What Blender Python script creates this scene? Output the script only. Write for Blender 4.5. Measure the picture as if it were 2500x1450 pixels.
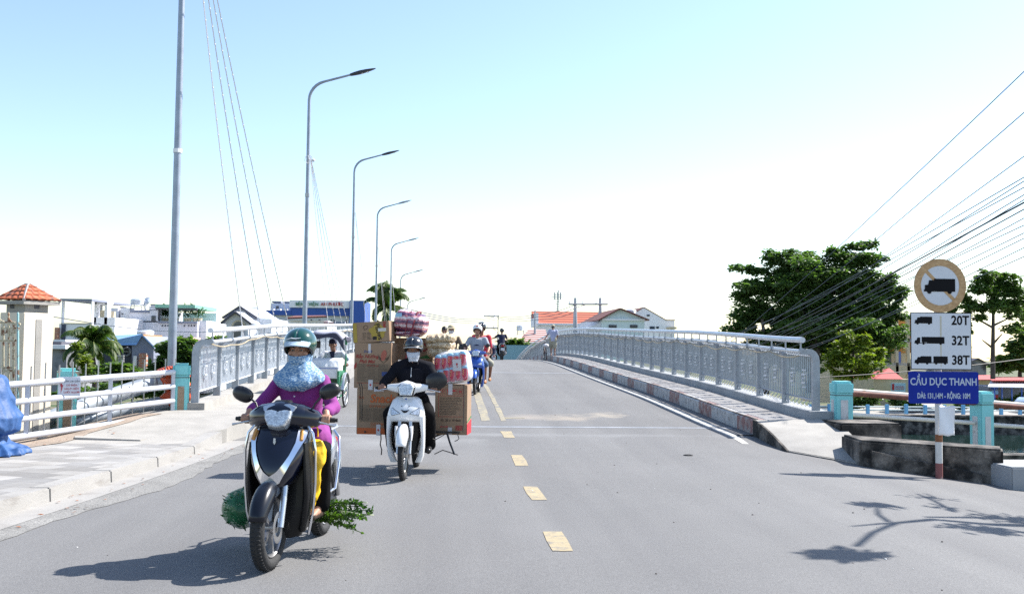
import bpy, math, random
import numpy as np
from mathutils import Vector, Matrix, Euler, noise
R = math.radians
random.seed(7)
for o in list(bpy.data.objects): bpy.data.objects.remove(o)
S = bpy.context.scene
COL = S.collection
# ------------------------------------------------------------------ camera
FPX = 2430.0
CAM = Vector((0, 0, 1.5))
TH, PS, RO = math.atan(121.6/FPX), math.atan(150/FPX), .0105
fw = Vector((math.sin(PS)*math.cos(TH), math.cos(PS)*math.cos(TH), math.sin(TH)))
r0 = Vector((math.cos(PS), -math.sin(PS), 0)); u0 = r0.cross(fw)
rt = r0*math.cos(RO)+u0*math.sin(RO); up = u0*math.cos(RO)-r0*math.sin(RO)
cd = bpy.data.cameras.new('camera'); cam = bpy.data.objects.new('camera', cd); COL.objects.link(cam)
cam.matrix_world = Matrix(((rt.x, up.x, -fw.x, CAM.x), (rt.y, up.y, -fw.y, CAM.y), (rt.z, up.z, -fw.z, CAM.z), (0, 0, 0, 1)))
cd.sensor_width = 36; cd.lens = FPX/2500*36; cd.clip_start = .05; cd.clip_end = 4000
S.camera = cam
# ------------------------------------------------------------------ light
SUNV = Vector((.87, .38, 1.0)).normalized()
ELEV = math.asin(SUNV.z); AZ = math.atan2(SUNV.x, SUNV.y)
W = bpy.data.worlds.new('World'); S.world = W; W.use_nodes = True
nt = W.node_tree; nt.nodes.clear()
sky = nt.nodes.new('ShaderNodeTexSky'); sky.sky_type = 'NISHITA'; sky.sun_disc = False
sky.sun_elevation = ELEV; sky.sun_rotation = AZ; sky.air_density = 1.0; sky.dust_density = .6; sky.ozone_density = 1.0
bg = nt.nodes.new('ShaderNodeBackground'); bg.inputs['Strength'].default_value = .125
wo = nt.nodes.new('ShaderNodeOutputWorld')
nt.links.new(sky.outputs[0], bg.inputs[0]); nt.links.new(bg.outputs[0], wo.inputs[0])
sl = bpy.data.lights.new('sun', 'SUN'); sl.energy = 5; sl.angle = R(.5); sl.color = (1, .96, .9)
so = bpy.data.objects.new('sun', sl); COL.objects.link(so); so.location = (0, 0, 30)
so.rotation_euler = (-SUNV).to_track_quat('-Z', 'Y').to_euler()
S.view_settings.view_transform = 'Standard'; S.view_settings.look = 'None'
S.view_settings.exposure = 1.05; S.view_settings.gamma = 1.0
S.cycles.max_bounces = 6; S.cycles.transparent_max_bounces = 12; S.cycles.use_denoising = False
S.cycles.sample_clamp_indirect = 6
# ------------------------------------------------------------------ geometry of view
def at(px, py, Y):
    d = fw*FPX+rt*(px-1250)-up*(py-725)
    return CAM+d*(Y/d.y)
def XZ(px, py, Y): p = at(px, py, Y); return p.x, p.z
PY = [-20, 12, 14, 17.6, 20.5, 23.6, 26, 31, 35, 44, 50, 56, 62, 77, 92, 107, 125, 150, 300]
PZ = [0, 0, .02, .09, .19, .29, .345, .45, .54, .74, .80, .78, .62, -.1, -1.4, -3.2, -4.6, -5.0, -5.0]
_m = [0]*len(PY)
for i in range(1, len(PY)-1):
    a = (PZ[i]-PZ[i-1])/(PY[i]-PY[i-1]); b = (PZ[i+1]-PZ[i])/(PY[i+1]-PY[i])
    _m[i] = 0 if a*b <= 0 and abs(a)+abs(b) > .2 else (a+b)/2
_m[10] = 0.002
def Zr(y):
    y = min(max(y, PY[0]), PY[-1])
    for i in range(len(PY)-1):
        if y <= PY[i+1]: break
    h = PY[i+1]-PY[i]; t = (y-PY[i])/h
    return (2*t**3-3*t*t+1)*PZ[i]+(t**3-2*t*t+t)*h*_m[i]+(-2*t**3+3*t*t)*PZ[i+1]+(t**3-t*t)*h*_m[i+1]
def sm(a, b, x): t = min(1, max(0, (x-a)/(b-a))); return t*t*(3-2*t)
def G(x, y):
    z = Zr(y)
    q = x-3.6
    if q > 0: z -= .1*(q*q/(q+1.2))*(1-sm(15.2, 16.6, y)*(1-sm(5.1, 5.6, x)))
    return z
def gp(px, py, f=G):
    d = fw*FPX+rt*(px-1250)-up*(py-725); d.normalize(); lo, hi = 2.0, 160.0
    t = lo
    while t < hi:
        p = CAM+d*t
        if p.z < f(p.x, p.y): break
        t += .05
    return p
# ------------------------------------------------------------------ mesh builder
class MB:
    def __init__(s): s.v = []; s.f = []; s.m = []; s.cm = 0
    def add(s, vs, fs):
        n = len(s.v); s.v += [tuple(v) for v in vs]; s.f += [tuple(i+n for i in f) for f in fs]; s.m += [s.cm]*len(fs); return s
    def box(s, c, d, rz=0, M=None):
        vs = [Vector((sx*d[0]/2, sy*d[1]/2, sz*d[2]/2)) for sx in (-1, 1) for sy in (-1, 1) for sz in (-1, 1)]
        if M is None: M = Matrix.Rotation(rz, 3, 'Z')
        vs = [M@v+Vector(c) for v in vs]
        return s.add(vs, [(0, 1, 3, 2), (4, 6, 7, 5), (0, 4, 5, 1), (2, 3, 7, 6), (0, 2, 6, 4), (1, 5, 7, 3)])
    def hexa(s, p):  # p: 4 bottom + 4 top points, same order
        return s.add(p, [(3, 2, 1, 0), (4, 5, 6, 7), (0, 1, 5, 4), (1, 2, 6, 5), (2, 3, 7, 6), (3, 0, 4, 7)])
    def span(s, x0, x1, y0, y1, z0, z1): return s.box(((x0+x1)/2, (y0+y1)/2, (z0+z1)/2), (abs(x1-x0), abs(y1-y0), abs(z1-z0)))
    def tube(s, pts, r, n=8, caps=True, flat=None):
        pts = [Vector(p) for p in pts]; N = len(pts)
        rs = r if isinstance(r, (list, tuple)) else [r]*N
        ref = None; rings = []
        for i, p in enumerate(pts):
            t = (pts[min(i+1, N-1)]-pts[max(i-1, 0)])
            t = t.normalized() if t.length > 1e-9 else Vector((0, 0, 1))
            if ref is None:
                ref = Vector((0, 0, 1)) if abs(t.z) < .9 else Vector((1, 0, 0))
            a = ref-t*ref.dot(t); a.normalize(); b = t.cross(a); ref = a
            rings.append([p+(a*math.cos(2*math.pi*k/n)*(flat or 1)+b*math.sin(2*math.pi*k/n))*rs[i] for k in range(n)])
        return s.rings(rings, caps)
    def rings(s, rings, caps=True, closed=False):
        n = len(rings[0]); vs = [v for r_ in rings for v in r_]; fs = []
        L = len(rings)
        for i in range(L if closed else L-1):
            j = (i+1) % L
            for k in range(n):
                fs.append((i*n+k, i*n+(k+1) % n, j*n+(k+1) % n, j*n+k))
        if caps and not closed:
            fs.append(tuple(range(n))[::-1]); fs.append(tuple((L-1)*n+k for k in range(n)))
        return s.add(vs, fs)
    def loft(s, secs, n=20, e=1.0, caps=True):
        """secs: (center, half vector a, half vector b[, e])"""
        rings = []
        for sc in secs:
            c, a, b = Vector(sc[0]), Vector(sc[1]), Vector(sc[2]); ee = sc[3] if len(sc) > 3 else e
            ring = []
            for k in range(n):
                t = 2*math.pi*k/n; cx, sx = math.cos(t), math.sin(t)
                ring.append(c+a*math.copysign(abs(cx)**ee, cx)+b*math.copysign(abs(sx)**ee, sx))
            rings.append(ring)
        return s.rings(rings, caps)
    def ball(s, c, r, nu=12, nv=8, M=None):
        r = (r, r, r) if isinstance(r, (int, float)) else r
        secs = []; c = Vector(c); M = M or Matrix.Identity(3)
        rings = []
        for j in range(nv+1):
            ph = math.pi*(j/nv)-math.pi/2; ph = max(min(ph, math.pi/2-.02), -math.pi/2+.02)
            rings.append([c+M@Vector((r[0]*math.cos(ph)*math.cos(2*math.pi*k/nu), r[1]*math.cos(ph)*math.sin(2*math.pi*k/nu), r[2]*math.sin(ph))) for k in range(nu)])
        return s.rings(rings, True)
    def prism(s, pts, d):
        """planar polygon pts extruded by vector d"""
        n = len(pts); d = Vector(d); a = [Vector(p) for p in pts]; b = [p+d for p in a]
        return s.add(a+b, [tuple(range(n))[::-1], tuple(range(n, 2*n))]+[(i, (i+1) % n, n+(i+1) % n, n+i) for i in range(n)])
    def grid(s, fn, nu, nv):
        vs = [fn(i/nu, j/nv) for i in range(nu+1) for j in range(nv+1)]
        return s.add(vs, [(i*(nv+1)+j, (i+1)*(nv+1)+j, (i+1)*(nv+1)+j+1, i*(nv+1)+j+1) for i in range(nu) for j in range(nv)])
    def ring(s, c, R_, r, ax='X', n=32, m=8, flat=1.0):
        rings = []; c = Vector(c)
        for i in range(n):
            t = 2*math.pi*i/n; rr = []
            for k in range(m):
                u = 2*math.pi*k/m; q = R_+r*math.cos(u); w = r*flat*math.sin(u)
                p = (w, q*math.cos(t), q*math.sin(t)) if ax == 'X' else ((q*math.cos(t), w, q*math.sin(t)) if ax == 'Y' else (q*math.cos(t), q*math.sin(t), w))
                rr.append(c+Vector(p))
            rings.append(rr)
        return s.rings(rings, False, True)
    def build(s, name, mats, parent=None, smooth=None, bevel=0, mod=None):
        me = bpy.data.meshes.new(name); me.from_pydata(s.v, [], s.f)
        for m in (mats if isinstance(mats, (list, tuple)) else [mats]): me.materials.append(m)
        if any(s.m): me.polygons.foreach_set('material_index', s.m)
        import bmesh
        bm = bmesh.new(); bm.from_mesh(me); bmesh.ops.recalc_face_normals(bm, faces=bm.faces)
        if bevel: bmesh.ops.bevel(bm, geom=[e for e in bm.edges if len(e.link_faces) == 2 and e.calc_face_angle(0) > .6], offset=bevel, segments=2, affect='EDGES', clamp_overlap=True)
        bm.to_mesh(me); bm.free()
        if smooth is not None:
            me.polygons.foreach_set('use_smooth', [True]*len(me.polygons))
            me.set_sharp_from_angle(angle=R(smooth))
        o = bpy.data.objects.new(name, me); COL.objects.link(o)
        if parent: o.parent = parent
        return o
def tag(o, label=None, cat=None, group=None, kind=None):
    if label: o['label'] = label
    if cat: o['category'] = cat
    if group: o['group'] = group
    if kind: o['kind'] = kind
    return o
def thing(name, label, cat, loc=(0, 0, 0), rz=0, group=None, rot=None):
    o = bpy.data.objects.new(name, None); COL.objects.link(o); o.location = loc
    o.rotation_euler = rot if rot else (0, 0, rz); o.empty_display_size = .2
    return tag(o, label, cat, group)
def struct(name, mb, mat, **k): return tag(mb.build(name, mat, **k), kind='structure')
def copy_tree(o, parent=None):
    c = o.copy(); COL.objects.link(c)
    if parent: c.parent = parent
    for ch in list(o.children): copy_tree(ch, c)
    return c
# ------------------------------------------------------------------ materials
def mat(name, col, rough=.5, metal=0, var=.0, vs=5., bump=0, bs=60., spec=.5, col2=None, c2s=2., c2t=(.5, .6), stretch=None, alpha=None, coat=0, trans=0, emit=None, grain=0, gs=300.):
    m = bpy.data.materials.new(name); m.use_nodes = True; t = m.node_tree; n = t.nodes; L = t.links
    b = n['Principled BSDF']; b.inputs['Roughness'].default_value = rough; b.inputs['Metallic'].default_value = metal
    b.inputs['Specular IOR Level'].default_value = spec; b.inputs['Coat Weight'].default_value = coat
    if trans: b.inputs['Transmission Weight'].default_value = trans
    if alpha is not None: b.inputs['Alpha'].default_value = alpha
    if emit: b.inputs['Emission Color'].default_value = (*col, 1); b.inputs['Emission Strength'].default_value = emit
    c4 = (*col, 1); b.inputs['Base Color'].default_value = c4
    if var or bump or col2 or grain:
        tc = n.new('ShaderNodeTexCoord'); src = tc.outputs['Object']
        if stretch:
            mp = n.new('ShaderNodeMapping'); mp.inputs['Scale'].default_value = stretch; L.new(src, mp.inputs[0]); src = mp.outputs[0]
    cur = None
    def mixc(fac, A, B, mode='MIX'):
        x = n.new('ShaderNodeMix'); x.data_type = 'RGBA'; x.blend_type = mode
        if hasattr(fac, 'name') and not isinstance(fac, float): L.new(fac, x.inputs[0])
        else: x.inputs[0].default_value = fac
        for v, i in ((A, 6), (B, 7)):
            if isinstance(v, tuple): x.inputs[i].default_value = v
            else: L.new(v, x.inputs[i])
        return x.outputs[2]
    def nz(scale, det=4, rg=.55):
        q = n.new('ShaderNodeTexNoise'); q.inputs['Scale'].default_value = scale; q.inputs['Detail'].default_value = det; q.inputs['Roughness'].default_value = rg
        L.new(src, q.inputs['Vector']); return q.outputs[0]
    def ramp(fac, a, b_, ca, cb):
        q = n.new('ShaderNodeValToRGB'); q.color_ramp.elements[0].position = a; q.color_ramp.elements[1].position = b_
        q.color_ramp.elements[0].color = ca; q.color_ramp.elements[1].color = cb; L.new(fac, q.inputs[0]); return q.outputs[0]
    if var:
        cur = ramp(nz(vs), .3, .7, tuple(c*(1-var) for c in col)+(1,), tuple(min(1, c*(1+var)) for c in col)+(1,))
    if col2:
        f = ramp(nz(c2s, 6, .6), c2t[0], c2t[1], (0, 0, 0, 1), (1, 1, 1, 1))
        cur = mixc(f, cur if cur else c4, (*col2, 1))
    if grain:
        g = ramp(nz(gs, 2, .8), .3, .7, (1-grain,)*3+(1,), (1+grain,)*3+(1,))
        cur = mixc(1.0, cur if cur else c4, g, 'MULTIPLY')
    if cur: L.new(cur, b.inputs['Base Color'])
    if bump:
        bp = n.new('ShaderNodeBump'); bp.inputs['Strength'].default_value = bump; bp.inputs['Distance'].default_value = .01
        L.new(nz(bs, 3), bp.inputs['Height']); L.new(bp.outputs[0], b.inputs['Normal'])
    return m
M = {}
M['galv'] = mat('galvanised steel', (.31, .34, .38), .42, .55, var=.12, vs=9, grain=.08, gs=60)
M['galv_lamp'] = mat('galvanised lamp steel', (.30, .34, .40), .45, .5, var=.12, vs=6)
M['galv_light'] = mat('pale galvanised pipe', (.58, .61, .66), .4, .4, var=.08, vs=3)
M['gray_paint'] = mat('grey painted rail', (.50, .52, .57), .38, .1, var=.05, vs=8)
M['white'] = mat('white plaster', (.80, .80, .80), .75, var=.05, vs=.6)
M['white2'] = mat('bluish white wall', (.70, .73, .78), .8, var=.05, vs=.5)
M['black'] = mat('black plastic', (.012, .012, .014), .35, var=.1, vs=30)
M['rubber'] = mat('tyre rubber', (.02, .02, .021), .8, var=.3, vs=40, bump=.3, bs=90)
M['chrome'] = mat('chrome', (.72, .74, .78), .09, 1)
M['steel'] = mat('dull steel', (.35, .35, .36), .4, .9)
M['alu'] = mat('silver paint', (.48, .50, .53), .35, .6, coat=.4)
M['glass'] = mat('dark window glass', (.05, .07, .09), .12)
M['lens'] = mat('headlight lens', (.62, .64, .66), .1, .5, var=.35, vs=45, bump=.6, bs=60)
M['skin'] = mat('skin', (.36, .19, .125), .5, var=.1, vs=30, bump=.05)
M['skin_dark'] = mat('tanned skin', (.25, .12, .075), .5, var=.1, vs=30)
M['conc'] = mat('pale concrete', (.31, .295, .27), .85, var=.12, vs=3, bump=.3, bs=40, grain=.12, gs=90)
M['conc_grey'] = mat('grey concrete', (.29, .30, .31), .85, var=.12, vs=2, bump=.3, bs=40)
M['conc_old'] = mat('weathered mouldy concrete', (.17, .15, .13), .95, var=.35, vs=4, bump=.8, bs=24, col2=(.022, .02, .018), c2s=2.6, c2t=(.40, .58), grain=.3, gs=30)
M['glass_eye'] = mat('eye', (.02, .012, .01), .15)
M['lip'] = mat('lips', (.32, .12, .10), .5)
M['hair'] = mat('black hair', (.012, .010, .010), .5)
# ================================================================== SETTING
def asphalt():
    m = mat('asphalt', (.142, .140, .140), .88, var=.08, vs=.35, bump=.5, bs=120, grain=.22, gs=75)
    t = m.node_tree; n = t.nodes; L = t.links; b = n['Principled BSDF']
    src = b.inputs['Base Color'].links[0].from_socket
    tc = n.new('ShaderNodeTexCoord')
    # long faint wheel tracks and seams
    mp = n.new('ShaderNodeMapping'); mp.inputs['Scale'].default_value = (1.1, .06, 1); L.new(tc.outputs['Object'], mp.inputs[0])
    q = n.new('ShaderNodeTexNoise'); q.inputs['Scale'].default_value = 1.3; q.inputs['Detail'].default_value = 5; L.new(mp.outputs[0], q.inputs[0])
    r = n.new('ShaderNodeValToRGB'); r.color_ramp.elements[0].position = .3; r.color_ramp.elements[1].position = .72
    r.color_ramp.elements[0].color = (.86, .86, .87, 1); r.color_ramp.elements[1].color = (1.12, 1.12, 1.11, 1); L.new(q.outputs[0], r.inputs[0])
    x = n.new('ShaderNodeMix'); x.data_type = 'RGBA'; x.blend_type = 'MULTIPLY'; x.inputs[0].default_value = 1; L.new(src, x.inputs[6]); L.new(r.outputs[0], x.inputs[7])
    cur = x.outputs[2]
    def blotch(c, sx, sy, col, sc, lo, hi, cur):
        mp = n.new('ShaderNodeMapping'); mp.vector_type = 'POINT'
        mp.inputs['Location'].default_value = (-c[0]/sx, -c[1]/sy, 0); mp.inputs['Scale'].default_value = (1/sx, 1/sy, 0); L.new(tc.outputs['Object'], mp.inputs[0])
        ln = n.new('ShaderNodeVectorMath'); ln.operation = 'LENGTH'; L.new(mp.outputs[0], ln.inputs[0])
        nz = n.new('ShaderNodeTexNoise'); nz.inputs['Scale'].default_value = sc; nz.inputs['Detail'].default_value = 5; L.new(tc.outputs['Object'], nz.inputs[0])
        a = n.new('ShaderNodeMath'); a.operation = 'SUBTRACT'; L.new(nz.outputs[0], a.inputs[0])
        h = n.new('ShaderNodeMath'); h.operation = 'MULTIPLY'; h.inputs[1].default_value = .5; L.new(ln.outputs['Value'], h.inputs[0]); L.new(h.outputs[0], a.inputs[1])
        rr = n.new('ShaderNodeValToRGB'); rr.color_ramp.elements[0].position = lo; rr.color_ramp.elements[1].position = hi; L.new(a.outputs[0], rr.inputs[0])
        x = n.new('ShaderNodeMix'); x.data_type = 'RGBA'; L.new(rr.outputs[0], x.inputs[0]); L.new(cur, x.inputs[6]); x.inputs[7].default_value = (*col, 1); return x.outputs[2]
    p = gp(1385, 1020); cur = blotch(p, .8, .9, (.25, .22, .185), 2.2, .10, .5, cur)
    p = gp(1475, 1014); cur = blotch(p, .75, .75, (.27, .24, .20), 3.1, .12, .5, cur)
    p = gp(1290, 1018); cur = blotch(p, .8, .7, (.24, .215, .19), 2.0, .12, .5, cur)
    p = gp(1300, 1062); cur = blotch(p, 5.5, .35, (.18, .18, .182), 1.3, .05, .5, cur)
    p = gp(950, 1080); cur = blotch(p, 1.6, 1.4, (.20, .20, .20), 1.0, .05, .5, cur)
    L.new(cur, b.inputs['Base Color']); return m
M['asphalt'] = asphalt()
M['asphalt_old'] = mat('rough old asphalt', (.20, .195, .185), .95, var=.2, vs=2, bump=.8, bs=70, grain=.45, gs=55)
def brickmat(name, c1, c2, cm, w, h, mort, rot=0, off=.5, scale=1, var=None, bump=.2, sq=1.0):
    m = mat(name, c1, .85, bump=bump, bs=30); t = m.node_tree; n = t.nodes; L = t.links; b = n['Principled BSDF']
    tc = n.new('ShaderNodeTexCoord'); mp = n.new('ShaderNodeMapping'); L.new(tc.outputs['Object'], mp.inputs[0])
    mp.inputs['Rotation'].default_value = rot if isinstance(rot, tuple) else (0, 0, rot)
    br = n.new('ShaderNodeTexBrick'); L.new(mp.outputs[0], br.inputs['Vector'])
    br.inputs['Scale'].default_value = scale; br.inputs['Brick Width'].default_value = w; br.inputs['Row Height'].default_value = h
    br.inputs['Mortar Size'].default_value = mort; br.inputs['Color1'].default_value = (*c1, 1); br.inputs['Color2'].default_value = (*c2, 1); br.inputs['Mortar'].default_value = (*cm, 1)
    br.offset = off; br.squash = sq; br.inputs['Mortar Smooth'].default_value = .2
    nz = n.new('ShaderNodeTexNoise'); nz.inputs['Scale'].default_value = 2.5; nz.inputs['Detail'].default_value = 6; L.new(tc.outputs['Object'], nz.inputs[0])
    r = n.new('ShaderNodeValToRGB'); r.color_ramp.elements[0].position = .35; r.color_ramp.elements[1].position = .7; r.color_ramp.elements[0].color = (.82, .80, .77, 1); r.color_ramp.elements[1].color = (1.06, 1.06, 1.06, 1); L.new(nz.outputs[0], r.inputs[0])
    x = n.new('ShaderNodeMix'); x.data_type = 'RGBA'; x.blend_type = 'MULTIPLY'; x.inputs[0].default_value = 1
    L.new(br.outputs[0], x.inputs[6]); L.new(r.outputs[0], x.inputs[7]); L.new(x.outputs[2], b.inputs['Base Color']); return m
M['pavers'] = brickmat('two tone pavers', (.36, .35, .335), (.21, .205, .20), (.15, .14, .135), .44, .29, .006, R(22), .5)
M['walk'] = brickmat('walkway slabs', (.34, .33, .325), (.31, .30, .295), (.09, .09, .09), 1.2, .9, .012, 0, 0)
M['yellow'] = mat('worn yellow road paint', (.33, .27, .165), .8, var=.1, vs=6, col2=(.2, .18, .15), c2s=11, c2t=(.50, .66), grain=.15, gs=80)
M['yellow_faint'] = mat('faded yellow road paint', (.30, .26, .17), .85, var=.1, vs=6, col2=(.17, .165, .155), c2s=7, c2t=(.42, .62), grain=.2, gs=60)
M['edge_paint'] = mat('worn white edge paint', (.42, .41, .38), .85, var=.1, vs=3, col2=(.26, .26, .26), c2s=7, c2t=(.55, .75), grain=.15, gs=60)
M['dirt'] = mat('sandy dirt', (.27, .215, .17), .95, var=.2, vs=3, bump=.8, bs=30, grain=.2, gs=60)
M['kerb_white'] = mat('kerb worn white paint', (.42, .41, .40), .9, var=.12, vs=5, col2=(.22, .20, .185), c2s=7, c2t=(.52, .66), bump=.4, bs=40)
M['kerb_red'] = mat('kerb faded red paint', (.26, .135, .12), .9, var=.15, vs=5, col2=(.33, .30, .28), c2s=6, c2t=(.42, .62), bump=.4, bs=40)
M['stain_white'] = mat('stained white kerb', (.29, .28, .265), .9, var=.08, vs=2, col2=(.19, .175, .16), c2s=3, c2t=(.55, .8), bump=.4, bs=40, stretch=(1, 1, 3))
M['water'] = mat('river water', (.012, .03, .025), .06, bump=1.2, bs=2.2, spec=.6)
def frange(a, b, s):
    r = [a]
    while r[-1] < b-1e-6: r.append(min(b, r[-1]+s))
    return r
YS = frange(-6, 17.6, 1.18)+frange(17.6, 62, 1.5)[1:]+frange(62, 150, 3)[1:]
# ---- natural ground
def land(x, y):
    if y > 52: base = -2.05-3.4*sm(60, 125, y)
    else: base = None
    if x < -4.3:
        far = -1.7 if y < 60 else -1.7-3.4*sm(60, 125, y)
        lx = -4.3-(16.9-min(y, 16.9))*.4
        near = .02 if y < 15.5 else .02-1.7*sm(15.5, 21, y)
        return near-(1.2*sm(0, 4, lx-x) if y < 30 else 0) if y < 21 else max(far, -6) if y > 60 else far-(0)
    if base is not None: return base
    bank = 17.05+(.25*(x-6.5) if x > 6.5 else 0)
    if y < bank: return G(x, y)-.06-(.28+.06*max(0, x-7))*sm(6.5, 7.1, x)*sm(14.9, 15.9, y+(7-x)*.2)
    return -3.7
xs = [-400, -250, -150, -90, -60, -40, -28, -20, -15, -12, -10, -9, -8, -7.2, -6.6, -6, -5.4, -4.8, -4.35, -4.25, -2, 0, 2, 4, 5, 5.6, 6.2, 6.9, 7.5, 8.2, 9, 10, 11, 12.5, 14, 17, 20, 26, 34, 44, 60, 90, 150, 250, 400]
ys = [-25, -10, -3, 0, 2, 4, 6, 8, 10, 11, 12, 13, 14, 15, 16, 16.5, 17, 17.3, 17.6, 18, 18.4, 19, 19.6, 20.3, 21, 23, 26, 32, 40, 48, 51.9, 52.1, 56, 62, 70, 80, 90, 100, 112, 125, 150, 220, 400, 700, 1200]
b = MB(); nx, ny = len(xs), len(ys)
b.add([(x, y, land(x, y)) for x in xs for y in ys], [(i*ny+j, (i+1)*ny+j, (i+1)*ny+j+1, i*ny+j+1) for i in range(nx-1) for j in range(ny-1)])
M['earth'] = mat('earth and weeds', (.16, .14, .09), .95, var=.3, vs=.4, col2=(.05, .08, .025), c2s=.5, c2t=(.42, .55), bump=.6, bs=8)
struct('ground', b, M['earth'])
b = MB(); b.add([(-4.2, 17, -2.9), (90, 17, -2.9), (90, 53, -2.9), (-4.2, 53, -2.9)], [(0, 1, 2, 3)]); struct('river_water', b, M['water'])
# ---- road
def rail_prof(prof, y0, y1, step=1.5, name='', m=None, zf=None, kind=True, mats=None, matf=None):
    b = MB(); yy = frange(y0, y1, step); zf = zf or Zr
    rings = [[(x, y, zf(y)+dz) for x, dz in prof] for y in yy]
    b.rings(rings, True)
    return b
b = MB(); cols = [-3.2, -2, -1, 0, 1, 2, 3, 4, 5.16]
def kx(y):  # line of the approach kerb
    y = min(y, 15.2)
    return -3.28+(y-15.2)*.0622+(-.0038*(15.2-y)**2 if y < 15.2 else 0)
CUT = 16.55
yn = frange(-6, CUT, .7)
colsn = [0, .04, .1, .2, .35, .5, .62, .7, .76, .82, .88, .94, 1]
for Y0, Y1 in ((None, None),):
    vs = []; fs = []
    cx = lambda y, u: (kx(y)-.15)+(14-(kx(y)-.15))*u
    K = 30
    for y in yn:
        for k in range(K+1): x = cx(y, k/K); vs.append((x, y, G(x, y)))
    for i in range(len(yn)-1):
        for k in range(K): fs.append((i*(K+1)+k, i*(K+1)+k+1, (i+1)*(K+1)+k+1, (i+1)*(K+1)+k))
    b.add(vs, fs)
struct('road', b, M['asphalt'], smooth=40)
b = MB(); yy = frange(CUT, 62, 1.2)+frange(62, 150, 2.5)[1:]
b.add([(x, y, Zr(y)) for y in yy for x in cols], [(i*9+k, i*9+k+1, (i+1)*9+k+1, (i+1)*9+k) for i in range(len(yy)-1) for k in range(8)])
struct('bridge_road', b, M['asphalt'], smooth=40)
def decal(name, quads, m, dz=.004, zf=None, sub=1):
    b = MB()
    for q in quads: b.add([(p[0], p[1], (zf or G)(p[0], p[1])+dz) for p in q], [tuple(range(len(q)))])
    return struct(name, b, m)
def ribbon(name, pl, pr, m, dz=.004, zf=None):
    b = MB(); n = len(pl)
    b.add([(p[0], p[1], (zf or G)(p[0], p[1])+dz) for p in pl]+[(p[0], p[1], (zf or G)(p[0], p[1])+dz) for p in pr], [(i, i+1, n+i+1, n+i) for i in range(n-1)])
    return struct(name, b, m)
# yellow dashes of the approach (positions measured on the road)
for q in ([(1328, 1300), (1375, 1298), (1400, 1346), (1349, 1347)], [(1281, 1188), (1316, 1188), (1330, 1221), (1294, 1221)], [(1248, 1111), (1278, 1111), (1288, 1137), (1257, 1138)], [(1222, 1053), (1249, 1053), (1256, 1069), (1230, 1069)]):
    P = [gp(*p) for p in q]
    xa = sum(p.x for p in (P[0], P[3]))/2; xb = sum(p.x for p in (P[1], P[2]))/2; ya = (P[0].y+P[1].y)/2; yb = (P[2].y+P[3].y)/2
    jag = lambda: random.uniform(-.012, .012)
    pts = [(xa+jag(), ya+jag()), ((xa+xb)/2, ya+jag()), (xb+jag(), ya+jag()), (xb+jag(), (ya+yb)/2), (xb+jag(), yb+jag()), ((xa+xb)/2, yb+jag()), (xa+jag(), yb), (xa+jag(), (ya+yb)/2)]
    decal('road_marking', [pts], M['yellow'])
# double line on the bridge
ya, yb = gp(1195, 1028).y, 110
for (xl, xr, mm) in ((.60, .77, M['yellow_faint']), (.97, 1.07, M['yellow_faint'])):
    yy = frange(ya, yb, 1.0); ribbon('road_marking', [(xl+.04*math.sin(y*2.7)*.2, y) for y in yy], [(xr+.04*math.sin(y*1.9)*.2, y) for y in yy], mm)
a, c = gp(1240, 1019), gp(1270, 1024); decal('road_marking', [[(1.07, a.y), (1.45, a.y-.03), (1.45, a.y-.16), (1.07, a.y-.2)]], M['yellow_faint'])
# white edge line
yy = frange(17.75, 110, 1.0); ribbon('road_marking', [(4.64, y) for y in yy], [(4.84, y) for y in yy], M['edge_paint'])
yy = frange(15.6, 17.45, .3); ribbon('road_marking', [(4.64, y) for y in yy], [(4.84+.05*(y-17.4), y) for y in yy], M['edge_paint'])
# expansion joints
M['joint'] = mat('pale joint strip', (.25, .26, .28), .7, .1, var=.2, vs=4, grain=.15, gs=50)
jy = 17.6
ribbon('expansion_joint', [(x, jy+.085+.01*math.sin(x*5)) for x in frange(-3.1, 5.04, .5)], [(x, jy-.085) for x in frange(-3.1, 5.04, .5)], M['joint'])
ribbon('expansion_joint', [(x, jy+.12) for x in (-3.1, 5.04)], [(x, jy+.09) for x in (-3.1, 5.04)], M['black'], dz=.003)
for yj in (36.0,): ribbon('expansion_joint', [(x, yj+.16) for x in frange(-3.1, 5.04, .7)], [(x, yj-.14) for x in frange(-3.1, 5.04, .7)], M['joint'])
# ---- left kerb, gutter, pavement
def SW(y): return .13+.27*sm(13.6, 16.9, y)
yl = frange(-6, 16.9, .16)
ribbon('gutter', [(kx(y)-.02, y) for y in yl if y < 15.3], [(kx(y)+.30, y) for y in yl if y < 15.3], M['stain_white'], dz=.006)
ribbon('road_edge_strip', [(kx(y)+.30, y) for y in yl if y < 15.3], [(kx(y)+.62+.09*math.sin(y*1.3)+.04*noise.noise(Vector((y*3,0,0)))+.05*noise.noise(Vector((y*9,4,0))), y) for y in yl if y < 15.3], M['asphalt_old'], dz=.004)
def KB(y): return kx(y) if y < 15.0 else kx(15.0)+(-3.08+3.29)*sm(15, 16.9, y)
b = MB(); kl = frange(-6, 14.9, 1.31)
for i in range(len(kl)-1):
    y0, y1 = kl[i]+.004, kl[i+1]-.004
    b.hexa([(kx(y0)-.22, y0, -.1), (kx(y0), y0, -.1), (kx(y1), y1, -.1), (kx(y1)-.22, y1, -.1), (kx(y0)-.22, y0, SW(y0)), (kx(y0)-.015, y0, SW(y0)), (kx(y1)-.015, y1, SW(y1)), (kx(y1)-.22, y1, SW(y1))])
struct('kerb', b, M['stain_white'], bevel=.012)
def gx(y): return -4.5-(16.9-y)*.4   # foot of the pipe rail
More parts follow.
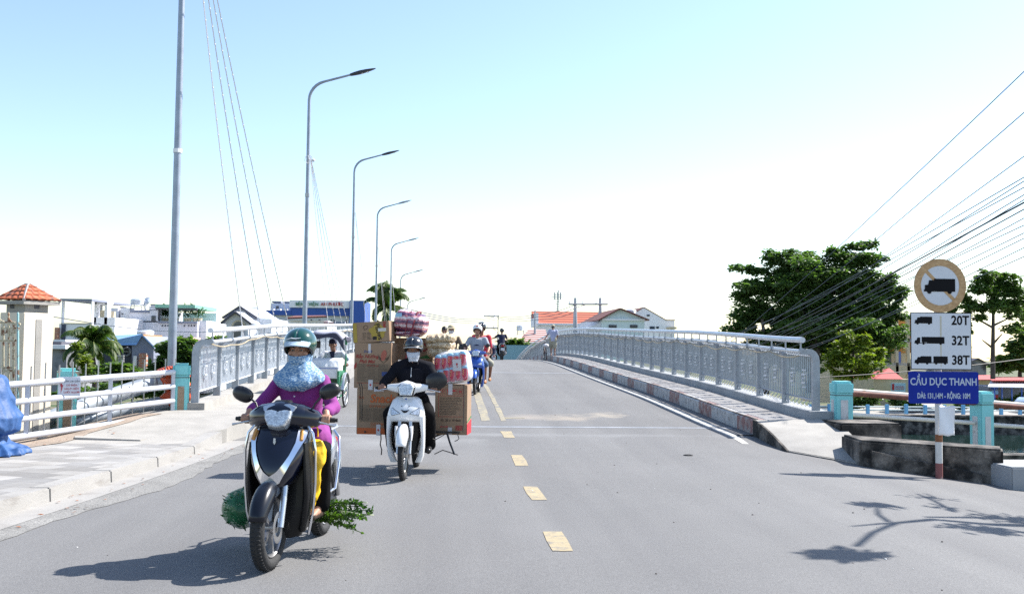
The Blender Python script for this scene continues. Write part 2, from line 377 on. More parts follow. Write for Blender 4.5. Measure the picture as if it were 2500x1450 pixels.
b = MB(); yl2 = frange(-6, 13.9, .9)
b.rings([[(kx(y)-.22, y, SW(y)-.002), (kx(y)-.22, y, -.2), (gx(y)-.35, y, -.2), (gx(y)-.35, y, SW(y)-.002)] for y in yl2]); struct('pavement', b, M['pavers'])
b = MB(); yl3 = frange(13.9, 16.9, .4)
b.rings([[(KB(y)-.0 if y > 14.95 else kx(y)-.22, y, SW(y)-.002), (KB(y) if y > 14.95 else kx(y)-.22, y, -.2), (gx(y)-.3, y, -.2), (gx(y)-.3, y, SW(y)-.002)] for y in yl3]); struct('pavement_ramp', b, M['conc'])
yl4 = frange(9.5, 16.3, .4)
ribbon('dirt_strip', [(gx(y)-.33, y) for y in yl4], [(gx(y)+.18+.34*sm(9, 12.5, y)*(1-sm(13.2, 15.5, y))+.05*math.sin(y*5), y) for y in yl4], M['dirt'], zf=lambda x, y: SW(y), dz=.006)
# missing pavers: a shallow pit shown by a slab lying proud of the dirt
b = MB(); A = gp(180, 1076, lambda x, y: .14); B_ = gp(343, 1078, lambda x, y: .14)
b.hexa([(A.x, A.y, .12), (B_.x, B_.y, .12), (B_.x+.1, B_.y+.55, .12), (A.x-.15, A.y+.45, .12), (A.x, A.y, .185), (B_.x, B_.y, .165), (B_.x+.1, B_.y+.55, .165), (A.x-.15, A.y+.45, .185)])
tag(b.build('loose_paving_slab', M['conc'], bevel=.008), 'pale loose concrete slab lying over the dirt strip below the pipe rail', 'slab')
# ---- bridge deck body, walkways, kerbs, plinths
def deck(prof, name, m, y0, y1, step=1.4, kind=True, bevel=0):
    b = MB(); yy = frange(y0, min(y1, 62), step)+(frange(62, y1, 3)[1:] if y1 > 62 else [])
    b.rings([[(x, y, Zr(y)+dz) for x, dz in prof] for y in yy]); return struct(name, b, m, bevel=bevel)
Y1 = 148
deck([(-4.42, -.02), (-4.42, -.9), (6.52, -.9), (6.52, -.02)], 'bridge_deck', M['conc_grey'], 17.3, Y1)
deck([(5.34, .246), (5.34, -.02), (6.14, -.02), (6.14, .246)], 'walkway', M['walk'], 16.6, Y1)
deck([(6.12, .39), (6.12, -.02), (6.50, -.02), (6.50, .39)], 'parapet_base', M['conc_grey'], 16.6, Y1, bevel=0)
b = MB(); y = 16.6; k = 0
while y < Y1:
    L_ = 1.0 if k % 2 == 0 else 1.75
    b.cm = k % 2
    yy = frange(y, min(y+L_, Y1), .9)
    b.rings([[(5.14, q, Zr(q)-.05), (5.14, q, Zr(q)+.225), (5.165, q, Zr(q)+.25), (5.34, q, Zr(q)+.25), (5.34, q, Zr(q)-.05)] for q in yy]); y += L_; k += 1
struct('painted_kerb', b, [M['kerb_red'], M['kerb_white']])
deck([(5.168, .262), (5.168, .251), (5.21, .251), (5.21, .262)], 'kerb_lip', M['conc_old'], 16.6, Y1)
deck([(-4.08, .305), (-4.08, -.02), (-3.30, -.02), (-3.30, .305)], 'walkway', M['conc'], 16.9, Y1)
deck([(-3.30, .31), (-3.30, -.05), (-3.08, -.05), (-3.08, .31)], 'kerb', M['stain_white'], 16.9, Y1)
deck([(-4.40, .44), (-4.40, -.02), (-4.06, -.02), (-4.06, .44)], 'parapet_base', M['conc'], 16.9, Y1)
# ---- concrete ramp at the right end
A = (5.14, 16.6, Zr(16.6)+.25); B_ = (6.52, 16.55, Zr(16.6)+.27); C_ = gp(2148, 1144); D = gp(1925, 1104)
b = MB(); N = 8
def rp(u, v):
    P0 = Vector(A).lerp(Vector(B_), u); P1 = Vector((D.x, D.y, D.z+.02)).lerp(Vector((C_.x, C_.y, C_.z+.02)), u)
    p = P0.lerp(P1, v); p.z += .05*math.sin(v*math.pi)*(1-.5*v); p.x += .0*v; return p
top = [[rp(i/N, j/N) for j in range(N+1)] for i in range(N+1)]
vs = [p for r_ in top for p in r_]; n1 = len(vs); vs += [Vector((p.x, p.y, min(p.z-.25, G(p.x, p.y)-.15))) for p in vs[:n1]]
fs = [(i*(N+1)+j, (i+1)*(N+1)+j, (i+1)*(N+1)+j+1, i*(N+1)+j+1) for i in range(N) for j in range(N)]
ed = [(i, 0) for i in range(N)]+[(N, j) for j in range(N)]+[(i, N) for i in range(N, 0, -1)]+[(0, j) for j in range(N, 0, -1)]
for q in range(len(ed)):
    a_ = ed[q]; c_ = ed[(q+1) % len(ed)]; ia = a_[0]*(N+1)+a_[1]; ic = c_[0]*(N+1)+c_[1]; fs.append((ia, ic, n1+ic, n1+ia))
b.add(vs, fs); struct('concrete_ramp', b, M['conc'], smooth=35)
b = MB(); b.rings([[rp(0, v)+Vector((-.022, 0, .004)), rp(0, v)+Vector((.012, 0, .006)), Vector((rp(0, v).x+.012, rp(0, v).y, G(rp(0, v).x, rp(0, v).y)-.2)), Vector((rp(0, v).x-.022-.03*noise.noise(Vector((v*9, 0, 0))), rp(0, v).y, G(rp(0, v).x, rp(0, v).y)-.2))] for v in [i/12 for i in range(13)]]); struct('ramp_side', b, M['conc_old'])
b = MB(); n_ = 24; b.rings([[Vector((p.x, p.y, p.z+q_)) for p, q_ in ((rp(u, .985+.012*noise.noise(Vector((u*14, 0, 0)))), .004), (rp(u, 1.0)+Vector((0, -.02-.03*abs(noise.noise(Vector((u*11, 3, 0)))), -.02)), .0))] + [Vector((rp(u, 1).x, rp(u, 1).y-.02, rp(u, 1).z-.1)), Vector((rp(u, .98).x, rp(u, .98).y, rp(u, .98).z-.1))] for u in [i/n_ for i in range(n_+1)]]); struct('ramp_crack', b, M['conc_old'])
# ---- old concrete wall and step beside the ramp
w0 = Vector((C_.x-.1, C_.y+.05, 0)); w1 = gp(2466, 1190); w1 = Vector((w1.x, w1.y+.15, 0)); d = (w1-w0).normalized(); nrm = Vector((-d.y, d.x, 0))
wall = thing('retaining_wall', 'long dark mouldy concrete retaining wall with a ledge behind the load limit sign post', 'wall', (0, 0, 0))
b = MB()
ztop = lambda p: at(2270, 1076, p.y).z
e0, e1 = w0-d*.15, w1
z0, z1 = at(2085, 1066, e0.y+.5).z, at(2462, 1097, e1.y).z
b.hexa([(*(e0).xy, -.9), (*(e1).xy, -.9), (*(e1+nrm*.5).xy, -.9), (*(e0+nrm*.9-d*.35).xy, -.9), (*(e0).xy, z0), (*(e1).xy, z1), (*(e1+nrm*.5).xy, z1), (*(e0+nrm*.9-d*.35).xy, z0)])
b.build('wall_body', M['conc_old'], wall, bevel=.03)
b = MB(); g0, g1 = w0-nrm*.12, w1-nrm*.12-d*.25
zl0, zl1 = at(2115, 1100, g0.y).z, at(2448, 1158, g1.y).z
b.hexa([(*g0.xy, -.9), (*g1.xy, -.9), (*(g1+nrm*.12).xy, -.9), (*(g0+nrm*.12).xy, -.9), (*g0.xy, zl0), (*g1.xy, zl1), (*(g1+nrm*.12).xy, zl1), (*(g0+nrm*.12).xy, zl0)])
b.build('ledge', M['conc_old'], wall, bevel=.015)
b = MB(); X0, Zt = XZ(2052, 1033, 15.6); X1 = XZ(2203, 1040, 15.6)[0]; Zb = at(2100, 1061, 15.6).z
b.span(X0, X1, 15.6, 16.5, Zb-.4, Zt)
tag(b.build('concrete_step', M['conc_old'], bevel=.03), 'dark weathered concrete step block beside the ramp at the foot of the turquoise post', 'step')
b = MB(); p0 = gp(2470, 1195); b.span(p0.x, p0.x+2.2, p0.y, p0.y+.9, p0.z-.3, at(2480, 1140, p0.y).z)
tag(b.build('concrete_block', M['conc_grey'], bevel=.02), 'pale concrete block past the end of the mouldy retaining wall', 'block')
# strip of paving behind the wall down to the river
b = MB(); b.add([at(2200, 1040, 16.6), at(2265, 1070, 15.9), at(2160, 1090, 15.2), at(2090, 1062, 16.2)], [(0, 1, 2, 3)])
# near river wall (quay) and far river wall
q0 = Vector((6.55, 17.05)); q1 = Vector((60, 30.4))
b = MB(); b.hexa([(q0.x, q0.y, -4), (q1.x, q1.y, -4), (q1.x, q1.y+.4, -4), (q0.x, q0.y+.4, -4), (q0.x, q0.y, -.32), (q1.x, q1.y, -1.6), (q1.x, q1.y+.4, -1.6), (q0.x, q0.y+.4, -.32)])
tag(b.build('quay_wall', M['conc_old']), 'near river wall of dark stained concrete under the pipe railing', 'wall')
b = MB(); b.span(4, 95, 51.9, 52.5, -4, -2.0); b.span(4, 95, 51.75, 52.6, -2.0, -1.9)
tag(b.build('river_wall', M['conc_old']), 'far dark river wall below the low blue railing across the water', 'wall')
b = MB(); b.add([(8, 52.6, -2.0), (95, 52.6, -2.0), (95, 60, -1.98), (8, 60, -1.98)], [(0, 1, 2, 3)]); struct('far_path', b, M['conc'])
b = MB(); b.add([at(2210, 1004, 55), at(2290, 1004, 56), at(2290, 962, 64), at(2215, 965, 60)], [(0, 1, 2, 3)])
struct('far_slope', b, M['conc'])
# ================================================================== RAILINGS
def railing(side, label):
    s = side; X = 6.30 if s > 0 else -4.24; zb = .39 if s > 0 else .44
    y0 = 16.85 if s > 0 else 17.0; inw = -s
    root = thing('bridge_railing', label, 'railing', (X, y0, Zr(y0)))
    off = Vector(root.location)
    def L(p): return Vector(p)-off
    PITCH = 1.555; n = 66; SP = PITCH
    H = 1.06
    mt = M['galv'] if s > 0 else M['galv']
    posts = []
    for i in range(n):
        y = y0+i*SP; z = Zr(y)+zb
        b = MB()
        w = .036
        # flat plate post that curves inwards at the top
        pts = [(X, z-.02)]+[(X, z+H-.22)]+[(X+inw*.13*(1-math.cos(t)), z+H-.22+.17*math.sin(t)) for t in (R(25), R(50), R(75), R(90))]+[(X+inw*.24, z+H-.06)]
        wd = [.062, .062, .062, .058, .052, .045, .04]
        rings = []
        for q, (px_, pz_) in enumerate(pts):
            a = pts[max(q-1, 0)]; c = pts[min(q+1, len(pts)-1)]
            t = Vector((c[0]-a[0], 0, c[1]-a[1])).normalized(); nn = Vector((t.z, 0, -t.x))
            p = Vector((px_, y, pz_)); ww = wd[q]
            rings.append([L(p+nn*ww+Vector((0, w, 0))), L(p-nn*ww+Vector((0, w, 0))), L(p-nn*ww-Vector((0, w, 0))), L(p+nn*ww-Vector((0, w, 0)))])
        b.rings(rings)
        if i < 30: b.tube([L((X+inw*.24, y-.045, z+H-.045)), L((X+inw*.24, y+.045, z+H-.045))], .05, 10)
        for yq in (y, y+SP/2): b.box(L((X+inw*.26, yq, Zr(yq)+zb+H+.06)), (.02, .035, .17)) if yq == y else None
        b.build('post', mt, root)
    # handrail tubes
    def line(dx, dz, ya, yb, st=1.0): return [L((X+dx, y, Zr(y)+zb+dz)) for y in frange(ya, yb, st)]
    yE = y0+(n-1)*SP
    b = MB(); b.tube(line(inw*.24, H-.045, y0, yE), .031, 10); b.build('lower_handrail', M['galv_light'], root, smooth=40)
    b = MB(); b.tube(line(inw*.27, H+.15, y0-.12 if s > 0 else y0-.2, yE), .046 if s < 0 else .049, 14); b.build('top_handrail', M['galv_light'] if s < 0 else M['galv_light'], root, smooth=40)
    # infill panels
    for i in range(n-1):
        ya = y0+i*SP+.05; yb = y0+(i+1)*SP-.05; b = MB()
        zt = H-.14; zl = .17
        def zz(y): return Zr(y)+zb
        nb = 15 if i < 26 else (8 if i < 45 else 5)
        bw = .0100 if i < 26 else (.017 if i < 45 else .03)
        b.box(L((X+inw*.26, ya+SP/2-.05, Zr(ya+SP/2)+zb+H+.06)), (.02, .035, .17))
        for (h, th) in ((zl, .018), (zt, .016)):
            p = [L((X, ya, zz(ya)+h)), L((X, yb, zz(yb)+h))]; b.tube(p, th, 4)
        for k in range(nb):
            y = ya+(yb-ya)*(k+.5)/nb; z = zz(y)
            b.box(L((X, y, z+(zl+zt)/2)), (bw*2.2, bw*2, zt-zl))
            if i < 45: # little curl at the top that bends inwards like the post
                b.tube([L((X, y, z+zt-.01)), L((X+inw*.03, y, z+zt+.05)), L((X+inw*.10, y, z+zt+.085))], bw, 4)
            if i < 12 and s > 0 and k % 2 == 0: b.tube([L((X, y, z+zl)), L((X+.02, y+.02, z+zl-.04)), L((X-.015, y+.05, z+zl-.09)), L((X+.01, y+.02, z+zl-.14))], .009, 4)
        if i < 34:
            for cy in (.30, .70):
                yc = ya+(yb-ya)*cy; z = zz(yc)+.17; dd = (yb-ya)/nb
                for (dz, wq) in ((.20, .6), (.27, 1.6), (.36, .6), (.42, 1.6), (.50, .6)):
                    b.cm = 1; b.box(L((X+inw*.03, yc, z+dz)), (.05, dd*wq, .026)); b.cm = 0
                for kk in (-1, 1): b.box(L((X+inw*.03, yc+kk*dd*.8, z+.345)), (.018, .02, .17))
        b.build('infill_panel', [M['galv'] if s > 0 else M['rail_l'], M['motif']], root)
    return root
M['motif'] = mat('galvanised motif in sunlit tone', (.50, .53, .58), .4, .2)  # sunlight on the motif bars is put into this lighter colour
M['rail_l'] = mat('galvanised bars in sunlit tone', (.62, .65, .69), .5, .1, var=.1, vs=9)  # sun on the left bars painted in as a paler steel colour
railing(1, 'long galvanised bridge railing beside the walkway and painted kerb on the sunlit river side')
railing(-1, 'galvanised bridge railing behind the street lamps side walkway, ending at the peeling turquoise pillar')
# string of lights cable drooping along each railing
def garland(s, label):
    X = 6.02 if s > 0 else -3.97; zb = .39 if s > 0 else .44; b = MB(); pts = []
    y = 16.9; i = 0
    while y < 95:
        ph = (y-16.9)/1.555; fr = ph-math.floor(ph)
        dz = .98-.07*math.sin(math.pi*fr)-.03*math.sin(y*.9) if s > 0 else 1.0-.04*math.sin(y*1.1)-.03*math.sin(math.pi*fr)
        pts.append((X+(.01*math.sin(y*3)), y, Zr(y)+zb+dz-.03)); y += .3
    b.tube(pts, .012, 5)
    return tag(b.build('cable', M['cable']), label, 'cable')
M['cable'] = mat('old beige cable', (.36, .30, .2), .7, var=.2, vs=6)
garland(1, 'thin wavy brown cable tied along the railing on the river side walkway')
garland(-1, 'thin beige cable tied along the railing on the lamp side of the bridge')
# ================================================================== STREET LAMPS
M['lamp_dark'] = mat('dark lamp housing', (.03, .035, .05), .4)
M['led'] = mat('lamp lens', (.7, .75, .8), .2)
LP0, LS = 16.8+.05, 15.0
def lamp(i):
    y = LP0+i*LS+(.85 if i == 0 else 0); X = -4.60 if i else -4.83; zb = Zr(min(y, 118))+(-.35 if i else -.6); zt = Zr(y)+10.0
    lbls = ['tallest galvanised street lamp pole with a white band beside the pipe rail end',
            'second street lamp of the row, ropes tied to it, dark lamp head',
            'third street lamp along the bridge, its curved arm showing below the second lamp head',
            'fourth street lamp in the row, thin pole standing in front of the blue hospital wing',
            'fifth street lamp in the row, standing before the coconut palm beyond the bridge',
            'sixth street lamp, small and far, its arm just above the palm crown',
            'farthest street lamp, its tiny arm seen just above the striped blankets']
    root = thing('street_lamp', lbls[i], 'street lamp', (X, y, zb), group='street lamps along the bridge')
    o = root.location
    b = MB(); hb = zt-zb-1.15
    r0_, r1_ = (.082, .05)
    pts = [(0, 0, 0), (0, 0, hb*.5), (0, 0, hb)]; rs = [r0_, (r0_+r1_)/2, r1_]
    b.tube(pts, rs, 8 if i else 10)
    b.build('pole', M['galv_lamp'], root, smooth=50)
    b = MB(); arm = []
    R1 = .62
    for k in range(7):
        t = R(75)*k/6; arm.append((R1*(1-math.cos(t)), 0, hb+R1*math.sin(t)))
    ex = arm[-1]; L_ = .98
    arm.append((ex[0]+L_*math.sin(R(74)), -.02, ex[2]+L_*math.cos(R(74))))
    b.tube(arm, [.048]*6+[.04, .032], 8); b.build('arm', M['galv_lamp'], root, smooth=50)
    e = Vector(arm[-1]); d = Vector((math.sin(R(74)), 0, math.cos(R(74)))); u = Vector((-d.z, 0, d.x)); v = Vector((0, 1, 0))
    b = MB(); b.loft([(e-d*.12, v*.05, u*.04), (e+d*.02, v*.08, u*.055), (e+d*.2, v*.11, u*.06), (e+d*.42, v*.11, u*.045), (e+d*.62, v*.07, u*.025), (e+d*.72, v*.02, u*.012)], 14, .8)
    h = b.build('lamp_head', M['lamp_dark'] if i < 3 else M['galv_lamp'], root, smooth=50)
    b = MB()
    for q in (.26, .44): b.ball(e+d*q-u*.05, (.05, .05, .02), 10, 6)
    b.build('lens', M['led'], h)
    b = MB(); b.tube([(0, 0, 5.35), (0, 0, 5.42)], .078, 10) if i == 0 else b.tube([(0, 0, hb*.66), (0, 0, hb*.66+.12)], .075, 8)
    b.build('band', M['white'] if i == 0 else M['steel'], root)
    return root
lamps = [lamp(i) for i in range(7)]
# stay ropes with small bulbs from each lamp to the railing
M['rope'] = mat('white string', (.66, .64, .66), .7)
for i in range(5):
    y = LP0+i*LS; n = 4 if i < 2 else 2
    for k in range(n):
        zt = Zr(y)+(9.4 if i == 0 else 6.9)+.05*k; ye = y+2.8+1.9*k if i == 0 else y+1.5+2.2*k
        p0 = Vector((-4.52, y, zt)); p1 = Vector((-4.0, ye, Zr(ye)+1.45)); b = MB()
        pts = [p0.lerp(p1, t/10)-Vector((0, 0, .25*math.sin(math.pi*t/10))) for t in range(11)]
        b.tube(pts, .010 if i == 0 else .009, 4)
        if i < 2:
            for t in range(1, 30): q = p0.lerp(p1, t/30)-Vector((0, 0, .25*math.sin(math.pi*t/30))); b.ball(q, .018, 5, 3)
        tag(b.build('stay_rope', M['rope']), f"{['steepest', 'second steepest', 'third steepest', 'longest most slanting'][k if n == 4 else k*3]} bulb string from the {['first', 'second', 'third', 'fourth', 'fifth'][i]} lamp pole down to the railing", 'rope', f"bulb strings of the {['first', 'second', 'third', 'fourth', 'fifth'][i]} lamp")
b = MB(); e = Vector((-4.55, LP0+LS-.1, Zr(30)+6.95))
for k in range(7):
    a = k*.9; b.tube([e, e+Vector((.12*math.cos(a), .05*math.sin(a*2), .12*math.sin(a))), e+Vector((.16*math.cos(a+.8), 0, .14*math.sin(a+.8)))], .009, 4)
b.ball(e+Vector((.14, -.02, -.03)), .05, 8, 6)
tag(b.build('rope_knot', M['rope']), 'tangle of knotted white string at the top of the second lamp ropes', 'knot')
# ================================================================== PIPE RAIL (left)
root = thing('pipe_rail', 'low grey pipe railing with four bars along the pavement edge', 'railing', (0, 0, 0))
def gpnt(y, k):  # k 0 top .. 3 bottom
    zt = 1.03-(16.9-y)*.03; zb_ = .32-(16.9-y)*.03
    return Vector((gx(y), y, zt+(zb_-zt)*k/3))
yend = 9.0
for k in range(4):
    b = MB(); b.tube([gpnt(16.78, k), gpnt(15.4, k), gpnt(13.9, k), gpnt(12.4, k), gpnt(10.9, k), gpnt(yend, k)], .042, 12); b.ball(gpnt(16.78, k), .043, 10, 6); b.build('rail', M['gray_paint'], root, smooth=40)
for y in (16.78, 15.4, 13.9, 12.4, 10.9):
    b = MB(); b.box((gpnt(y, 0)+gpnt(y, 3))/2, (.06, .05, .75), rz=R(22)); b.build('post', M['gray_paint'], root, bevel=.006)
# danger notice on it
def text(name, s, size, m, parent, loc, rot=(R(90), 0, 0), ext=.001, align='CENTER', shear=0, off=0, sx=1):
    c = bpy.data.curves.new(name, 'FONT'); c.body = s; c.size = size; c.extrude = ext; c.align_x = align; c.align_y = 'CENTER'; c.shear = shear; c.offset = off; c.resolution_u = 3
    o = bpy.data.objects.new(name, c); COL.objects.link(o)
    bpy.context.view_layer.update()
    me = bpy.data.meshes.new_from_object(o.evaluated_get(bpy.context.evaluated_depsgraph_get())); COL.objects.unlink(o); bpy.data.objects.remove(o)
    me.materials.clear(); me.materials.append(m)
    o = bpy.data.objects.new(name, me); COL.objects.link(o); o.parent = parent; o.location = loc; o.rotation_euler = rot; o.scale = (sx, 1, 1)
    return o
def basis(px0, px1, py0, py1, Y, rz=0):
    c = at((px0+px1)/2, (py0+py1)/2, Y); a = at(px0, py1, Y); d = at(px1, py0, Y); return c, abs(d.x-a.x)/math.cos(rz), d.z-a.z
yq = 14.6; c, w, h = basis(188, 228, 922, 963, yq, 0)
M['sign_white'] = mat('white sign sheet', (.60, .62, .66), .6, var=.04, vs=6)
M['sign_black'] = mat('black sign film', (.006, .006, .008), .7, spec=.15)
M['red_ink'] = mat('red ink', (.42, .02, .03), .6); M['ink_grey'] = mat('faded ink', (.12, .12, .14), .7)
cc = Vector((gx(yq)+.05, yq-.10, c.z)); n = thing('danger_notice', 'white electric danger notice with a red bolt tied to the pipe railing', 'sign', cc, rz=R(20))
b = MB(); b.box((0, 0, 0), (.29, .006, .27)); b.build('board', M['sign_white'], n, bevel=.002)
b = MB(); b.prism([(-.10, -.006, .09), (-.085, -.006, .09), (-.10, -.006, .02), (-.08, -.006, .02), (-.11, -.006, -.10), (-.105, -.006, 0), (-.12, -.006, 0)], (0, -.002, 0)); b.build('bolt_symbol', M['red_ink'], n)
for k, (t_, z_, mm) in enumerate((('CẤM LẠI GẦN', .07, M['ink_grey']), ('CÓ ĐIỆN', .015, M['red_ink']), ('NGUY HIỂM', -.035, M['red_ink']), ('CHẾT NGƯỜI', -.085, M['red_ink']))):
    text('lettering', t_, .034, mm, n, (.03, -.006, z_))
# spiked bar fence behind
root = thing('spiked_fence', 'row of thin upright steel bars standing behind the pipe railing', 'fence', (0, 0, 0))
for q in range(29):
    y = 17.2-q*.245*1.0; x = gx(y)-.25-.0*q
    b = MB(); zt = 1.24+.02*math.sin(q*3)-(17.2-y)*.02; b.tube([(x, y, -.1), (x, y, zt-.02), (x+.002, y, zt)], .011, 6); b.build('bar', M['steel'], root)
b = MB()
for z in (.95, .3): b.tube([(gx(17.2)-.25, 17.2, z), (gx(10.0)-.25, 10.0, z-.15)], .013, 6)
b.build('rail', M['steel'], root)
# ================================================================== PILLARS
def peel(name, base=(.22, .58, .58)):
    return mat(name, base, .75, var=.06, vs=4, col2=(.36, .27, .2), c2s=5, c2t=(.60, .64), bump=.3, bs=25)
M['turq'] = peel('peeling turquoise paint'); M['turq2'] = mat('turquoise paint', (.22, .58, .60), .7, var=.06, vs=5, col2=(.3, .26, .22), c2s=3.5, c2t=(.66, .7), bump=.2, bs=25)
M['niche_brown'] = mat('bare brown plaster', (.30, .22, .15), .95, var=.2, vs=12, bump=.8, bs=40, col2=(.5, .5, .48), c2s=6, c2t=(.55, .6))
M['niche_white'] = mat('white niche paint', (.55, .56, .56), .9, var=.1, vs=8, col2=(.25, .22, .2), c2s=4, c2t=(.6, .7), bump=.3, bs=30)
def pillar(x, y, z0, z1, w, label, m, niche, rz=0, nich=True):
    h = z1-z0; p = thing('turquoise_pillar', label, 'pillar', (x, y, z0), rz=rz, group='turquoise pillars of the railings')
    b = MB(); b.box((0, 0, h*.5-.24), (w, w, h+.12)); 
    b.build('shaft', m, p, bevel=.02)
    b = MB(); b.box((0, 0, h-.115), (w+.03, w+.03, .23)); b.build('cap', m, p, bevel=.04)
    b = MB(); b.box((0, 0, h-.235), (w+.012, w+.012, .012)); b.build('cap_joint', M['dark_line'], p)
    for (dx, dy, sx, sy) in ((0, -w/2-.001, w*.42, .012), (w/2+.001, 0, .012, w*.42), (-w/2-.001, 0, .012, w*.42)):
        b = MB(); b.box((dx, dy, (h-.3)*.5-.02), (sx, sy, h*.56)); b.build('niche', niche, p, bevel=.003)
    return p
M['dark_line'] = mat('grimy joint', (.09, .10, .09), .9)
pillar(-4.47, 17.0, .22, 1.17, .25, 'peeling turquoise pillar at the end of the lamp side bridge railing', M['turq'], M['niche_brown'], R(12))
X, zt = XZ(166, 899, 15.2)
pillar(X, 15.2, -.1, zt, .26, 'badly peeling turquoise pillar standing behind the danger notice', M['turq'], M['niche_brown'], R(22))
pa = Vector((*XZ(2054, 930, 16.65), 0)); zb_ = at(2054, 1024, 16.65).z
pillar(pa.x, 16.65, zb_, pa.y, .30, 'turquoise pillar with whitish niches at the end of the river side bridge railing', M['turq2'], M['niche_white'], R(-3))
pb = XZ(2396, 955, 17.7)
pillar(pb[0], 17.7, at(2396, 1085, 17.7).z-.3, pb[1], .30, 'turquoise pillar with rust streak partly behind the blue name board', M['turq2'], M['niche_white'], R(14))
# brown and white rails between them
M['rail_rust'] = mat('rust red steel rail', (.16, .055, .04), .7, var=.3, vs=8); M['rail_white'] = mat('dirty white pipe', (.62, .60, .56), .7, var=.1, vs=5, col2=(.3, .2, .13), c2s=4, c2t=(.6, .7))
root = thing('river_pipe_rail', 'brown and white pipe railing between turquoise pillars above the river', 'railing', (0, 0, 0))
def seg(pxa, pya, ya, pxb, pyb, yb, r, m, nm):
    b = MB(); b.tube([at(pxa, pya, ya), at(pxb, pyb, yb)], r, 10); b.build(nm, m, root, smooth=40)
for (p1_, p2_, ya, yb) in (((2074, 956), (2378, 979), 16.8, 17.65), ((2414, 984), (2560, 996), 17.7, 18.1)):
    seg(p1_[0], p1_[1]+3, ya, p2_[0], p2_[1]+3, yb, .055, M['rail_rust'], 'top_rail'); seg(p1_[0], p1_[1]-4, ya, p2_[0], p2_[1]-4, yb, .03, M['rail_white'], 'rail_edge')
for (p1_, p2_, ya, yb) in (((2074, 1012), (2378, 1032), 16.8, 17.65), ((2414, 1036), (2560, 1046), 17.7, 18.1)):
    seg(*p1_, ya, *p2_, yb, .038, M['rail_white'], 'lower_rail')
# ================================================================== TRAFFIC SIGN
sp = gp(2293, 1168); SY = sp.y; RZ = R(-8)
sg = thing('load_limit_sign', 'load limit sign post with truck disc, weight board and blue bridge name board', 'sign', (sp.x, SY, sp.z))
def SP(px, py): p = at(px, py, SY); return p.x-sp.x, p.z-sp.z
def zof(py, px=2290): return SP(px, py)[1]
M['postw'] = mat('rusty white post', (.60, .58, .55), .7, col2=(.35, .2, .09), c2s=5, c2t=(.5, .62), stretch=(1, 1, .3), var=.05)
M['postr'] = mat('faded red post', (.24, .085, .08), .8, col2=(.33, .24, .22), c2s=8, c2t=(.55, .65), var=.1)
M['rust'] = mat('rust', (.22, .09, .04), .9, var=.3, vs=20)
b = MB(); b.tube([(0, 0, zof(1130)), (0, 0, zof(650))], .045, 14); b.build('post', M['postw'], sg, smooth=40)
b = MB(); b.tube([(0, 0, -.1), (0, 0, zof(1130))], .0458, 14); b.build('post_foot', M['postr'], sg, smooth=40)
b = MB(); b.tube([(0, 0, zof(1078)), (0, 0, zof(1060))], .0462, 14); b.build('rust_band', M['rust'], sg, smooth=40)
M['ring_orange'] = mat('faded orange brown ring', (.50, .32, .16), .7, var=.15, vs=25, col2=(.40, .24, .11), c2s=18, c2t=(.45, .6), stretch=(1, 1, 2.2))
cx_, cz_ = SP(2289.5, 698); RR = (SP(2353, 698)[0]-SP(2226, 698)[0])/2
def disc(r, y, th, n=48, r2=None):
    b = MB()
    a = [(cx_+r*math.cos(2*math.pi*k/n), y, cz_+r*math.sin(2*math.pi*k/n)) for k in range(n)]
    if r2 is None: b.prism(a, (0, th, 0))
    else:
        a2 = [(cx_+r2*math.cos(2*math.pi*k/n), y, cz_+r2*math.sin(2*math.pi*k/n)) for k in range(n)]
        q = [Vector((0, th, 0))+Vector(p) for p in a]; q2 = [Vector((0, th, 0))+Vector(p) for p in a2]
        b.rings([a, a2, q2, q], False, True)
    return b
dsk = disc(RR, -.062, .006).build('disc', M['sign_white'], sg)
disc(RR, -.0665, .004, r2=RR*.735).build('ring', M['ring_orange'], dsk)
b = MB(); u = Vector((1, 0, -1)).normalized(); v = Vector((1, 0, 1)).normalized(); c = Vector((cx_, -.0655, cz_))
b.prism([c-u*RR*.76-v*RR*.062, c+u*RR*.76-v*RR*.062, c+u*RR*.76+v*RR*.062, c-u*RR*.76+v*RR*.062], (0, .003, 0)); b.build('slash', M['ring_orange'], dsk)
def truck(x0, x1, z0, z1, kind, y, parent, nm='truck_symbol'):
    """silhouette, nose left; kind 0 lorry, 1 semi-trailer, 2 lorry with trailer"""
    b = MB(); w = x1-x0; h = z1-z0; T = Vector((0, -.002, 0))
    def P(pts): b.prism([(x0+w*a, y, z0+h*c_) for a, c_ in pts], T)
    def Wh(a, r=.0):
        n = 14; rr = h*.15; b.prism([(x0+w*a+rr*math.cos(2*math.pi*k/n), y-.0005, z0+h*.16+rr*math.sin(2*math.pi*k/n)) for k in range(n)], T)
    if kind == 0:
        P([(0, .16), (0, .3), (.03, .3), (.03, .58), (.13, .6), (.17, .9), (.32, .9), (.32, 1), (1, 1), (1, .16)]); [Wh(a) for a in (.17, .82)]
    elif kind == 1:
        P([(0, .16), (0, .3), (.02, .55), (.07, .6), (.1, .92), (.19, .92), (.19, .16)]); P([(.24, .3), (.24, 1), (1, 1), (1, .16), (.42, .16), (.42, .3)]); P([(.15, .16), (.15, .24), (.42, .24), (.42, .16)]); [Wh(a) for a in (.1, .3, .87)]
    else:
        P([(0, .16), (0, .3), (.02, .55), (.07, .6), (.1, .9), (.17, .9), (.2, 1), (.51, 1), (.51, .16)]); P([(.57, .16), (.57, 1), (1, 1), (1, .16)]); P([(.5, .2), (.5, .28), (.58, .28), (.58, .2)]); [Wh(a) for a in (.09, .38, .65, .92)]
    return b.build(nm, M['sign_black'], parent)
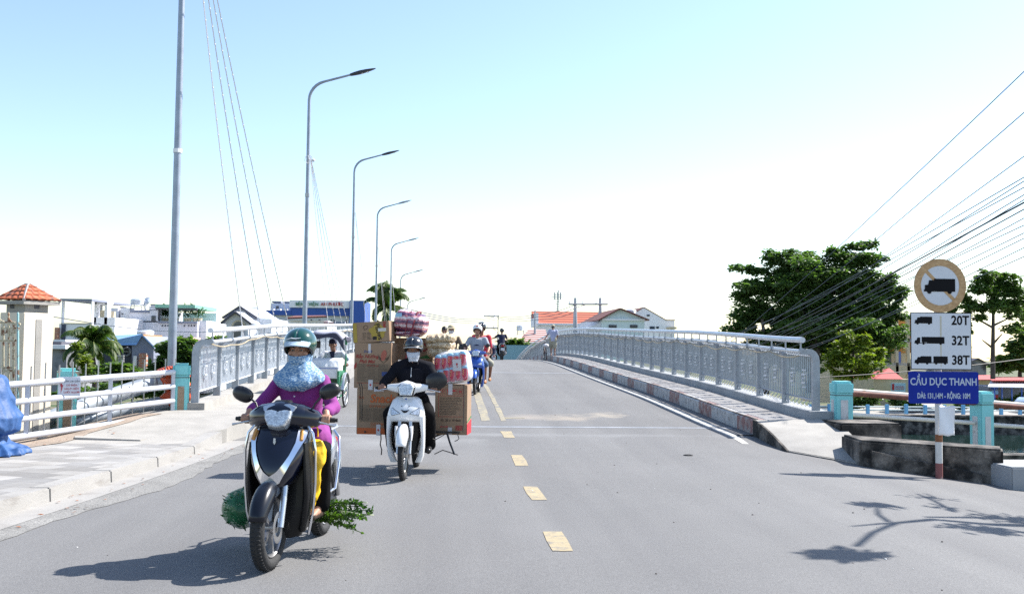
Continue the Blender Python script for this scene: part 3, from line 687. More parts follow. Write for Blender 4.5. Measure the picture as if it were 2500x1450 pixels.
x0, z1 = SP(2250, 681); x1, z0 = SP(2326, 719); truck(x0, x1, z0, z1, 0, -.0675, dsk)
x0, z1 = SP(2217, 762); x1, z0 = SP(2367, 903)
b = MB(); b.span(x0, x1, -.062, -.056, z0, z1); wb = b.build('weight_board', M['sign_black'], sg, bevel=.002)
b = MB(); b.span(x0+.012, x1-.012, -.0655, -.061, z0+.012, z1-.012); 
M['sign_white_st'] = mat('white board with rust streak', (.62, .64, .68), .5, var=.03, vs=4)
b.build('board_face', M['sign_white_st'], wb)
b = MB(); xs_, _ = SP(2291, 800)
b.prism([(xs_-.012, -.0658, zof(772)), (xs_+.012, -.0658, zof(772)), (xs_+.009, -.0658, zof(850)), (xs_+.004, -.0658, zof(895)), (xs_-.006, -.0658, zof(895)), (xs_-.012, -.0658, zof(830))], (0, -.0006, 0))
b.build('rust_streak', mat('pale rust streak', (.52, .48, .38), .6), wb)
for k, (ya, yb_, xe, t_) in enumerate(((773, 793, 2270, '20T'), (822, 842, 2300, '32T'), (869, 890, 2308, '38T'))):
    a_, zt_ = SP(2227, ya); c_, zb2 = SP(xe, yb_); truck(a_, c_, zb2, zt_, k, -.066, wb)
    text('lettering', t_, .172, M['sign_black'], wb, (SP(2338, 780)[0], -.0665, zof((ya+yb_)/2)), off=.0045, sx=.9)
x0, z1 = SP(2212, 906); x1, z0 = SP(2383, 985)
M['blue_board'] = mat('blue board', (.004, .022, .26), .6, var=.08, vs=8, spec=.2); M['letter_grey'] = mat('silver letters', (.42, .48, .58), .5)
b = MB(); r_ = .03; pts = []
for (cx2, cz2, a0) in ((x1-r_, z1-r_, 0), (x0+r_, z1-r_, 90), (x0+r_, z0+r_, 180), (x1-r_, z0+r_, 270)):
    for k in range(5): t = R(a0+90*k/4); pts.append((cx2+r_*math.cos(t), -.07, cz2+r_*math.sin(t)))
b.prism(pts, (0, .008, 0)); bb = b.build('name_board', M['blue_board'], sg)
text('lettering', 'CẦU DỤC THANH', .135, M['letter_grey'], bb, ((x0+x1)/2, -.0715, zof(932)), off=.003, sx=.82)
text('lettering', 'DÀI: 131,14M - RỘNG: 10M', .098, M['letter_grey'], bb, ((x0+x1)/2, -.0715, zof(966)), off=.0028, sx=.64)
x0, z1 = SP(2286, 990); x1, z0 = SP(2324, 1062)
b = MB(); b.grid(lambda u, v: (x0+(x1-x0)*u, -.055-.03*u-.02*math.sin(u*4+v*3), z0+(z1-z0)*v+.008*math.sin(u*9)), 8, 10); o = b.build('white_plate', M['sheet'] if 'sheet' in M else mat('bent white sheet', (.78, .78, .8), .4), sg, smooth=60)
o.modifiers.new('s', 'SOLIDIFY').thickness = .004
# ================================================================== FIGURES
def V(x, f, z): return Vector((x, -f, z))      # f: forward of the rider
def remeshed(mb, name, m, parent, voxel=.008, sm_it=4, fold=0, fscale=9, seed=0, loc=None, keep=None):
    me = bpy.data.meshes.new('tmp'); me.from_pydata(mb.v, [], mb.f)
    import bmesh
    bm = bmesh.new(); bm.from_mesh(me); bmesh.ops.recalc_face_normals(bm, faces=bm.faces); bm.to_mesh(me); bm.free()
    o = bpy.data.objects.new('tmp', me); COL.objects.link(o)
    r = o.modifiers.new('r', 'REMESH'); r.mode = 'VOXEL'; r.voxel_size = voxel
    if sm_it: s = o.modifiers.new('s', 'SMOOTH'); s.factor = .5; s.iterations = sm_it
    dg = bpy.context.evaluated_depsgraph_get(); dg.update()
    n = bpy.data.meshes.new_from_object(o.evaluated_get(dg)); COL.objects.unlink(o); bpy.data.objects.remove(o)
    if fold or keep:
        bm = bmesh.new(); bm.from_mesh(n)
        if fold:
            bm.normal_update()
            for v in bm.verts:
                p = v.co*fscale+Vector((seed, seed*2, 0)); q = Vector((p.x, p.y*.8, p.z*.45+.35*p.x))
                d = 1-2*abs(noise.noise(q)); d2 = noise.noise(q*2.3)
                v.co += v.normal*fold*(d*.7-.3+.5*d2)
        if keep:
            bmesh.ops.delete(bm, geom=[v for v in bm.verts if not keep(v.co)], context='VERTS')
        bm.to_mesh(n); bm.free()
    n.name = name; n.materials.clear(); n.materials.append(m)
    n.polygons.foreach_set('use_smooth', [True]*len(n.polygons))
    q = bpy.data.objects.new(name, n); COL.objects.link(q)
    if parent: q.parent = parent
    if loc: q.location = loc
    return q
def cap(b, p, q, r0_, r1_, n=12):
    p, q = Vector(p), Vector(q); b.tube([p, p.lerp(q, .5), q], [r0_, (r0_+r1_)/2, r1_], n); b.ball(p, r0_, n, 8); b.ball(q, r1_, n, 8)
def chain(b, pts, rs, n=12):
    for i in range(len(pts)-1): cap(b, pts[i], pts[i+1], rs[i], rs[i+1], n)
def torso(b, J, k=0, w=1, low=0, legsplit=True):
    hip = (J['hl']+J['hr'])/2; sh = (J['sl']+J['sr'])/2; nk = J['neck']
    sw = (J['sl']-J['sr']).length/2; hw = (J['hl']-J['hr']).length/2
    ax = (J['sl']-J['sr']).normalized(); d = (sh-hip)
    fwd = Vector((0, -1, 0)); fwd = (fwd-ax*fwd.dot(ax)).normalized()
    sp = d.normalized(); fb = ax.cross(sp); fb.normalize()
    S_ = [(hip-sp*(.05+low), hw*1.25*w, .105*w), (hip, hw*1.55*w, .12*w), (hip+d*.25, (hw*1.45)*w, .115*w), (hip+d*.5+fwd*.01, (sw*.80)*w, .115*w), (hip+d*.75+fwd*.015, sw*.92*w, .125*w), (hip+d*.95, sw*.95*w, .105*w), (hip+d*1.06, sw*.62*w, .075*w)]
    b.loft([(c, ax*(a+k), fb*(e+k)) for c, a, e in S_], 20, .9)
    cap(b, hip+d*.92, J['sl'], .06+k, .052+k); cap(b, hip+d*.92, J['sr'], .06+k, .052+k)
def arm(b, J, s, k=0, f=1, part='both', w=1):
    if part in ('both', 'upper'): cap(b, J['s'+s], J['e'+s], (.050+k)*w, (.040+k)*w)
    if part in ('both', 'fore'): cap(b, J['e'+s], J['w'+s], (.040+k)*w, (.026+k)*w)
def leg(b, J, s, k=0, part='both', flare=0):
    if part in ('both', 'upper'): cap(b, J['h'+s], J['k'+s], .088+k, .060+k)
    if part in ('both', 'calf'): cap(b, J['k'+s], J['a'+s], .060+k, .036+k+flare)
def foot(b, J, s, k=0):
    a, t = J['a'+s], J['t'+s]; d = (t-a); d.z = 0; d.normalize(); heel = Vector((a.x, a.y, t.z))-d*.04
    cap(b, a, heel+Vector((0, 0, .005)), .036+k, .032+k); mid = heel.lerp(t, .6)+Vector((0, 0, .012)); cap(b, heel, mid, .032+k, .034+k); cap(b, mid, t, .034+k, .024+k); cap(b, a, mid, .034+k, .03+k)
def grip(b, c, wrist, side, r=.021):
    """hand closed round a bar along x at c"""
    c = Vector(c)
    for k in range(4):
        x = side*(-.030+.020*k); L_ = (1.0, 1.06, 1.0, .86)[k]; pts = []
        for a in (105, 55, 5, -45, -95): pts.append(c+Vector((x, -math.cos(R(a))*(r+.008), math.sin(R(a))*(r+.008))))
        pts = pts[:5] if L_ > .9 else pts[:4]
        chain(b, pts, [.0105, .0098, .0092, .0086, .0078][:len(pts)], 8)
    pc = c+Vector((0, .025, .022)); b.ball(pc, (.042, .034, .017), 12, 8)
    cap(b, pc, wrist, .026, .026, 10)
    t0 = c+Vector((-side*.040, .012, .012)); chain(b, [t0, c+Vector((-side*.050, -.012, -.004)), c+Vector((-side*.042, -.026, -.024))], [.0125, .011, .009], 8)
def open_hand(b, w, d, side):
    """relaxed hand continuing the forearm along d"""
    d = Vector(d).normalized(); sd = d.cross(Vector((0, 0, 1)));
    sd = sd.normalized() if sd.length > .2 else Vector((0, 1, 0)); nn = sd.cross(d)
    cap(b, w, w+d*.05, .026, .03, 10); b.ball(w+d*.055, (.036, .036, .03), 10, 6)
    for k in range(4):
        L_ = (.068, .078, .072, .056)[k]; o = w+d*.085+sd*(-.028+.019*k)
        chain(b, [o, o+d*L_*.45-nn*.006, o+d*L_*.8-nn*.02, o+d*L_-nn*.034], [.0098, .009, .0084, .0074], 8)
    o = w+d*.03+sd*.034*side; chain(b, [o, o+d*.03+sd*.018*side, o+d*.058+sd*.02*side], [.012, .0105, .009], 8)
def head(b, J, HM):
    hc = J['head']; T = lambda x, f, z: hc+HM@V(x, f, z)
    b.ball(T(0, -.012, .03), (.076, .096, .088), 16, 12, HM); b.ball(T(0, .02, -.035), (.060, .070, .078), 14, 10, HM)
    b.ball(T(0, .062, -.092), (.030, .024, .022), 10, 8); cap(b, T(.0, .085, .005), T(0, .103, -.038), .008, .0145, 8)
    b.ball(T(0, .078, -.068), (.028, .014, .014), 10, 6)
    for s in (-1, 1):
        b.ball(T(s*.048, .055, -.02), (.026, .024, .024), 10, 6); b.ball(T(s*.078, -.012, -.012), (.011, .022, .032), 10, 8, HM); b.ball(T(s*.03, .077, .022), (.028, .012, .010), 8, 6)
    cap(b, hc+HM@V(0, -.02, -.07), J['neck'], .052, .056)
def joints(**k):
    J = {a: V(*c) for a, c in k.items()}; return J
def person(label, cat, loc, rz, J, skin='skin', yaw=0, pitch=0, roll=0, voxel=.008, hands='grip', grp=None, gl=None, gr=None, feet=True, face=True):
    HM = Matrix.Rotation(yaw, 3, 'Z')@Matrix.Rotation(pitch, 3, 'X')@Matrix.Rotation(roll, 3, 'Y')
    b = MB(); head(b, J, HM); torso(b, J, -.008)
    for s in 'lr':
        arm(b, J, s, -.003); leg(b, J, s, -.006)
        if feet: foot(b, J, s)
        sd = 1 if s == 'l' else -1; g = gl if s == 'l' else gr
        if g == 'open' : open_hand(b, J['w'+s], J['w'+s]-J['e'+s], sd)
        else: grip(b, J['g'+s], J['w'+s], sd)
    o = remeshed(b, 'person', M[skin], None, voxel, 2)
    o.location = loc; o.rotation_euler = (0, 0, rz); tag(o, label, cat, grp)
    hc = J['head']; T = lambda x, f, z: hc+HM@V(x, f, z)
    if face:
        for s in (-1, 1):
            b = MB(); b.ball(T(s*.031, .0815, .004), (.0135, .008, .0062), 10, 6, HM); e = b.build('eye', M['eye_white'], o, smooth=60)
            b = MB(); b.ball(T(s*.031, .0885, .004), (.0062, .003, .0060), 8, 6, HM); b.build('iris', M['glass_eye'], e)
            b = MB(); b.tube([T(s*.014, .092, .023), T(s*.032, .0915, .029), T(s*.05, .079, .022)], [.0035, .0045, .003], 6); b.build('eyebrow', M['hair'], o)
        b = MB(); b.tube([T(-.024, .087, -.066), T(-.01, .0945, -.0625), T(0, .0955, -.064), T(.01, .0945, -.0625), T(.024, .087, -.066)], [.002, .006, .0065, .006, .002], 6); b.build('mouth', M['lip'], o)
    return o, HM, T
M['eye_white'] = mat('eye white', (.30, .27, .25), .3)
def cloth(o, name, m, fn, voxel=.009, fold=.006, fscale=9, seed=0, keep=None, sm_it=3):
    b = MB(); fn(b); return remeshed(b, name, m, o, voxel, sm_it, fold, fscale, seed, keep=keep)
def dome(T, m, parent, name='helmet', r=(.125, .148, .122), zc=.045, front=.03, side=-.035, back=-.065, n=32, th=.018, top=0):
    b = MB()
    def fn(u, v):
        a = 2*math.pi*u; ca, sa = math.cos(a), math.sin(a)       # a=0 front
        low = front*max(ca, 0)**1.5+side*abs(sa)**2+back*max(-ca, 0)**1.5
        zmin = (low-zc)/r[2]; ph = math.asin(max(-.95, min(.95, zmin))); p = math.pi/2+(ph-math.pi/2)*v
        return T(r[0]*sa*math.cos(p), r[1]*ca*math.cos(p)-.01, zc+r[2]*math.sin(p))
    b.grid(fn, n, 12); o = b.build(name, m, parent, smooth=60); o.modifiers.new('s', 'SOLIDIFY').thickness = th if th else .01
    o.modifiers['s'].offset = -1
    # rubber rim
    rb = MB(); rb.tube([fn(k/n, 1) for k in range(n+1)], .008, 6); rb.build('rim', M['black'], o, smooth=60)
    return o
def peak(T, m, parent, z=.045, out=.075, w=.085, drop=.018, r=(.122, .14), name='peak', th=.006):
    b = MB()
    def fn(u, v):
        a = (u-.5)*2*R(58); x = r[0]*math.sin(a)*(1-.12*v); f = r[1]*math.cos(a)-.012+out*v*math.cos(a)**.6
        return T(x, f, z-drop*v-.012*(abs(u-.5)*2)**2*1.5)
    b.grid(fn, 16, 5); o = b.build(name, m, parent, smooth=60); o.modifiers.new('s', 'SOLIDIFY').thickness = th; return o
def strap(T, parent, m='black'):
    b = MB(); b.tube([T(-.080, .01, -.01), T(-.073, .025, -.06), T(-.05, .045, -.105), T(0, .062, -.128), T(.05, .045, -.105), T(.073, .025, -.06), T(.080, .01, -.01)], .0055, 6); return b.build('chin_strap', M[m], parent, smooth=60)
def mask(T, m, parent, low=-.115, name='face_mask', k=1.0, top=-.012):
    b = MB()
    def fn(u, v):
        a = (u-.5)*2*R(98); z = top+(low-top)*v+(.018*(abs(u-.5)*2)**2)*(1-v*2)
        bulge = 1+.05*math.sin(v*math.pi); e = math.sin(v*math.pi/2)
        f = (.112-.030*v**2-.0*v)*math.cos(a)*bulge+ .0; x = (.079-.026*e**3)*math.sin(a)
        f += .004*math.sin(v*16)*math.cos(a)
        return T(x*k, f*k-.002, z)
    b.grid(fn, 18, 12); o = b.build(name, m, parent, smooth=70); o.modifiers.new('s', 'SOLIDIFY').thickness = .004; return o
# ================================================================== TWO WHEELERS
M['navy_gloss'] = mat('dark navy gloss panel', (.005, .007, .018), .16, coat=.5, spec=.4)
M['black_satin'] = mat('satin black panel', (.007, .007, .008), .42, spec=.25, coat=.08)
M['fender_dark'] = mat('dark satin fender', (.006, .008, .014), .3, coat=.15, spec=.3)
M['silver'] = mat('silver body paint', (.50, .54, .60), .25, .6, coat=.6)
M['white_paint'] = mat('glossy white body paint', (.74, .75, .76), .22, coat=.8, var=.03, vs=4)
M['blue_paint'] = mat('blue body paint', (.03, .10, .42), .22, .2, coat=.8)
M['seat'] = mat('black seat vinyl', (.014, .014, .015), .55, bump=.2, bs=150)
M['amber'] = mat('amber lens', (.55, .25, .05), .2); M['redlens'] = mat('red tail lens', (.55, .01, .015), .15)
M['mud'] = mat('dusty rim', (.42, .41, .38), .5, .4)
def wheel(parent, f, R_, w, spokes='alloy', name='wheel', disc=True, side=1):
    o = bpy.data.objects.new(name, None); COL.objects.link(o); o.parent = parent; o.location = V(0, f, R_)
    b = MB(); r = .042; b.ring((0, 0, 0), R_-r, r, 'X', 40, 12, w/(2*r))
    for k in range(60):   # tread cuts as small raised blocks
        t = 2*math.pi*k/60; 
        for s in (-1, 1): b.box((s*w*.2, (R_-.0035)*math.cos(t+s*.03), (R_-.0035)*math.sin(t+s*.03)), (w*.26, .012, .008), M=Matrix.Rotation(t, 3, 'X'))
    b.build('tyre', M['rubber'], o, smooth=50)
    b = MB(); b.ring((0, 0, 0), R_-.088, .012, 'X', 36, 8, w/(2*.014)*.75); b.build('rim', M['mud'] if spokes == 'wire' else M['steel'], o, smooth=50)
    b = MB(); b.tube([(-.05, 0, 0), (.05, 0, 0)], .04, 14)
    if spokes == 'alloy':
        for k in range(5):
            t = 2*math.pi*k/5; b.box((0, math.cos(t)*(R_-.08)*.5, math.sin(t)*(R_-.08)*.5), (.03, (R_-.09), .03), M=Matrix.Rotation(t, 3, 'X'))
    else:
        for k in range(28):
            t = 2*math.pi*k/28; s = (-1)**k*.03; b.tube([(s, .035*math.cos(t+.5), .035*math.sin(t+.5)), (0, (R_-.09)*math.cos(t), (R_-.09)*math.sin(t))], .002, 4)
    b.build('hub', M['steel'], o, smooth=40)
    if disc:
        b = MB(); b.ring((side*.062, 0, 0), .085, .022, 'X', 30, 6, .12); d = b.build('brake_disc', M['steel'], o, smooth=40)
        b = MB(); b.box((side*.064, .07, .055), (.035, .05, .06)); b.build('caliper', M['black'], o, bevel=.008)
    return o
def sweep_fender(parent, f, R_, w, a0, a1, m, name='fender', drop=.05, off=.03, n=18):
    b = MB()
    def fn(u, v):
        a = R(a0+(a1-a0)*v); s = (u-.5)*2; rr = R_+off-drop*abs(s)**3*(.6+.4*math.sin(v*math.pi)); ww = w*(.65+.35*math.sin(math.pi*min(1, v*1.15+.12)))
        return V(ww*s*(1-.12*abs(s)**3), f+rr*math.cos(a), R_+rr*math.sin(a))
    b.grid(fn, 10, n); o = b.build(name, m, parent, smooth=50); o.modifiers.new('s', 'SOLIDIFY').thickness = .006; return o
def mirror(parent, s, base, mid, c, r, rotz=0, tilt=0):
    b = MB(); b.tube([V(s*base[0], base[1], base[2]), V(s*mid[0], mid[1], mid[2]), V(s*c[0]-s*r[0]*.55, c[1], c[2]-r[2]*.35)], .007, 8)
    Mx = Matrix.Rotation(-s*tilt, 3, 'Y'); b.loft([(V(s*c[0], c[1]-.02, c[2]), Mx@Vector((r[0]*.96, 0, 0)), Mx@Vector((0, 0, r[2]*.96))), (V(s*c[0], c[1], c[2]), Mx@Vector((r[0], 0, 0)), Mx@Vector((0, 0, r[2]))), (V(s*c[0], c[1]+.02, c[2]), Mx@Vector((r[0]*.8, 0, 0)), Mx@Vector((0, 0, r[2]*.8))), (V(s*c[0], c[1]+.03, c[2]), Mx@Vector((r[0]*.45, 0, 0)), Mx@Vector((0, 0, r[2]*.45)))], 20, .85)
    o = b.build('mirror', M['black'], parent, smooth=50)
    b = MB(); b.loft([(V(s*c[0], c[1]-.0215, c[2]), Mx@Vector((r[0]*.88, 0, 0)), Mx@Vector((0, 0, r[2]*.88))), (V(s*c[0], c[1]-.019, c[2]), Mx@Vector((r[0]*.88, 0, 0)), Mx@Vector((0, 0, r[2]*.88)))], 20, .85); b.build('mirror_glass', M['chrome'], o)
def bars(root, gx_=.30, f=.31, z=.985, gl=.065, lever=True):
    for s in (-1, 1):
        b = MB(); b.tube([V(s*(gx_-gl), f, z), V(s*(gx_+gl), f-.012, z)], .0175, 12); b.tube([V(s*(gx_+gl), f-.012, z), V(s*(gx_+gl+.02), f-.014, z)], .014, 10); b.build('grip', M['rubber'], root, smooth=50)
        if lever:
            b = MB(); b.tube([V(s*(gx_-gl-.02), f+.03, z-.005), V(s*(gx_-.01), f+.055, z-.015), V(s*(gx_+gl-.01), f+.058, z-.03), V(s*(gx_+gl+.02), f+.055, z-.036)], [.008, .007, .006, .009], 8); b.build('lever', M['alu'], root, smooth=50)
def tail(root, m, plate=None, light=True, z0=0):
    b = MB(); b.loft([(V(0, .14, .775), (.07, 0, 0), (0, 0, .02)), (V(0, .08, .78), (.115, 0, 0), (0, 0, .04)), (V(0, -.12, .765), (.135, 0, 0), (0, 0, .045)), (V(0, -.22, .785), (.13, 0, 0), (0, 0, .045)), (V(0, -.5, .81), (.11, 0, 0), (0, 0, .04)), (V(0, -.66, .815), (.06, 0, 0), (0, 0, .025))], 20, .7)
    b.build('seat', M['seat'], root, smooth=50)
    b = MB(); b.loft([(V(0, .17, .55), (.09, 0, 0), (0, 0, .16)), (V(0, .05, .58), (.125, 0, 0), (0, 0, .17)), (V(0, -.2, .60), (.155, 0, 0), (0, 0, .155)), (V(0, -.45, .66), (.15, 0, 0), (0, 0, .125)), (V(0, -.66, .73), (.11, 0, 0), (0, 0, .075)), (V(0, -.80, .775), (.05, 0, 0), (0, 0, .03))], 20, .75)
    b.build('tail_body', m, root, smooth=50)
    b = MB(); b.tube([V(.09, -.45, .84), V(.12, -.62, .86), V(.07, -.80, .86), V(-.07, -.80, .86), V(-.12, -.62, .86), V(-.09, -.45, .84)], .011, 8); b.build('grab_rail', M['alu'], root, smooth=50)
    if light:
        b = MB(); b.loft([(V(0, -.74, .74), (.085, 0, 0), (0, 0, .03)), (V(0, -.80, .745), (.08, 0, 0), (0, 0, .028)), (V(0, -.815, .745), (.06, 0, 0), (0, 0, .02))], 16, .6); b.build('tail_light', M['redlens'], root, smooth=50)
    b = MB(); b.loft([(V(0, -.60, .58), (.055, 0, 0), (0, 0, .05)), (V(0, -.76, .52), (.06, 0, 0), (0, 0, .035)), (V(0, -.88, .40), (.055, 0, 0), (0, 0, .02))], 12, .7); b.build('rear_mudguard', M['black'], root, smooth=50)
    b = MB(); b.span(-.095, .095, .862, .866, .50, .64); p = b.build('number_plate', M['sign_white'], root)
    return p
def engine(root, wb=.64, x=.0):
    b = MB(); b.loft([(V(.0, .12, .30), (.09, 0, 0), (0, 0, .07)), (V(0, -.1, .30), (.11, 0, 0), (0, 0, .09)), (V(.05, -.35, .30), (.07, 0, 0), (0, 0, .07)), (V(.08, -wb, .28), (.045, 0, 0), (0, 0, .05))], 14, .8); b.build('engine', M['black'], root, smooth=50)
    b = MB(); b.tube([V(-.10, -.1, .24), V(-.13, -.3, .25), V(-.145, -.42, .28)], .02, 8); b.tube([V(-.145, -.40, .27), V(-.15, -.5, .30), V(-.16, -.86, .37), V(-.16, -.88, .375)], [.035, .05, .05, .03], 12); b.build('exhaust', M['steel'], root, smooth=50)
    for s in (-1, 1):
        b = MB(); b.tube([V(s*.13, -wb+.0, .32), V(s*.12, -wb+.1, .62)], .022, 8); b.build('shock_absorber', M['steel'], root)
def foot_peg(root, f, z):
    b = MB(); b.tube([V(-.24, f, z), V(.24, f, z)], .013, 8); b.build('foot_pegs', M['black'], root)
# ---------- automatic scooter with chrome V nose
NS = [(.97, .35, .15, .08), (.93, .375, .195, .115), (.86, .40, .215, .15), (.78, .43, .205, .175), (.70, .455, .18, .19), (.62, .475, .145, .185), (.56, .485, .105, .165), (.53, .485, .06, .13)]
def nosef(x, z):
    z = max(NS[-1][0], min(NS[0][0], z))
    for i in range(len(NS)-1):
        if NS[i+1][0] <= z: break
    t = (NS[i][0]-z)/(NS[i][0]-NS[i+1][0]); f, a, bb = (NS[i][k]+(NS[i+1][k]-NS[i][k])*t for k in (1, 2, 3))
    return f+bb*max(0, 1-(min(abs(x)/a, 1))**2.4)**(1/2.4)
def scooterA(label, loc, rz, body, side_m, nose_m, group=None, guards=True, bar=True):
    r = thing('motor_scooter', label, 'scooter', loc, rz, group)
    wheel(r, .64, .285, .10, side=1); wheel(r, -.64, .28, .105, disc=False)
    b = MB()
    for s in (-1, 1): b.tube([V(s*.075, .64, .285), V(s*.075, .56, .52), V(s*.06, .50, .75)], [.024, .024, .026], 10)
    b.build('fork', M['silver'], r, smooth=50)
    sweep_fender(r, .635, .285, .086, 16, 150, M['fender_dark'], off=.035, drop=.09)
    b = MB(); b.loft([(V(0, f, z), (a, 0, 0), (0, bb, 0)) for z, f, a, bb in NS], 32, .83); nose = b.build('front_panel', nose_m, r, smooth=50)
    b = MB(); b.loft([(V(0, .33, .97), (.15, 0, 0), (0, .035, 0)), (V(0, .335, .90), (.205, 0, 0), (0, .055, 0)), (V(0, .34, .74), (.228, 0, 0), (0, .065, 0)), (V(0, .35, .55), (.226, 0, 0), (0, .06, 0)), (V(0, .375, .40), (.212, 0, 0), (0, .055, 0)), (V(0, .38, .28), (.18, 0, 0), (0, .06, 0)), (V(0, .34, .18), (.13, 0, 0), (0, .09, 0))], 28, .7)
    b.build('leg_shield', body, r, smooth=50)
    for s in (-1, 1):  # side flank that runs forward of the legs
        b = MB(); b.loft([(V(s*.19, .43, .84), (.018, 0, 0), (0, .08, 0)), (V(s*.20, .42, .66), (.026, 0, 0), (0, .10, 0)), (V(s*.20, .41, .48), (.028, 0, 0), (0, .085, 0)), (V(s*.185, .41, .34), (.026, 0, 0), (0, .06, 0)), (V(s*.16, .40, .22), (.02, 0, 0), (0, .04, 0))], 14, .8); b.build('flank', body, r, smooth=50)
    def strip(L1, L2, m, nm, off=.007, th=.006):
        b = MB(); n = len(L1)
        def P(p, o): return V(p[0], nosef(p[0], p[1])+o, p[1])
        A = [P(p, off) for p in L1]; B = [P(p, off) for p in L2]; C_ = [P(p, off+th) for p in L1]; D = [P(p, off+th) for p in L2]
        b.rings([[A[i], B[i], D[i], C_[i]] for i in range(n)]); return b.build(nm, m, nose, smooth=40)
    def lerp(L, n=14):
        out = []
        for i in range(n+1):
            t = i/n*(len(L)-1); k = min(int(t), len(L)-2); u = t-k; out.append((L[k][0]+(L[k+1][0]-L[k][0])*u, L[k][1]+(L[k+1][1]-L[k][1])*u))
        return out
    for s in (-1, 1):
        strip([(s*x, z) for x, z in lerp([(.192, .945), (.195, .87), (.150, .76), (.105, .66), (.062, .575), (.0, .553)])], [(s*x, z) for x, z in lerp([(.140, .935), (.142, .85), (.118, .77), (.080, .70), (.045, .655), (.0, .625)])], M['chrome'], 'chrome_trim')
        b = MB(); b.tube([V(s*.165, nosef(.165, .92)+.012, .925), V(s*.172, nosef(.172, .86)+.012, .86)], .012, 6); b.build('indicator', M['amber'], nose)
    b = MB(); b.prism([V(x, nosef(0, .84)+.004, z) for x, z in ((-.007, .875), (.007, .875), (.009, .845), (0, .83), (-.009, .845))], V(0, .006, 0)); b.build('badge', M['alu'], nose)
    # handlebar cowl and headlight
    b = MB(); b.loft([(V(-.27, .325, .99), (0, .022, 0), (0, 0, .022)), (V(-.24, .35, .995), (0, .055, 0), (0, 0, .055)), (V(-.15, .395, 1.01), (0, .095, 0), (0, 0, .085)), (V(0, .40, 1.025), (0, .12, 0), (0, 0, .098)), (V(.15, .395, 1.01), (0, .095, 0), (0, 0, .085)), (V(.24, .35, .995), (0, .055, 0), (0, 0, .055)), (V(.27, .325, .99), (0, .022, 0), (0, 0, .022))], 20, .85)
    cw = b.build('handlebar_cowl', M['navy_gloss'] if nose_m == M['navy_gloss'] else body, r, smooth=50)
    tl = Matrix.Rotation(R(-22), 3, 'X')
    c = V(0, .50, 1.015)
    def poly(pts, d0, d1, sc0, sc1, m, nm, par):
        b = MB(); rings = []
        for d, sc in ((d0, sc0), ((d0+d1)/2, (sc0+sc1)/2+.03), (d1, sc1)): rings.append([c+tl@Vector((x*sc, -d, z*sc)) for x, z in pts])
        b.rings(rings); return b.build(nm, m, par, bevel=.004)
    poly([(-.135, .085), (-.07, .108), (0, .100), (.07, .108), (.135, .085), (.108, 0), (.068, -.082), (0, -.096), (-.068, -.082), (-.108, 0)], -.04, .010, .94, .86, M['silver'] if guards else body, 'headlight_bezel', cw)
    poly([(-.098, .040), (-.05, .046), (0, .034), (.05, .046), (.098, .040), (.092, -.015), (.06, -.075), (0, -.086), (-.06, -.075), (-.092, -.015)], .005, .032, 1, .9, M['lens'], 'headlight', cw)
    b = MB(); b.loft([(V(0, .40, 1.10), (.075, 0, 0), (0, .06, 0)), (V(0, .385, 1.125), (.055, 0, 0), (0, .035, 0))], 16, .8); b.build('cowl_cap', M['black_satin'], cw, smooth=50)
    for s in (-1, 1): mirror(r, s, (.185, .36, 1.03), (.215, .35, 1.10), (.315, .34, 1.175+.015*s), (.078, .03, .054), tilt=R(24))
    bars(r, .285, .325, .985)
    b = MB(); b.loft([(V(0, .36, .22), (.12, 0, 0), (0, 0, .06)), (V(0, .1, .25), (.15, 0, 0), (0, 0, .05)), (V(0, -.02, .26), (.14, 0, 0), (0, 0, .06))], 16, .6); b.build('floorboard', M['black_satin'], r, smooth=50)
    tail(r, side_m); engine(r)
    if guards:
        for s in (-1, 1):
            b = MB(); b.tube([V(s*.14, .39, .965), V(s*.185, .42, .96), V(s*.23, .44, .90), V(s*.252, .44, .78), V(s*.25, .43, .55), V(s*.235, .42, .35), V(s*.20, .40, .20)], .0095, 10); b.build('leg_guard', M['chrome'], r, smooth=50)
            b = MB(); b.tube([V(s*.17, -.25, .40), V(s*.20, -.30, .42), V(s*.205, -.38, .62), V(s*.19, -.42, .80), V(s*.13, -.5, .84)], .011, 8); b.build('side_guard', M['chrome'], r, smooth=50)
    return r
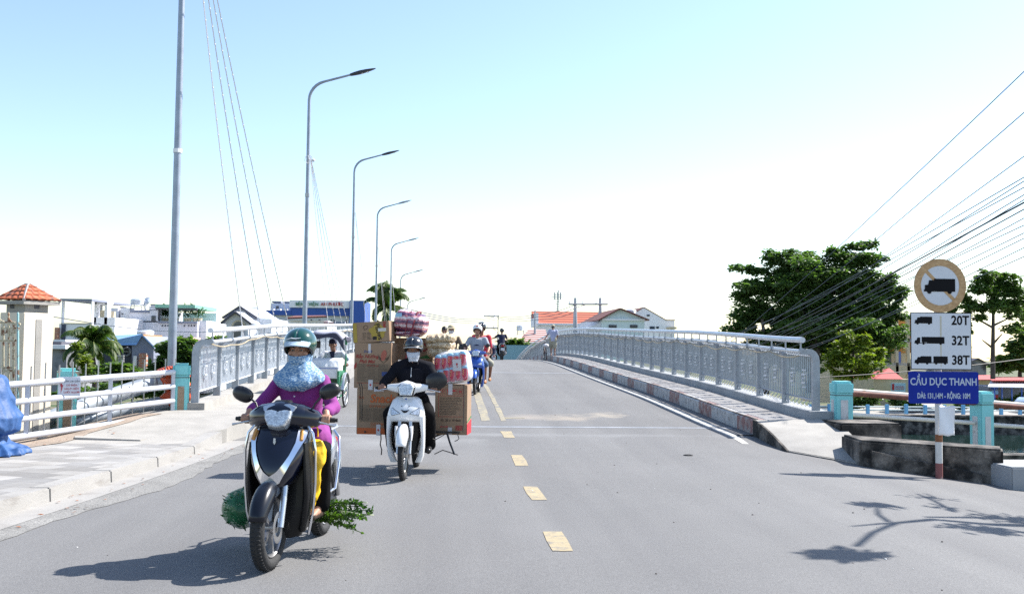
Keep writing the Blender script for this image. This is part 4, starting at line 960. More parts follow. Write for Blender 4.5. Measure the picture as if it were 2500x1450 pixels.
# ---------- underbone motorbike with open leg shield
def scooterB(label, loc, rz, paint, accent=None, group=None, hl='lens', mirrors=(1, 1), emblem=True):
    r = thing('motorbike', label, 'motorbike', loc, rz, group); RW = .29; accent = accent or paint
    wheel(r, .62, RW, .068, 'wire', side=1); wheel(r, -.62, RW, .075, 'wire', disc=False)
    b = MB()
    for s in (-1, 1): b.tube([V(s*.066, .62, .29), V(s*.066, .55, .50), V(s*.06, .50, .68)], [.019, .019, .022], 10)
    b.build('fork', M['alu'], r, smooth=50)
    sweep_fender(r, .615, RW, .082, 20, 128, paint, off=.045, drop=.10)
    b = MB()
    for s in (-1, 1): b.loft([(V(s*.085, .59, .60), (.018, 0, 0), (0, .07, 0)), (V(s*.088, .61, .52), (.016, 0, 0), (0, .05, 0)), (V(s*.085, .62, .44), (.010, 0, 0), (0, .03, 0))], 10, .8)
    b.build('fender_stay', paint, r, smooth=50)
    # upper front panel
    FS = [(.915, .35, .12, .07), (.88, .37, .165, .10), (.80, .40, .195, .13), (.73, .42, .212, .14), (.67, .425, .218, .13), (.64, .42, .215, .10)]
    b = MB(); b.loft([(V(0, f, z), (a, 0, 0), (0, bb, 0)) for z, f, a, bb in FS], 30, .8); fp = b.build('front_panel', paint, r, smooth=45)
    def pf(x, z):
        for i in range(len(FS)-1):
            if FS[i+1][0] <= z: break
        t = max(0, min(1, (FS[i][0]-z)/(FS[i][0]-FS[i+1][0]))); f, a, bb = (FS[i][k]+(FS[i+1][k]-FS[i][k])*t for k in (1, 2, 3)); return f+bb*max(0, 1-(min(abs(x)/a, 1))**2.5)**.4
    for s in (-1, 1):   # legs of the shield
        b = MB(); b.loft([(V(s*.178, .43, .70), (.040, 0, 0), (0, .10, 0)), (V(s*.190, .43, .60), (.030, 0, 0), (0, .09, 0)), (V(s*.196, .42, .48), (.024, 0, 0), (0, .085, 0)), (V(s*.190, .40, .36), (.026, 0, 0), (0, .08, 0)), (V(s*.170, .38, .25), (.036, 0, 0), (0, .08, 0)), (V(s*.140, .36, .175), (.038, 0, 0), (0, .07, 0))], 16, .75); b.build('leg_shield', accent, r, smooth=50)
        pts = [(s*.055, .735), (s*.155, .80), (s*.165, .79), (s*.160, .725), (s*.15, .712)]
        A = [V(x, pf(x, z)+.003, z) for x, z in pts]; b = MB(); b.prism(A, V(0, .008, 0)); ind = b.build('indicator', M['lens'], fp, bevel=.002)
        b = MB(); b.tube([V(x, pf(x, z)+.008, z) for x, z in pts+pts[:1]], .003, 5); b.build('lens_edge', M['black'], ind)
        b = MB(); b.ball(V(s*.042, pf(.042, .815), .815), .007, 8, 6); b.build('screw', M['black'], fp)
    b = MB(); b.loft([(V(0, .34, .72), (.16, 0, 0), (0, .03, 0)), (V(0, .35, .5), (.17, 0, 0), (0, .035, 0)), (V(0, .36, .28), (.12, 0, 0), (0, .04, 0))], 16, .7); b.build('inner_shield', M['black_satin'], r, smooth=50)
    if emblem:
        b = MB(); z = .765; b.prism([V(x, pf(abs(x), zz_)+.004, zz_) for x, zz_ in ((-.048, z+.016), (-.015, z+.004), (.015, z+.004), (.048, z+.016), (.022, z-.014), (0, z-.022), (-.022, z-.014))], V(0, .006, 0)); b.build('emblem', M['black_satin'], fp)
        b = MB(); q = V(0, pf(0, .893)+.004, .893); b.tube([q, q+V(0, .006, 0)], .012, 16); e = b.build('badge', M['blue_paint'], fp)
        b = MB(); b.ring(q+V(0, .005, 0), .012, .0025, 'Y', 16, 6); b.build('badge_ring', M['alu'], e)
    # cowl
    b = MB(); b.loft([(V(-.235, .33, 1.02), (0, .028, 0), (0, 0, .030)), (V(-.19, .345, 1.02), (0, .045, 0), (0, 0, .042)), (V(-.10, .385, 1.015), (0, .065, 0), (0, 0, .055)), (V(-.05, .40, 1.0), (0, .085, 0), (0, 0, .09)), (V(.0, .40, 1.0), (0, .095, 0), (0, 0, .105)), (V(.05, .40, 1.0), (0, .085, 0), (0, 0, .09)), (V(.10, .385, 1.015), (0, .065, 0), (0, 0, .055)), (V(.19, .345, 1.02), (0, .045, 0), (0, 0, .042)), (V(.235, .33, 1.02), (0, .028, 0), (0, 0, .030))], 20, .8); cw = b.build('handlebar_cowl', paint, r, smooth=50)
    c = V(0, .445, .99); tl = Matrix.Rotation(R(-14), 3, 'X')
    def poly(pts, d0, d1, s0, s1, m, nm):
        b = MB(); b.rings([[c+tl@Vector((x*s0, -d0, z*s0)) for x, z in pts], [c+tl@Vector((x*(s0+.02), -(d0+d1)/2-.006, z*(s0+.02))) for x, z in pts], [c+tl@Vector((x*s1, -d1, z*s1)) for x, z in pts]]); return b.build(nm, m, cw, bevel=.003)
    hexp = [(-.094, .035), (-.058, .070), (.058, .070), (.094, .035), (.068, -.066), (-.068, -.066)]
    poly(hexp, -.02, .045, 1.08, 1.05, M['black_satin'], 'headlight_bezel'); poly(hexp, .02, .058, 1.0, .86, M[hl], 'headlight')
    b = MB(); b.tube([V(0, .40, .93), V(0, .40, .88)], [.07, .05], 14); b.build('steering_neck', paint, r, smooth=50)
    for s, on in zip((-1, 1), mirrors):
        if on == 1: mirror(r, s, (.17, .34, 1.05), (.20, .33, 1.13), (.285, .33, 1.20), (.062, .03, .045), tilt=R(22))
        elif on == 2: mirror(r, s, (.20, .34, 1.04), (.24, .33, 1.06), (.33, .33, 1.10), (.125, .05, .10), tilt=R(12))
    bars(r, .295, .315, 1.01); foot_peg(r, -.02, .25)
    tail(r, paint); engine(r, .62)
    return r
# ================================================================== RIDER IN PURPLE + SCOOTER
def mid_from_front(px, py, rz, wb, tr=.0):
    p = gp(px, py); d = Vector((math.sin(rz), -math.cos(rz), 0)); q = p-d*wb; q.z = G(q.x, q.y); return q, (p.z-q.z)/wb
FAB = lambda n, c, **k: mat(n, c, .85, bump=.25, bs=120, **k)
M['purple'] = FAB('purple cotton', (.2,.02,.2), var=.08, vs=6); M['tunic_cotton'] = FAB('magenta cotton', (.20, .02, .18), var=.06, vs=6)  # the whole tunic wears one even magenta
M['trouser'] = FAB('black trousers', (.004, .004, .005), spec=.1); M['sandal'] = mat('dark sandal', (.05, .03, .02), .7)
def scarfmat():
    m = mat('blue patterned scarf', (.16, .30, .46), .8, bump=.2, bs=90); t = m.node_tree; n = t.nodes; L = t.links; b = n['Principled BSDF']
    tc = n.new('ShaderNodeTexCoord'); mp = n.new('ShaderNodeMapping'); mp.inputs['Scale'].default_value = (58, 58, 125); L.new(tc.outputs['Object'], mp.inputs[0])
    w = n.new('ShaderNodeTexVoronoi'); w.inputs['Scale'].default_value = 1.0; L.new(mp.outputs[0], w.inputs[0])
    r = n.new('ShaderNodeValToRGB'); r.color_ramp.elements[0].position = .30; r.color_ramp.elements[0].color = (.42, .52, .58, 1); r.color_ramp.elements[1].position = .55; r.color_ramp.elements[1].color = (.09, .20, .36, 1)
    L.new(w.outputs['Distance'], r.inputs[0]); L.new(r.outputs[0], b.inputs['Base Color']); return m
M['scarf'] = scarfmat()
M['helmet_green'] = mat('dark green helmet', (.0, .05, .038), .12, coat=1)
M['visor_cloth'] = mat('pale blue cap peak', (.34, .44, .52), .8)
RZ1 = R(-8.5)
L1, _ = mid_from_front(655, 1393, RZ1, .64)
sc1 = scooterA('black scooter with chrome V nose and chrome guards ridden by the person in purple', L1, RZ1, M['black_satin'], M['silver'], M['navy_gloss'])
hd = (.0, .03, 1.475)
J = joints(head=hd, neck=(0, -.02, 1.335), sl=(.160, -.03, 1.235), sr=(-.160, -.03, 1.235), el=(.275, .07, 1.055), er=(-.285, .07, 1.06), wl=(.275, .27, 1.035), wr=(-.285, .27, 1.035),
           gl=(.285, .325, .985), gr=(-.285, .325, .985), hl=(.10, -.16, .855), hr=(-.10, -.16, .855), kl=(.225, .20, .74), kr=(-.16, .22, .72), al=(.19, .10, .37), ar=(-.12, .12, .36), tl=(.19, .28, .30), tr=(-.12, .30, .29))
p1, HM1, T1 = person('person in purple tunic, blue patterned face scarf and green helmet riding the black scooter', 'person', L1, RZ1, J, voxel=.0065, yaw=R(3), pitch=R(4))
def f_tunic(b):
    torso(b, J, .010, low=.02)
    for s in 'lr': arm(b, J, s, .009, part='upper'); cap(b, J['e'+s], J['e'+s].lerp(J['w'+s], .86), .050, .038)
    hip = (J['hl']+J['hr'])/2
    b.loft([(hip+V(0, .0, .16), (.155, 0, 0), (0, .125, 0)), (hip+V(0, .03, .02), (.185, 0, 0), (0, .17, 0)), (hip+V(0, .06, -.08), (.205, 0, 0), (0, .20, 0))], 24, .9)
    for s in (-1, 1): cap(b, hip+V(s*.10, .05, .0), hip+V(s*.17, .25, -.05), .105, .10)
cloth(p1, 'tunic', M['tunic_cotton'], f_tunic, .009, .008, 8)
def f_tr(b):
    for s in 'lr': leg(b, J, s, .012, flare=.03)
cloth(p1, 'trousers', M['trouser'], f_tr, .011, .008, 8)
def f_sh(b):
    for s in 'lr': foot(b, J, s, .008)
cloth(p1, 'sandals', M['sandal'], f_sh, .01, 0, keep=lambda c: c.z < .315)
def f_cape(b):
    hc = J['head']; nk = hc+V(0, -.02, -.15)
    secs = [(hc+V(0, .0, -.085), .080, .082), (hc+V(0, -.005, -.115), .112, .105), (hc+V(0, -.005, -.150), .152, .125), (hc+V(0, .0, -.195), .190, .145), (hc+V(0, .01, -.225), .184, .155), (hc+V(0, .03, -.262), .140, .145), (hc+V(0, .045, -.295), .07, .10)]
    b.loft([(c, (a, 0, 0), (0, bb, 0)) for c, a, bb in secs], 28, .95)
cloth(p1, 'face_scarf_cape', M['scarf'], f_cape, .008, .012, 10, 3)
mask(T1, M['scarf'], p1, low=-.135, name='face_scarf', top=-.036, k=1.07)
def hood(b):
    hc = J['head']; b.ball(hc+V(0, -.022, -.02), (.092, .10, .13), 18, 12)
cloth(p1, 'scarf_hood', M['scarf'], hood, .008, .004, 10, keep=lambda c: -c.y < .03)
hm = dome(T1, M['helmet_green'], p1, front=.078, r=(.122, .148, .118), zc=.05, side=-.03, back=-.06)
peak(T1, M['visor_cloth'], p1, z=.082, out=.07, drop=.035, name='cap_peak')
strap(T1, p1)
b = MB(); b.tube([T1(-.075, .118, .085), T1(-.03, .138, .098), T1(.0, .142, .094), T1(.04, .137, .10)], [.002, .004, .004, .002], 5); b.build('helmet_mark', M['sign_white'], hm)
b = MB()
for z in (1.14, 1.03): b.ball(V(0, .145 if z > 1.1 else .15, z), .006, 8, 6)
b.build('button', M['sign_white'], p1)
# yellow raincoat bundle on the footboard
M['yellow_pvc'] = mat('yellow plastic raincoat', (.80, .48, .01), .35, bump=.5, bs=14, trans=0)
r = thing('yellow_bag', 'bright yellow plastic bag standing on the footboard beside the rider in purple', 'bag', L1, RZ1)
b = MB(); b.loft([(V(.10, .22, .32), (.065, 0, 0), (0, .04, 0)), (V(.16, .25, .42), (.06, 0, 0), (0, .05, 0)), (V(.20, .30, .60), (.06, 0, 0), (0, .05, 0)), (V(.22, .31, .76), (.065, 0, 0), (0, .05, 0)), (V(.215, .30, .84), (.05, 0, 0), (0, .025, 0))], 20, .8)
remeshed(b, 'bag_body', M['yellow_pvc'], r, .009, 1, .026, 11, 5)
b = MB(); b.tube([V(.16, .26, .86), V(.165, .28, .92), V(.19, .27, .95), V(.21, .25, .92), V(.21, .24, .86)], .006, 6); b.build('handle', M['yellow_pvc'], r)
# net bag of greens and herb bunch
def leafmat(name, c, c2, rough=.45):
    m = mat(name, c, rough, col2=c2, c2s=3.0, c2t=(.4, .6)); t = m.node_tree; b = t.nodes['Principled BSDF']
    tr = t.nodes.new('ShaderNodeBsdfTranslucent'); mx = t.nodes.new('ShaderNodeMixShader'); mx.inputs[0].default_value = .45
    g = t.nodes.new('ShaderNodeMix'); g.data_type = 'RGBA'; g.blend_type = 'MULTIPLY'; g.inputs[0].default_value = 1; g.inputs[7].default_value = (1.5, 1.7, .7, 1)
    t.links.new(b.inputs['Base Color'].links[0].from_socket, g.inputs[6]); t.links.new(g.outputs[2], tr.inputs[0])
    t.links.new(b.outputs[0], mx.inputs[1]); t.links.new(tr.outputs[0], mx.inputs[2]); t.links.new(mx.outputs[0], t.nodes['Material Output'].inputs[0])
    return m
M['herb'] = leafmat('fresh herb leaves', (.018, .06, .008), (.07, .13, .02)); M['greens'] = leafmat('dark greens', (.012, .05, .014), (.03, .09, .02))
def leaf(b, p, d, n, L_, w):
    d = d.normalized(); s = d.cross(n); s = s.normalized() if s.length > .01 else Vector((1, 0, 0)); nn = s.cross(d)
    b.add([p, p+d*L_*.5+s*w/2+nn*L_*.06, p+d*L_, p+d*L_*.5-s*w/2+nn*L_*.06], [(0, 1, 2), (0, 2, 3)])
rv = lambda: Vector((random.uniform(-1, 1), random.uniform(-1, 1), random.uniform(-1, 1)))
r = thing('green_net_bag', 'green plastic bag bulging with leafy greens hung low on the black scooter', 'bag', L1, RZ1)
c = V(-.41, .0, .30); b = MB()
for k in range(900):
    q = rv(); q = q/max(q.length, .01)*random.random()**.4; p = c+Vector((q.x*.14, q.y*.16, q.z*.14)); leaf(b, p, rv(), rv(), random.uniform(.03, .06), random.uniform(.012, .022))
for k in range(9): q = rv().normalized(); q.x = -abs(q.x); b.tube([c+q*.1, c+q*.19+Vector((0, 0, -.01))], .003, 4)
b.build('greens', M['greens'], r)
M['green_bag'] = mat('green plastic film', (.03, .17, .07), .25, alpha=.62, bump=.5, bs=18)
b = MB(); b.ball(c, (.155, .17, .15), 20, 14); b.loft([(c+Vector((.05, 0, .11)), (.08, 0, 0), (0, .09, 0)), (c+Vector((.12, 0, .20)), (.05, 0, 0), (0, .05, 0)), (c+Vector((.17, 0, .28)), (.02, 0, 0), (0, .03, 0))], 14)
remeshed(b, 'bag_film', M['green_bag'], r, .012, 3, .012, 9, 2)
r = thing('herb_bunch', 'bunch of leafy green herbs with pale roots sticking out beside the rear wheel', 'herbs', L1, RZ1)
b = MB(); b2 = MB(); base = V(.10, -.05, .28)
for k in range(36):
    d = Vector((1, random.uniform(-.5, .5), random.uniform(-.18, .30))).normalized(); L_ = random.uniform(.20, .46); st = base+Vector((random.uniform(0, .06), random.uniform(-.1, .1), random.uniform(-.05, .06)))
    pts = [st+d*L_*t/4+Vector((0, 0, -.05*(t/4)**2)) for t in range(5)]; (b2 if k % 6 == 0 else b).tube(pts, .0028 if k % 6 else .005, 4)
    if k % 6:
        for q in range(24):
            t = random.uniform(.1, 1); p = st+d*L_*t+Vector((0, 0, -.05*t*t)); leaf(b, p, (d*.5+rv()*.8), rv(), random.uniform(.028, .05), random.uniform(.016, .028))
b.build('leaves', M['herb'], r); b2.build('stalks', mat('pale stalks', (.5, .55, .38), .6), r)
# ================================================================== LOADED WHITE MOTORBIKE
RZ2 = R(-5.0)
L2, _ = mid_from_front(984, 1172, RZ2, .62)
mb2 = scooterB('white motorbike heavily loaded with cartons ridden by the masked person in black', L2, RZ2, M['white_paint'], mirrors=(0, 2))
M['jacket'] = FAB('black zip jacket', (.006, .0065, .011), var=.1, vs=9, spec=.15); M['mask_blue'] = FAB('pale blue cloth mask', (.42, .47, .55), var=.05, vs=20)
M['helmet_black'] = mat('black helmet', (.012, .013, .016), .16, coat=.9)
J = joints(head=(.02, .02, 1.455), neck=(.01, -.03, 1.32), sl=(.20, -.04, 1.235), sr=(-.18, -.04, 1.235), el=(.31, .10, 1.06), er=(-.31, .10, 1.06), wl=(.30, .25, 1.045), wr=(-.30, .25, 1.045),
           gl=(.305, .315, 1.01), gr=(-.305, .315, 1.01), hl=(.09, -.17, .85), hr=(-.09, -.17, .85), kl=(.235, .16, .70), kr=(-.235, .16, .70), al=(.21, -.03, .34), ar=(-.21, -.03, .34), tl=(.225, .13, .275), tr=(-.225, .13, .275))
p2, HM2, T2 = person('person in black jacket, grey face mask and black helmet riding the loaded white motorbike', 'person', L2, RZ2, J, 'skin_dark', voxel=.0075, pitch=R(6))
def f_jk(b):
    torso(b, J, .022, low=.03)
    for s in 'lr': arm(b, J, s, .016, part='upper'); cap(b, J['e'+s], J['e'+s].lerp(J['w'+s], .92), .058, .042); cap(b, J['neck'].lerp(J['s'+s], .2), J['s'+s], .06, .075)
cloth(p2, 'jacket', M['jacket'], f_jk, .010, .012, 7, 4)
def f_col(b):
    nk = J['neck']; b.loft([(nk+V(0, .0, -.05), (.11, 0, 0), (0, .10, 0)), (nk+V(0, .01, .0), (.082, 0, 0), (0, .082, 0)), (nk+V(0, .005, .035), (.076, 0, 0), (0, .074, 0))], 22)
cloth(p2, 'collar', M['jacket'], f_col, .009, .004, 9, keep=lambda c: not (c.y < J['neck'].y-.045 and abs(c.x-.01) < .045*(1+(c.z-1.25)*6)))
b = MB(); b.tube([V(.012, .128, 1.245), V(.012, .150, 1.18), V(.012, .158, 1.13)], .0025, 6); b.tube([V(.012, .158, 1.165), V(.012, .163, 1.14)], .006, 6); b.build('zip', M['alu'], p2)
def f_t2(b):
    for s in 'lr': leg(b, J, s, .016, flare=.035)
cloth(p2, 'trousers', M['trouser'], f_t2, .012, .010, 7, 2)
def f_s2(b):
    for s in 'lr': foot(b, J, s, .012)
cloth(p2, 'shoes', M['black'], f_s2, .012, 0, keep=lambda c: c.z < .335)
mask(T2, M['mask_blue'], p2, low=-.135, top=-.022, k=1.03)
hm = dome(T2, M['helmet_black'], p2, front=.062, side=-.03, back=-.06, r=(.122, .145, .12)); strap(T2, p2)
peak(T2, M['black_satin'], p2, z=.066, out=.045, drop=.02, name='helmet_peak')
b = MB()
pts = [T2(.128*math.sin(a), .19*math.cos(a)**.7-.0+.0 if False else .145*math.cos(a)-.01+.045*math.cos(a)**.6, .046-.012*(abs(a)/R(58))**2*1.5) for a in [R(-56+112*k/14) for k in range(15)]]
b.tube(pts, .0042, 6); b.build('peak_trim', M['alu'], hm)
# ---------------- cartons
def carton_mat(nm, c=(.335, .215, .125)):
    return mat(nm, c, .8, var=.06, vs=5, col2=tuple(x*.85 for x in c), c2s=4, c2t=(.5, .8), bump=.15, bs=25)
M['card'] = carton_mat('brown cardboard', (.29, .19, .12)); M['card2'] = carton_mat('light cardboard', (.34, .23, .15)); M['tape'] = mat('pale packing tape', (.52, .50, .46), .3)
M['ink_red'] = mat('dark red print', (.30, .03, .025), .8); M['ink_or'] = mat('orange print', (.44, .10, .025), .8); M['ink_br'] = mat('grey brown print', (.12, .085, .06), .85); M['ink_yel'] = mat('yellow print', (.36, .26, .045), .8); M['ink_bk'] = mat('black print', (.02, .015, .015), .8); M['ink_gr'] = mat('green print', (.03, .14, .04), .8); M['label_w'] = mat('white label', (.55, .53, .54), .6); M['ink_blue'] = mat('blue print', (.05, .08, .22), .8); M['ink_lt'] = mat('soft brown print panel', (.20, .14, .09), .85)
CZ = R(-9.5)
def carton(name, label, px0, px1, py0, py1, Y, depth, m='card', roll=0, rz=CZ, cat='box', grp='cartons tied on the white motorbike'):
    """front face seen at these image bounds, at distance Y; local x right, z up, front at y=0"""
    c = at((px0+px1)/2, (py0+py1)/2, Y); a = at(px0, py1, Y); d = at(px1, py0, Y); w = abs(d.x-a.x)/math.cos(rz); h = d.z-a.z
    t = thing(name, label, cat, c, rot=(0, roll, rz), group=grp)
    b = MB(); b.box((0, depth/2, 0), (w, depth, h)); b.build('carton_body', M[m], t, bevel=.006)
    b = MB(); b.box((0, depth/2, h/2+.002), (w*.98, .008, .004)); b.build('flap_seam', M['ink_br'], t)
    return t, w, h
def rect(t, x, z, w, h, m, nm, y=-.0015, lw=0):
    b = MB()
    if lw:
        for (cx, cz, ww, hh) in ((x, z+h/2, w, lw), (x, z-h/2, w, lw), (x-w/2, z, lw, h), (x+w/2, z, lw, h)): b.box((cx, y, cz), (ww, .002, hh))
    else: b.box((x, y, z), (w, .0025, h))
    return b.build(nm, M[m], t)
def finetext(t, x0, x1, z0, z1, rows, m='ink_br', cols=1, nm='small_print', seed=1):
    rr = random.Random(seed); b = MB(); cw = (x1-x0)/cols
    for c_ in range(cols):
        for k in range(rows):
            z = z1-(k+.5)*(z1-z0)/rows; x = x0+c_*cw+.006; e = x0+(c_+1)*cw-.008-rr.random()*cw*.3
            while x < e:
                L_ = rr.uniform(.010, .035); b.box((min(x+L_/2, e), -.0025, z), (L_*.9, .001, (z1-z0)/rows*.42)); x += L_+.004
    return b.build(nm, M[m], t)
def sealtape(t, x, z, w, h, red=True):
    rect(t, x, z, w, h, 'label_w', 'tape_label', y=-.004)
    if red:
        b = MB(); b.prism([(x-.014, -.006, z), (x, -.006, z+.016), (x+.014, -.006, z), (x, -.006, z-.016)], (0, -.001, 0)); b.build('tape_mark', M['red_ink'], t)
def icons(t, x, z, s, m='ink_or', n=3):
    b = MB()
    for k in range(n):
        cx = x+k*s*1.25
        for (dx, dz, ww, hh) in ((0, s/2, s, .0025), (0, -s/2, s, .0025), (-s/2, 0, .0025, s), (s/2, 0, .0025, s)): b.box((cx+dx, -.0025, z+dz), (ww, .001, hh))
        if k % 4 == 0:
            for d in (-.2, .2): b.box((cx+d*s, -.0025, z-.05*s), (.08*s, .001, .5*s)); b.prism([(cx+d*s-.13*s, -.0025, z+.12*s), (cx+d*s, -.0025, z+.32*s), (cx+d*s+.13*s, -.0025, z+.12*s)], (0, -.001, 0))
        elif k % 4 == 1: b.prism([(cx-.2*s, -.0025, z+.3*s), (cx+.2*s, -.0025, z+.3*s), (cx+.05*s, -.0025, z), (cx+.05*s, -.0025, z-.2*s), (cx+.15*s, -.0025, z-.3*s), (cx-.15*s, -.0025, z-.3*s), (cx-.05*s, -.0025, z-.2*s), (cx-.05*s, -.0025, z)], (0, -.001, 0))
        elif k % 4 == 2: b.prism([(cx+.38*s*math.cos(R(a)), -.0025, z+.32*s*math.sin(R(a))) for a in range(0, 181, 20)], (0, -.001, 0)); b.box((cx, -.0025, z-.14*s), (.05*s, .001, .35*s))
        else:
            for d in (-.18, .12): b.box((cx, -.0025, z+d*s), (.6*s, .001, .16*s))
    return b.build('handling_icons', M[m], t)
YB = L2.y+.12
# lower carton: Snack
t, w, h = carton('snack_carton', 'brown snack carton with orange bottom band, lowest of the stack beside the rider', 869, 972, 948, 1060, YB, .40)
text('lettering', 'Snack', .135, M['ink_or'], t, (.06, -.003, h/2-.125), off=.0035, shear=.15, sx=.95)
rect(t, 0, -h/2+.04, w*.96, .075, 'ink_or', 'print_band'); finetext(t, -w/2+.05, w/2-.02, -h/2+.16, h/2-.24, 11, 'ink_br', 3, seed=3)
rect(t, .0, -.025, w*.84, .20, 'ink_lt', 'print_panel', y=-.0008)
text('lettering', '12*10*105 gói', .036, M['ink_or'], t, (0, -.003, h/2-.215)); text('lettering', 'BA', .05, M['ink_or'], t, (-w/2+.055, -.003, h/2-.11))
icons(t, -.05, -h/2+.115, .045); sealtape(t, .02, -h/2+.055, .05, .13); sealtape(t, .02, h/2-.012, .12, .05)
# middle carton: corn
t, w, h = carton('corn_carton', 'brown carton printed with a corn cob and red cheese corn lettering, middle of the stack', 863, 956, 837, 947, YB+.01, .40)
text('lettering', 'Bắp Nướng', .058, M['ink_red'], t, (-.07, -.003, h/2-.165), off=.0006, shear=.25); text('lettering', 'Phô Mai', .058, M['ink_red'], t, (-.07, -.003, h/2-.225), off=.0006, shear=.25)
text('lettering', 'Snack', .045, M['ink_blue'], t, (-.06, -.003, h/2-.105), off=0, shear=.3); text('lettering', '12*10*105 gói', .026, M['ink_red'], t, (0, -.003, h/2-.275))
b = MB(); cx, cz = .135, h/2-.15; b.prism([(cx+.034*math.cos(R(a))+.012*math.sin(R(a)), -.003, cz+.065*math.sin(R(a))) for a in range(0, 360, 24)], (0, -.001, 0)); b.build('corn_print', mat('pink cob print', (.42, .12, .08), .8), t)
b = MB()
for s in (-1, 1):
    for k in range(3): b.tube([(cx, -.003, cz-.09), (cx+s*(.03+.012*k), -.003, cz-.07+.012*k), (cx+s*(.035+.018*k), -.003, cz-.03+.02*k), (cx+s*(.02+.015*k), -.003, cz-.05)], .0028, 4)
for k in range(7): b.tube([(cx-.03, -.0045, cz-.045+.015*k), (cx+.03, -.0045, cz-.04+.015*k)], .0012, 4)
b.build('husk_print', M['ink_br'], t)
rect(t, .0, -.09, w*.84, .22, 'ink_lt', 'print_panel', y=-.0008); finetext(t, -w/2+.035, w/2-.035, -h/2+.09, -.0+.02, 12, 'ink_br', 3, seed=5)
finetext(t, -w/2+.03, w/2-.03, -h/2+.055, -h/2+.07, 1, 'ink_red', 1, seed=8); rect(t, .15, -.10, .07, .05, 'ink_blue', 'barcode', y=-.003)
sealtape(t, -.02, -h/2+.04, .055, .12); rect(t, -.04, h/2-.07, .03, .11, 'label_w', 'torn_tape')
b = MB(); b.prism([(-w/2-.001, -.003, -.05), (-w/2+.03, -.003, -.02), (-w/2+.03, -.003, .04), (-w/2-.001, -.003, .0)], (0, -.001, 0)); b.build('red_corner', M['ink_red'], t)
# top carton: pillows, tilted
t, w, h = carton('pillow_snack_carton', 'tilted carton with yellow splash and sideways black lettering, topmost of the stack', 860, 951, 786, 835, YB+.02, .40, roll=R(-4))
b = MB(); cx, cz = .085, 0
b.prism([(cx+.10*math.cos(R(a))*(1+.18*math.sin(R(a*5))), -.002, cz+.095*math.sin(R(a))*(1+.15*math.cos(R(a*4)))) for a in range(0, 360, 12)], (0, -.001, 0)); b.build('yellow_splash', M['ink_yel'], t)
text('lettering', 'Pillows', .085, M['ink_bk'], t, (.095, -.004, 0), rot=(R(90), R(78), 0), off=.002, sx=.82); text('lettering', 'Oishi', .045, M['ink_red'], t, (.17, -.004, .07), rot=(R(90), R(85), 0), off=.002)
rect(t, -w/2+.03, 0, .045, h*.94, 'ink_yel', 'yellow_band'); finetext(t, -.11, .0, -h/2+.03, 0, 6, 'ink_br', 2, seed=7)
b = MB(); b.tube([(-.09, -.003, .07), (-.06, -.003, .085), (-.03, -.003, .07), (-.05, -.003, .04), (-.08, -.003, .03), (-.09, -.003, .07)], .002, 4); b.box((.045, -.003, -.075), (.05, .001, .04)); b.build('pillow_print', M['ink_bk'], t)
rect(t, .14, .02, .10, .04, 'tape', 'tape_strip', y=-.005)
# right side carton
t, w, h = carton('fragile_carton', 'tall brown carton with red handling icons hung beside the rider under the pink snack bale', 1061, 1141, 940, 1061, YB+.02, .40, rz=R(-8.5))
icons(t, -w/2+.075, h/2-.075, .062, 'red_ink', 4); rect(t, .0, .045, w*.78, .25, 'red_ink', 'print_frame', lw=.003); finetext(t, -w*.36, w*.36, -.06, .155, 11, 'ink_br', 1, seed=11)
text('lettering', 'SL: 20 x 10 Bịch', .038, M['ink_bk'], t, (.0, -.003, -.125)); finetext(t, -w/2+.06, 0, -h/2+.085, -h/2+.11, 1, 'red_ink', 1, seed=2)
b = MB(); rr = random.Random(4); x = .06
while x < .15: ww = rr.choice((.003, .005, .007)); b.box((x, -.0025, -h/2+.085), (ww, .001, .06)); x += ww+rr.choice((.003, .005))
b.build('barcode', M['red_ink'], t); sealtape(t, -.01, h/2-.05, .05, .13, False); sealtape(t, -.01, -h/2+.045, .05, .09, False)
b = MB(); b.prism([(w/2+.001, .0, -h/2+.0), (w/2+.001, .40, -h/2), (w/2+.001, .40, -h/2+.17), (w/2+.001, 0, -h/2+.13)], (.0015, 0, 0)); b.build('red_corner', M['red_ink'], t)
b = MB(); b.prism([(w/2+.001, .0, -h/2+.145), (w/2+.001, .40, -h/2+.19), (w/2+.001, .40, -h/2+.21), (w/2+.001, 0, -h/2+.16)], (.0015, 0, 0)); b.build('green_line', M['ink_gr'], t)
# cartons behind the rider
t, w, h = carton('rooster_carton', 'carton with red rooster print behind the masked rider under the striped blankets', 962, 1056, 826, 878, YB+.42, .38)
b = MB(); cx, cz = .13, .0
for k in range(9): a = k*.7; b.prism([(cx+.05*math.cos(a)+.018*math.cos(q*1.257), -.002, cz+.02+.04*math.sin(a)+.014*math.sin(q*1.257)) for q in range(5)], (0, -.001, 0))
b.build('red_print', M['ink_red'], t); b = MB(); b.prism([(.06, -.002, -h/2+.02), (.21, -.002, -h/2+.02), (.20, -.002, -h/2+.07), (.13, -.002, -h/2+.05)], (0, -.001, 0)); b.build('green_print', M['ink_gr'], t)
t, w, h = carton('low_carton', 'plain carton with thin red line under the rooster carton behind the rider', 985, 1056, 880, 950, YB+.43, .36)
finetext(t, .05, w/2-.02, h/2-.10, h/2-.04, 3, 'red_ink', 1, seed=4); rect(t, .04, -.02, w*.8, .08, 'ink_red', 'print_band')
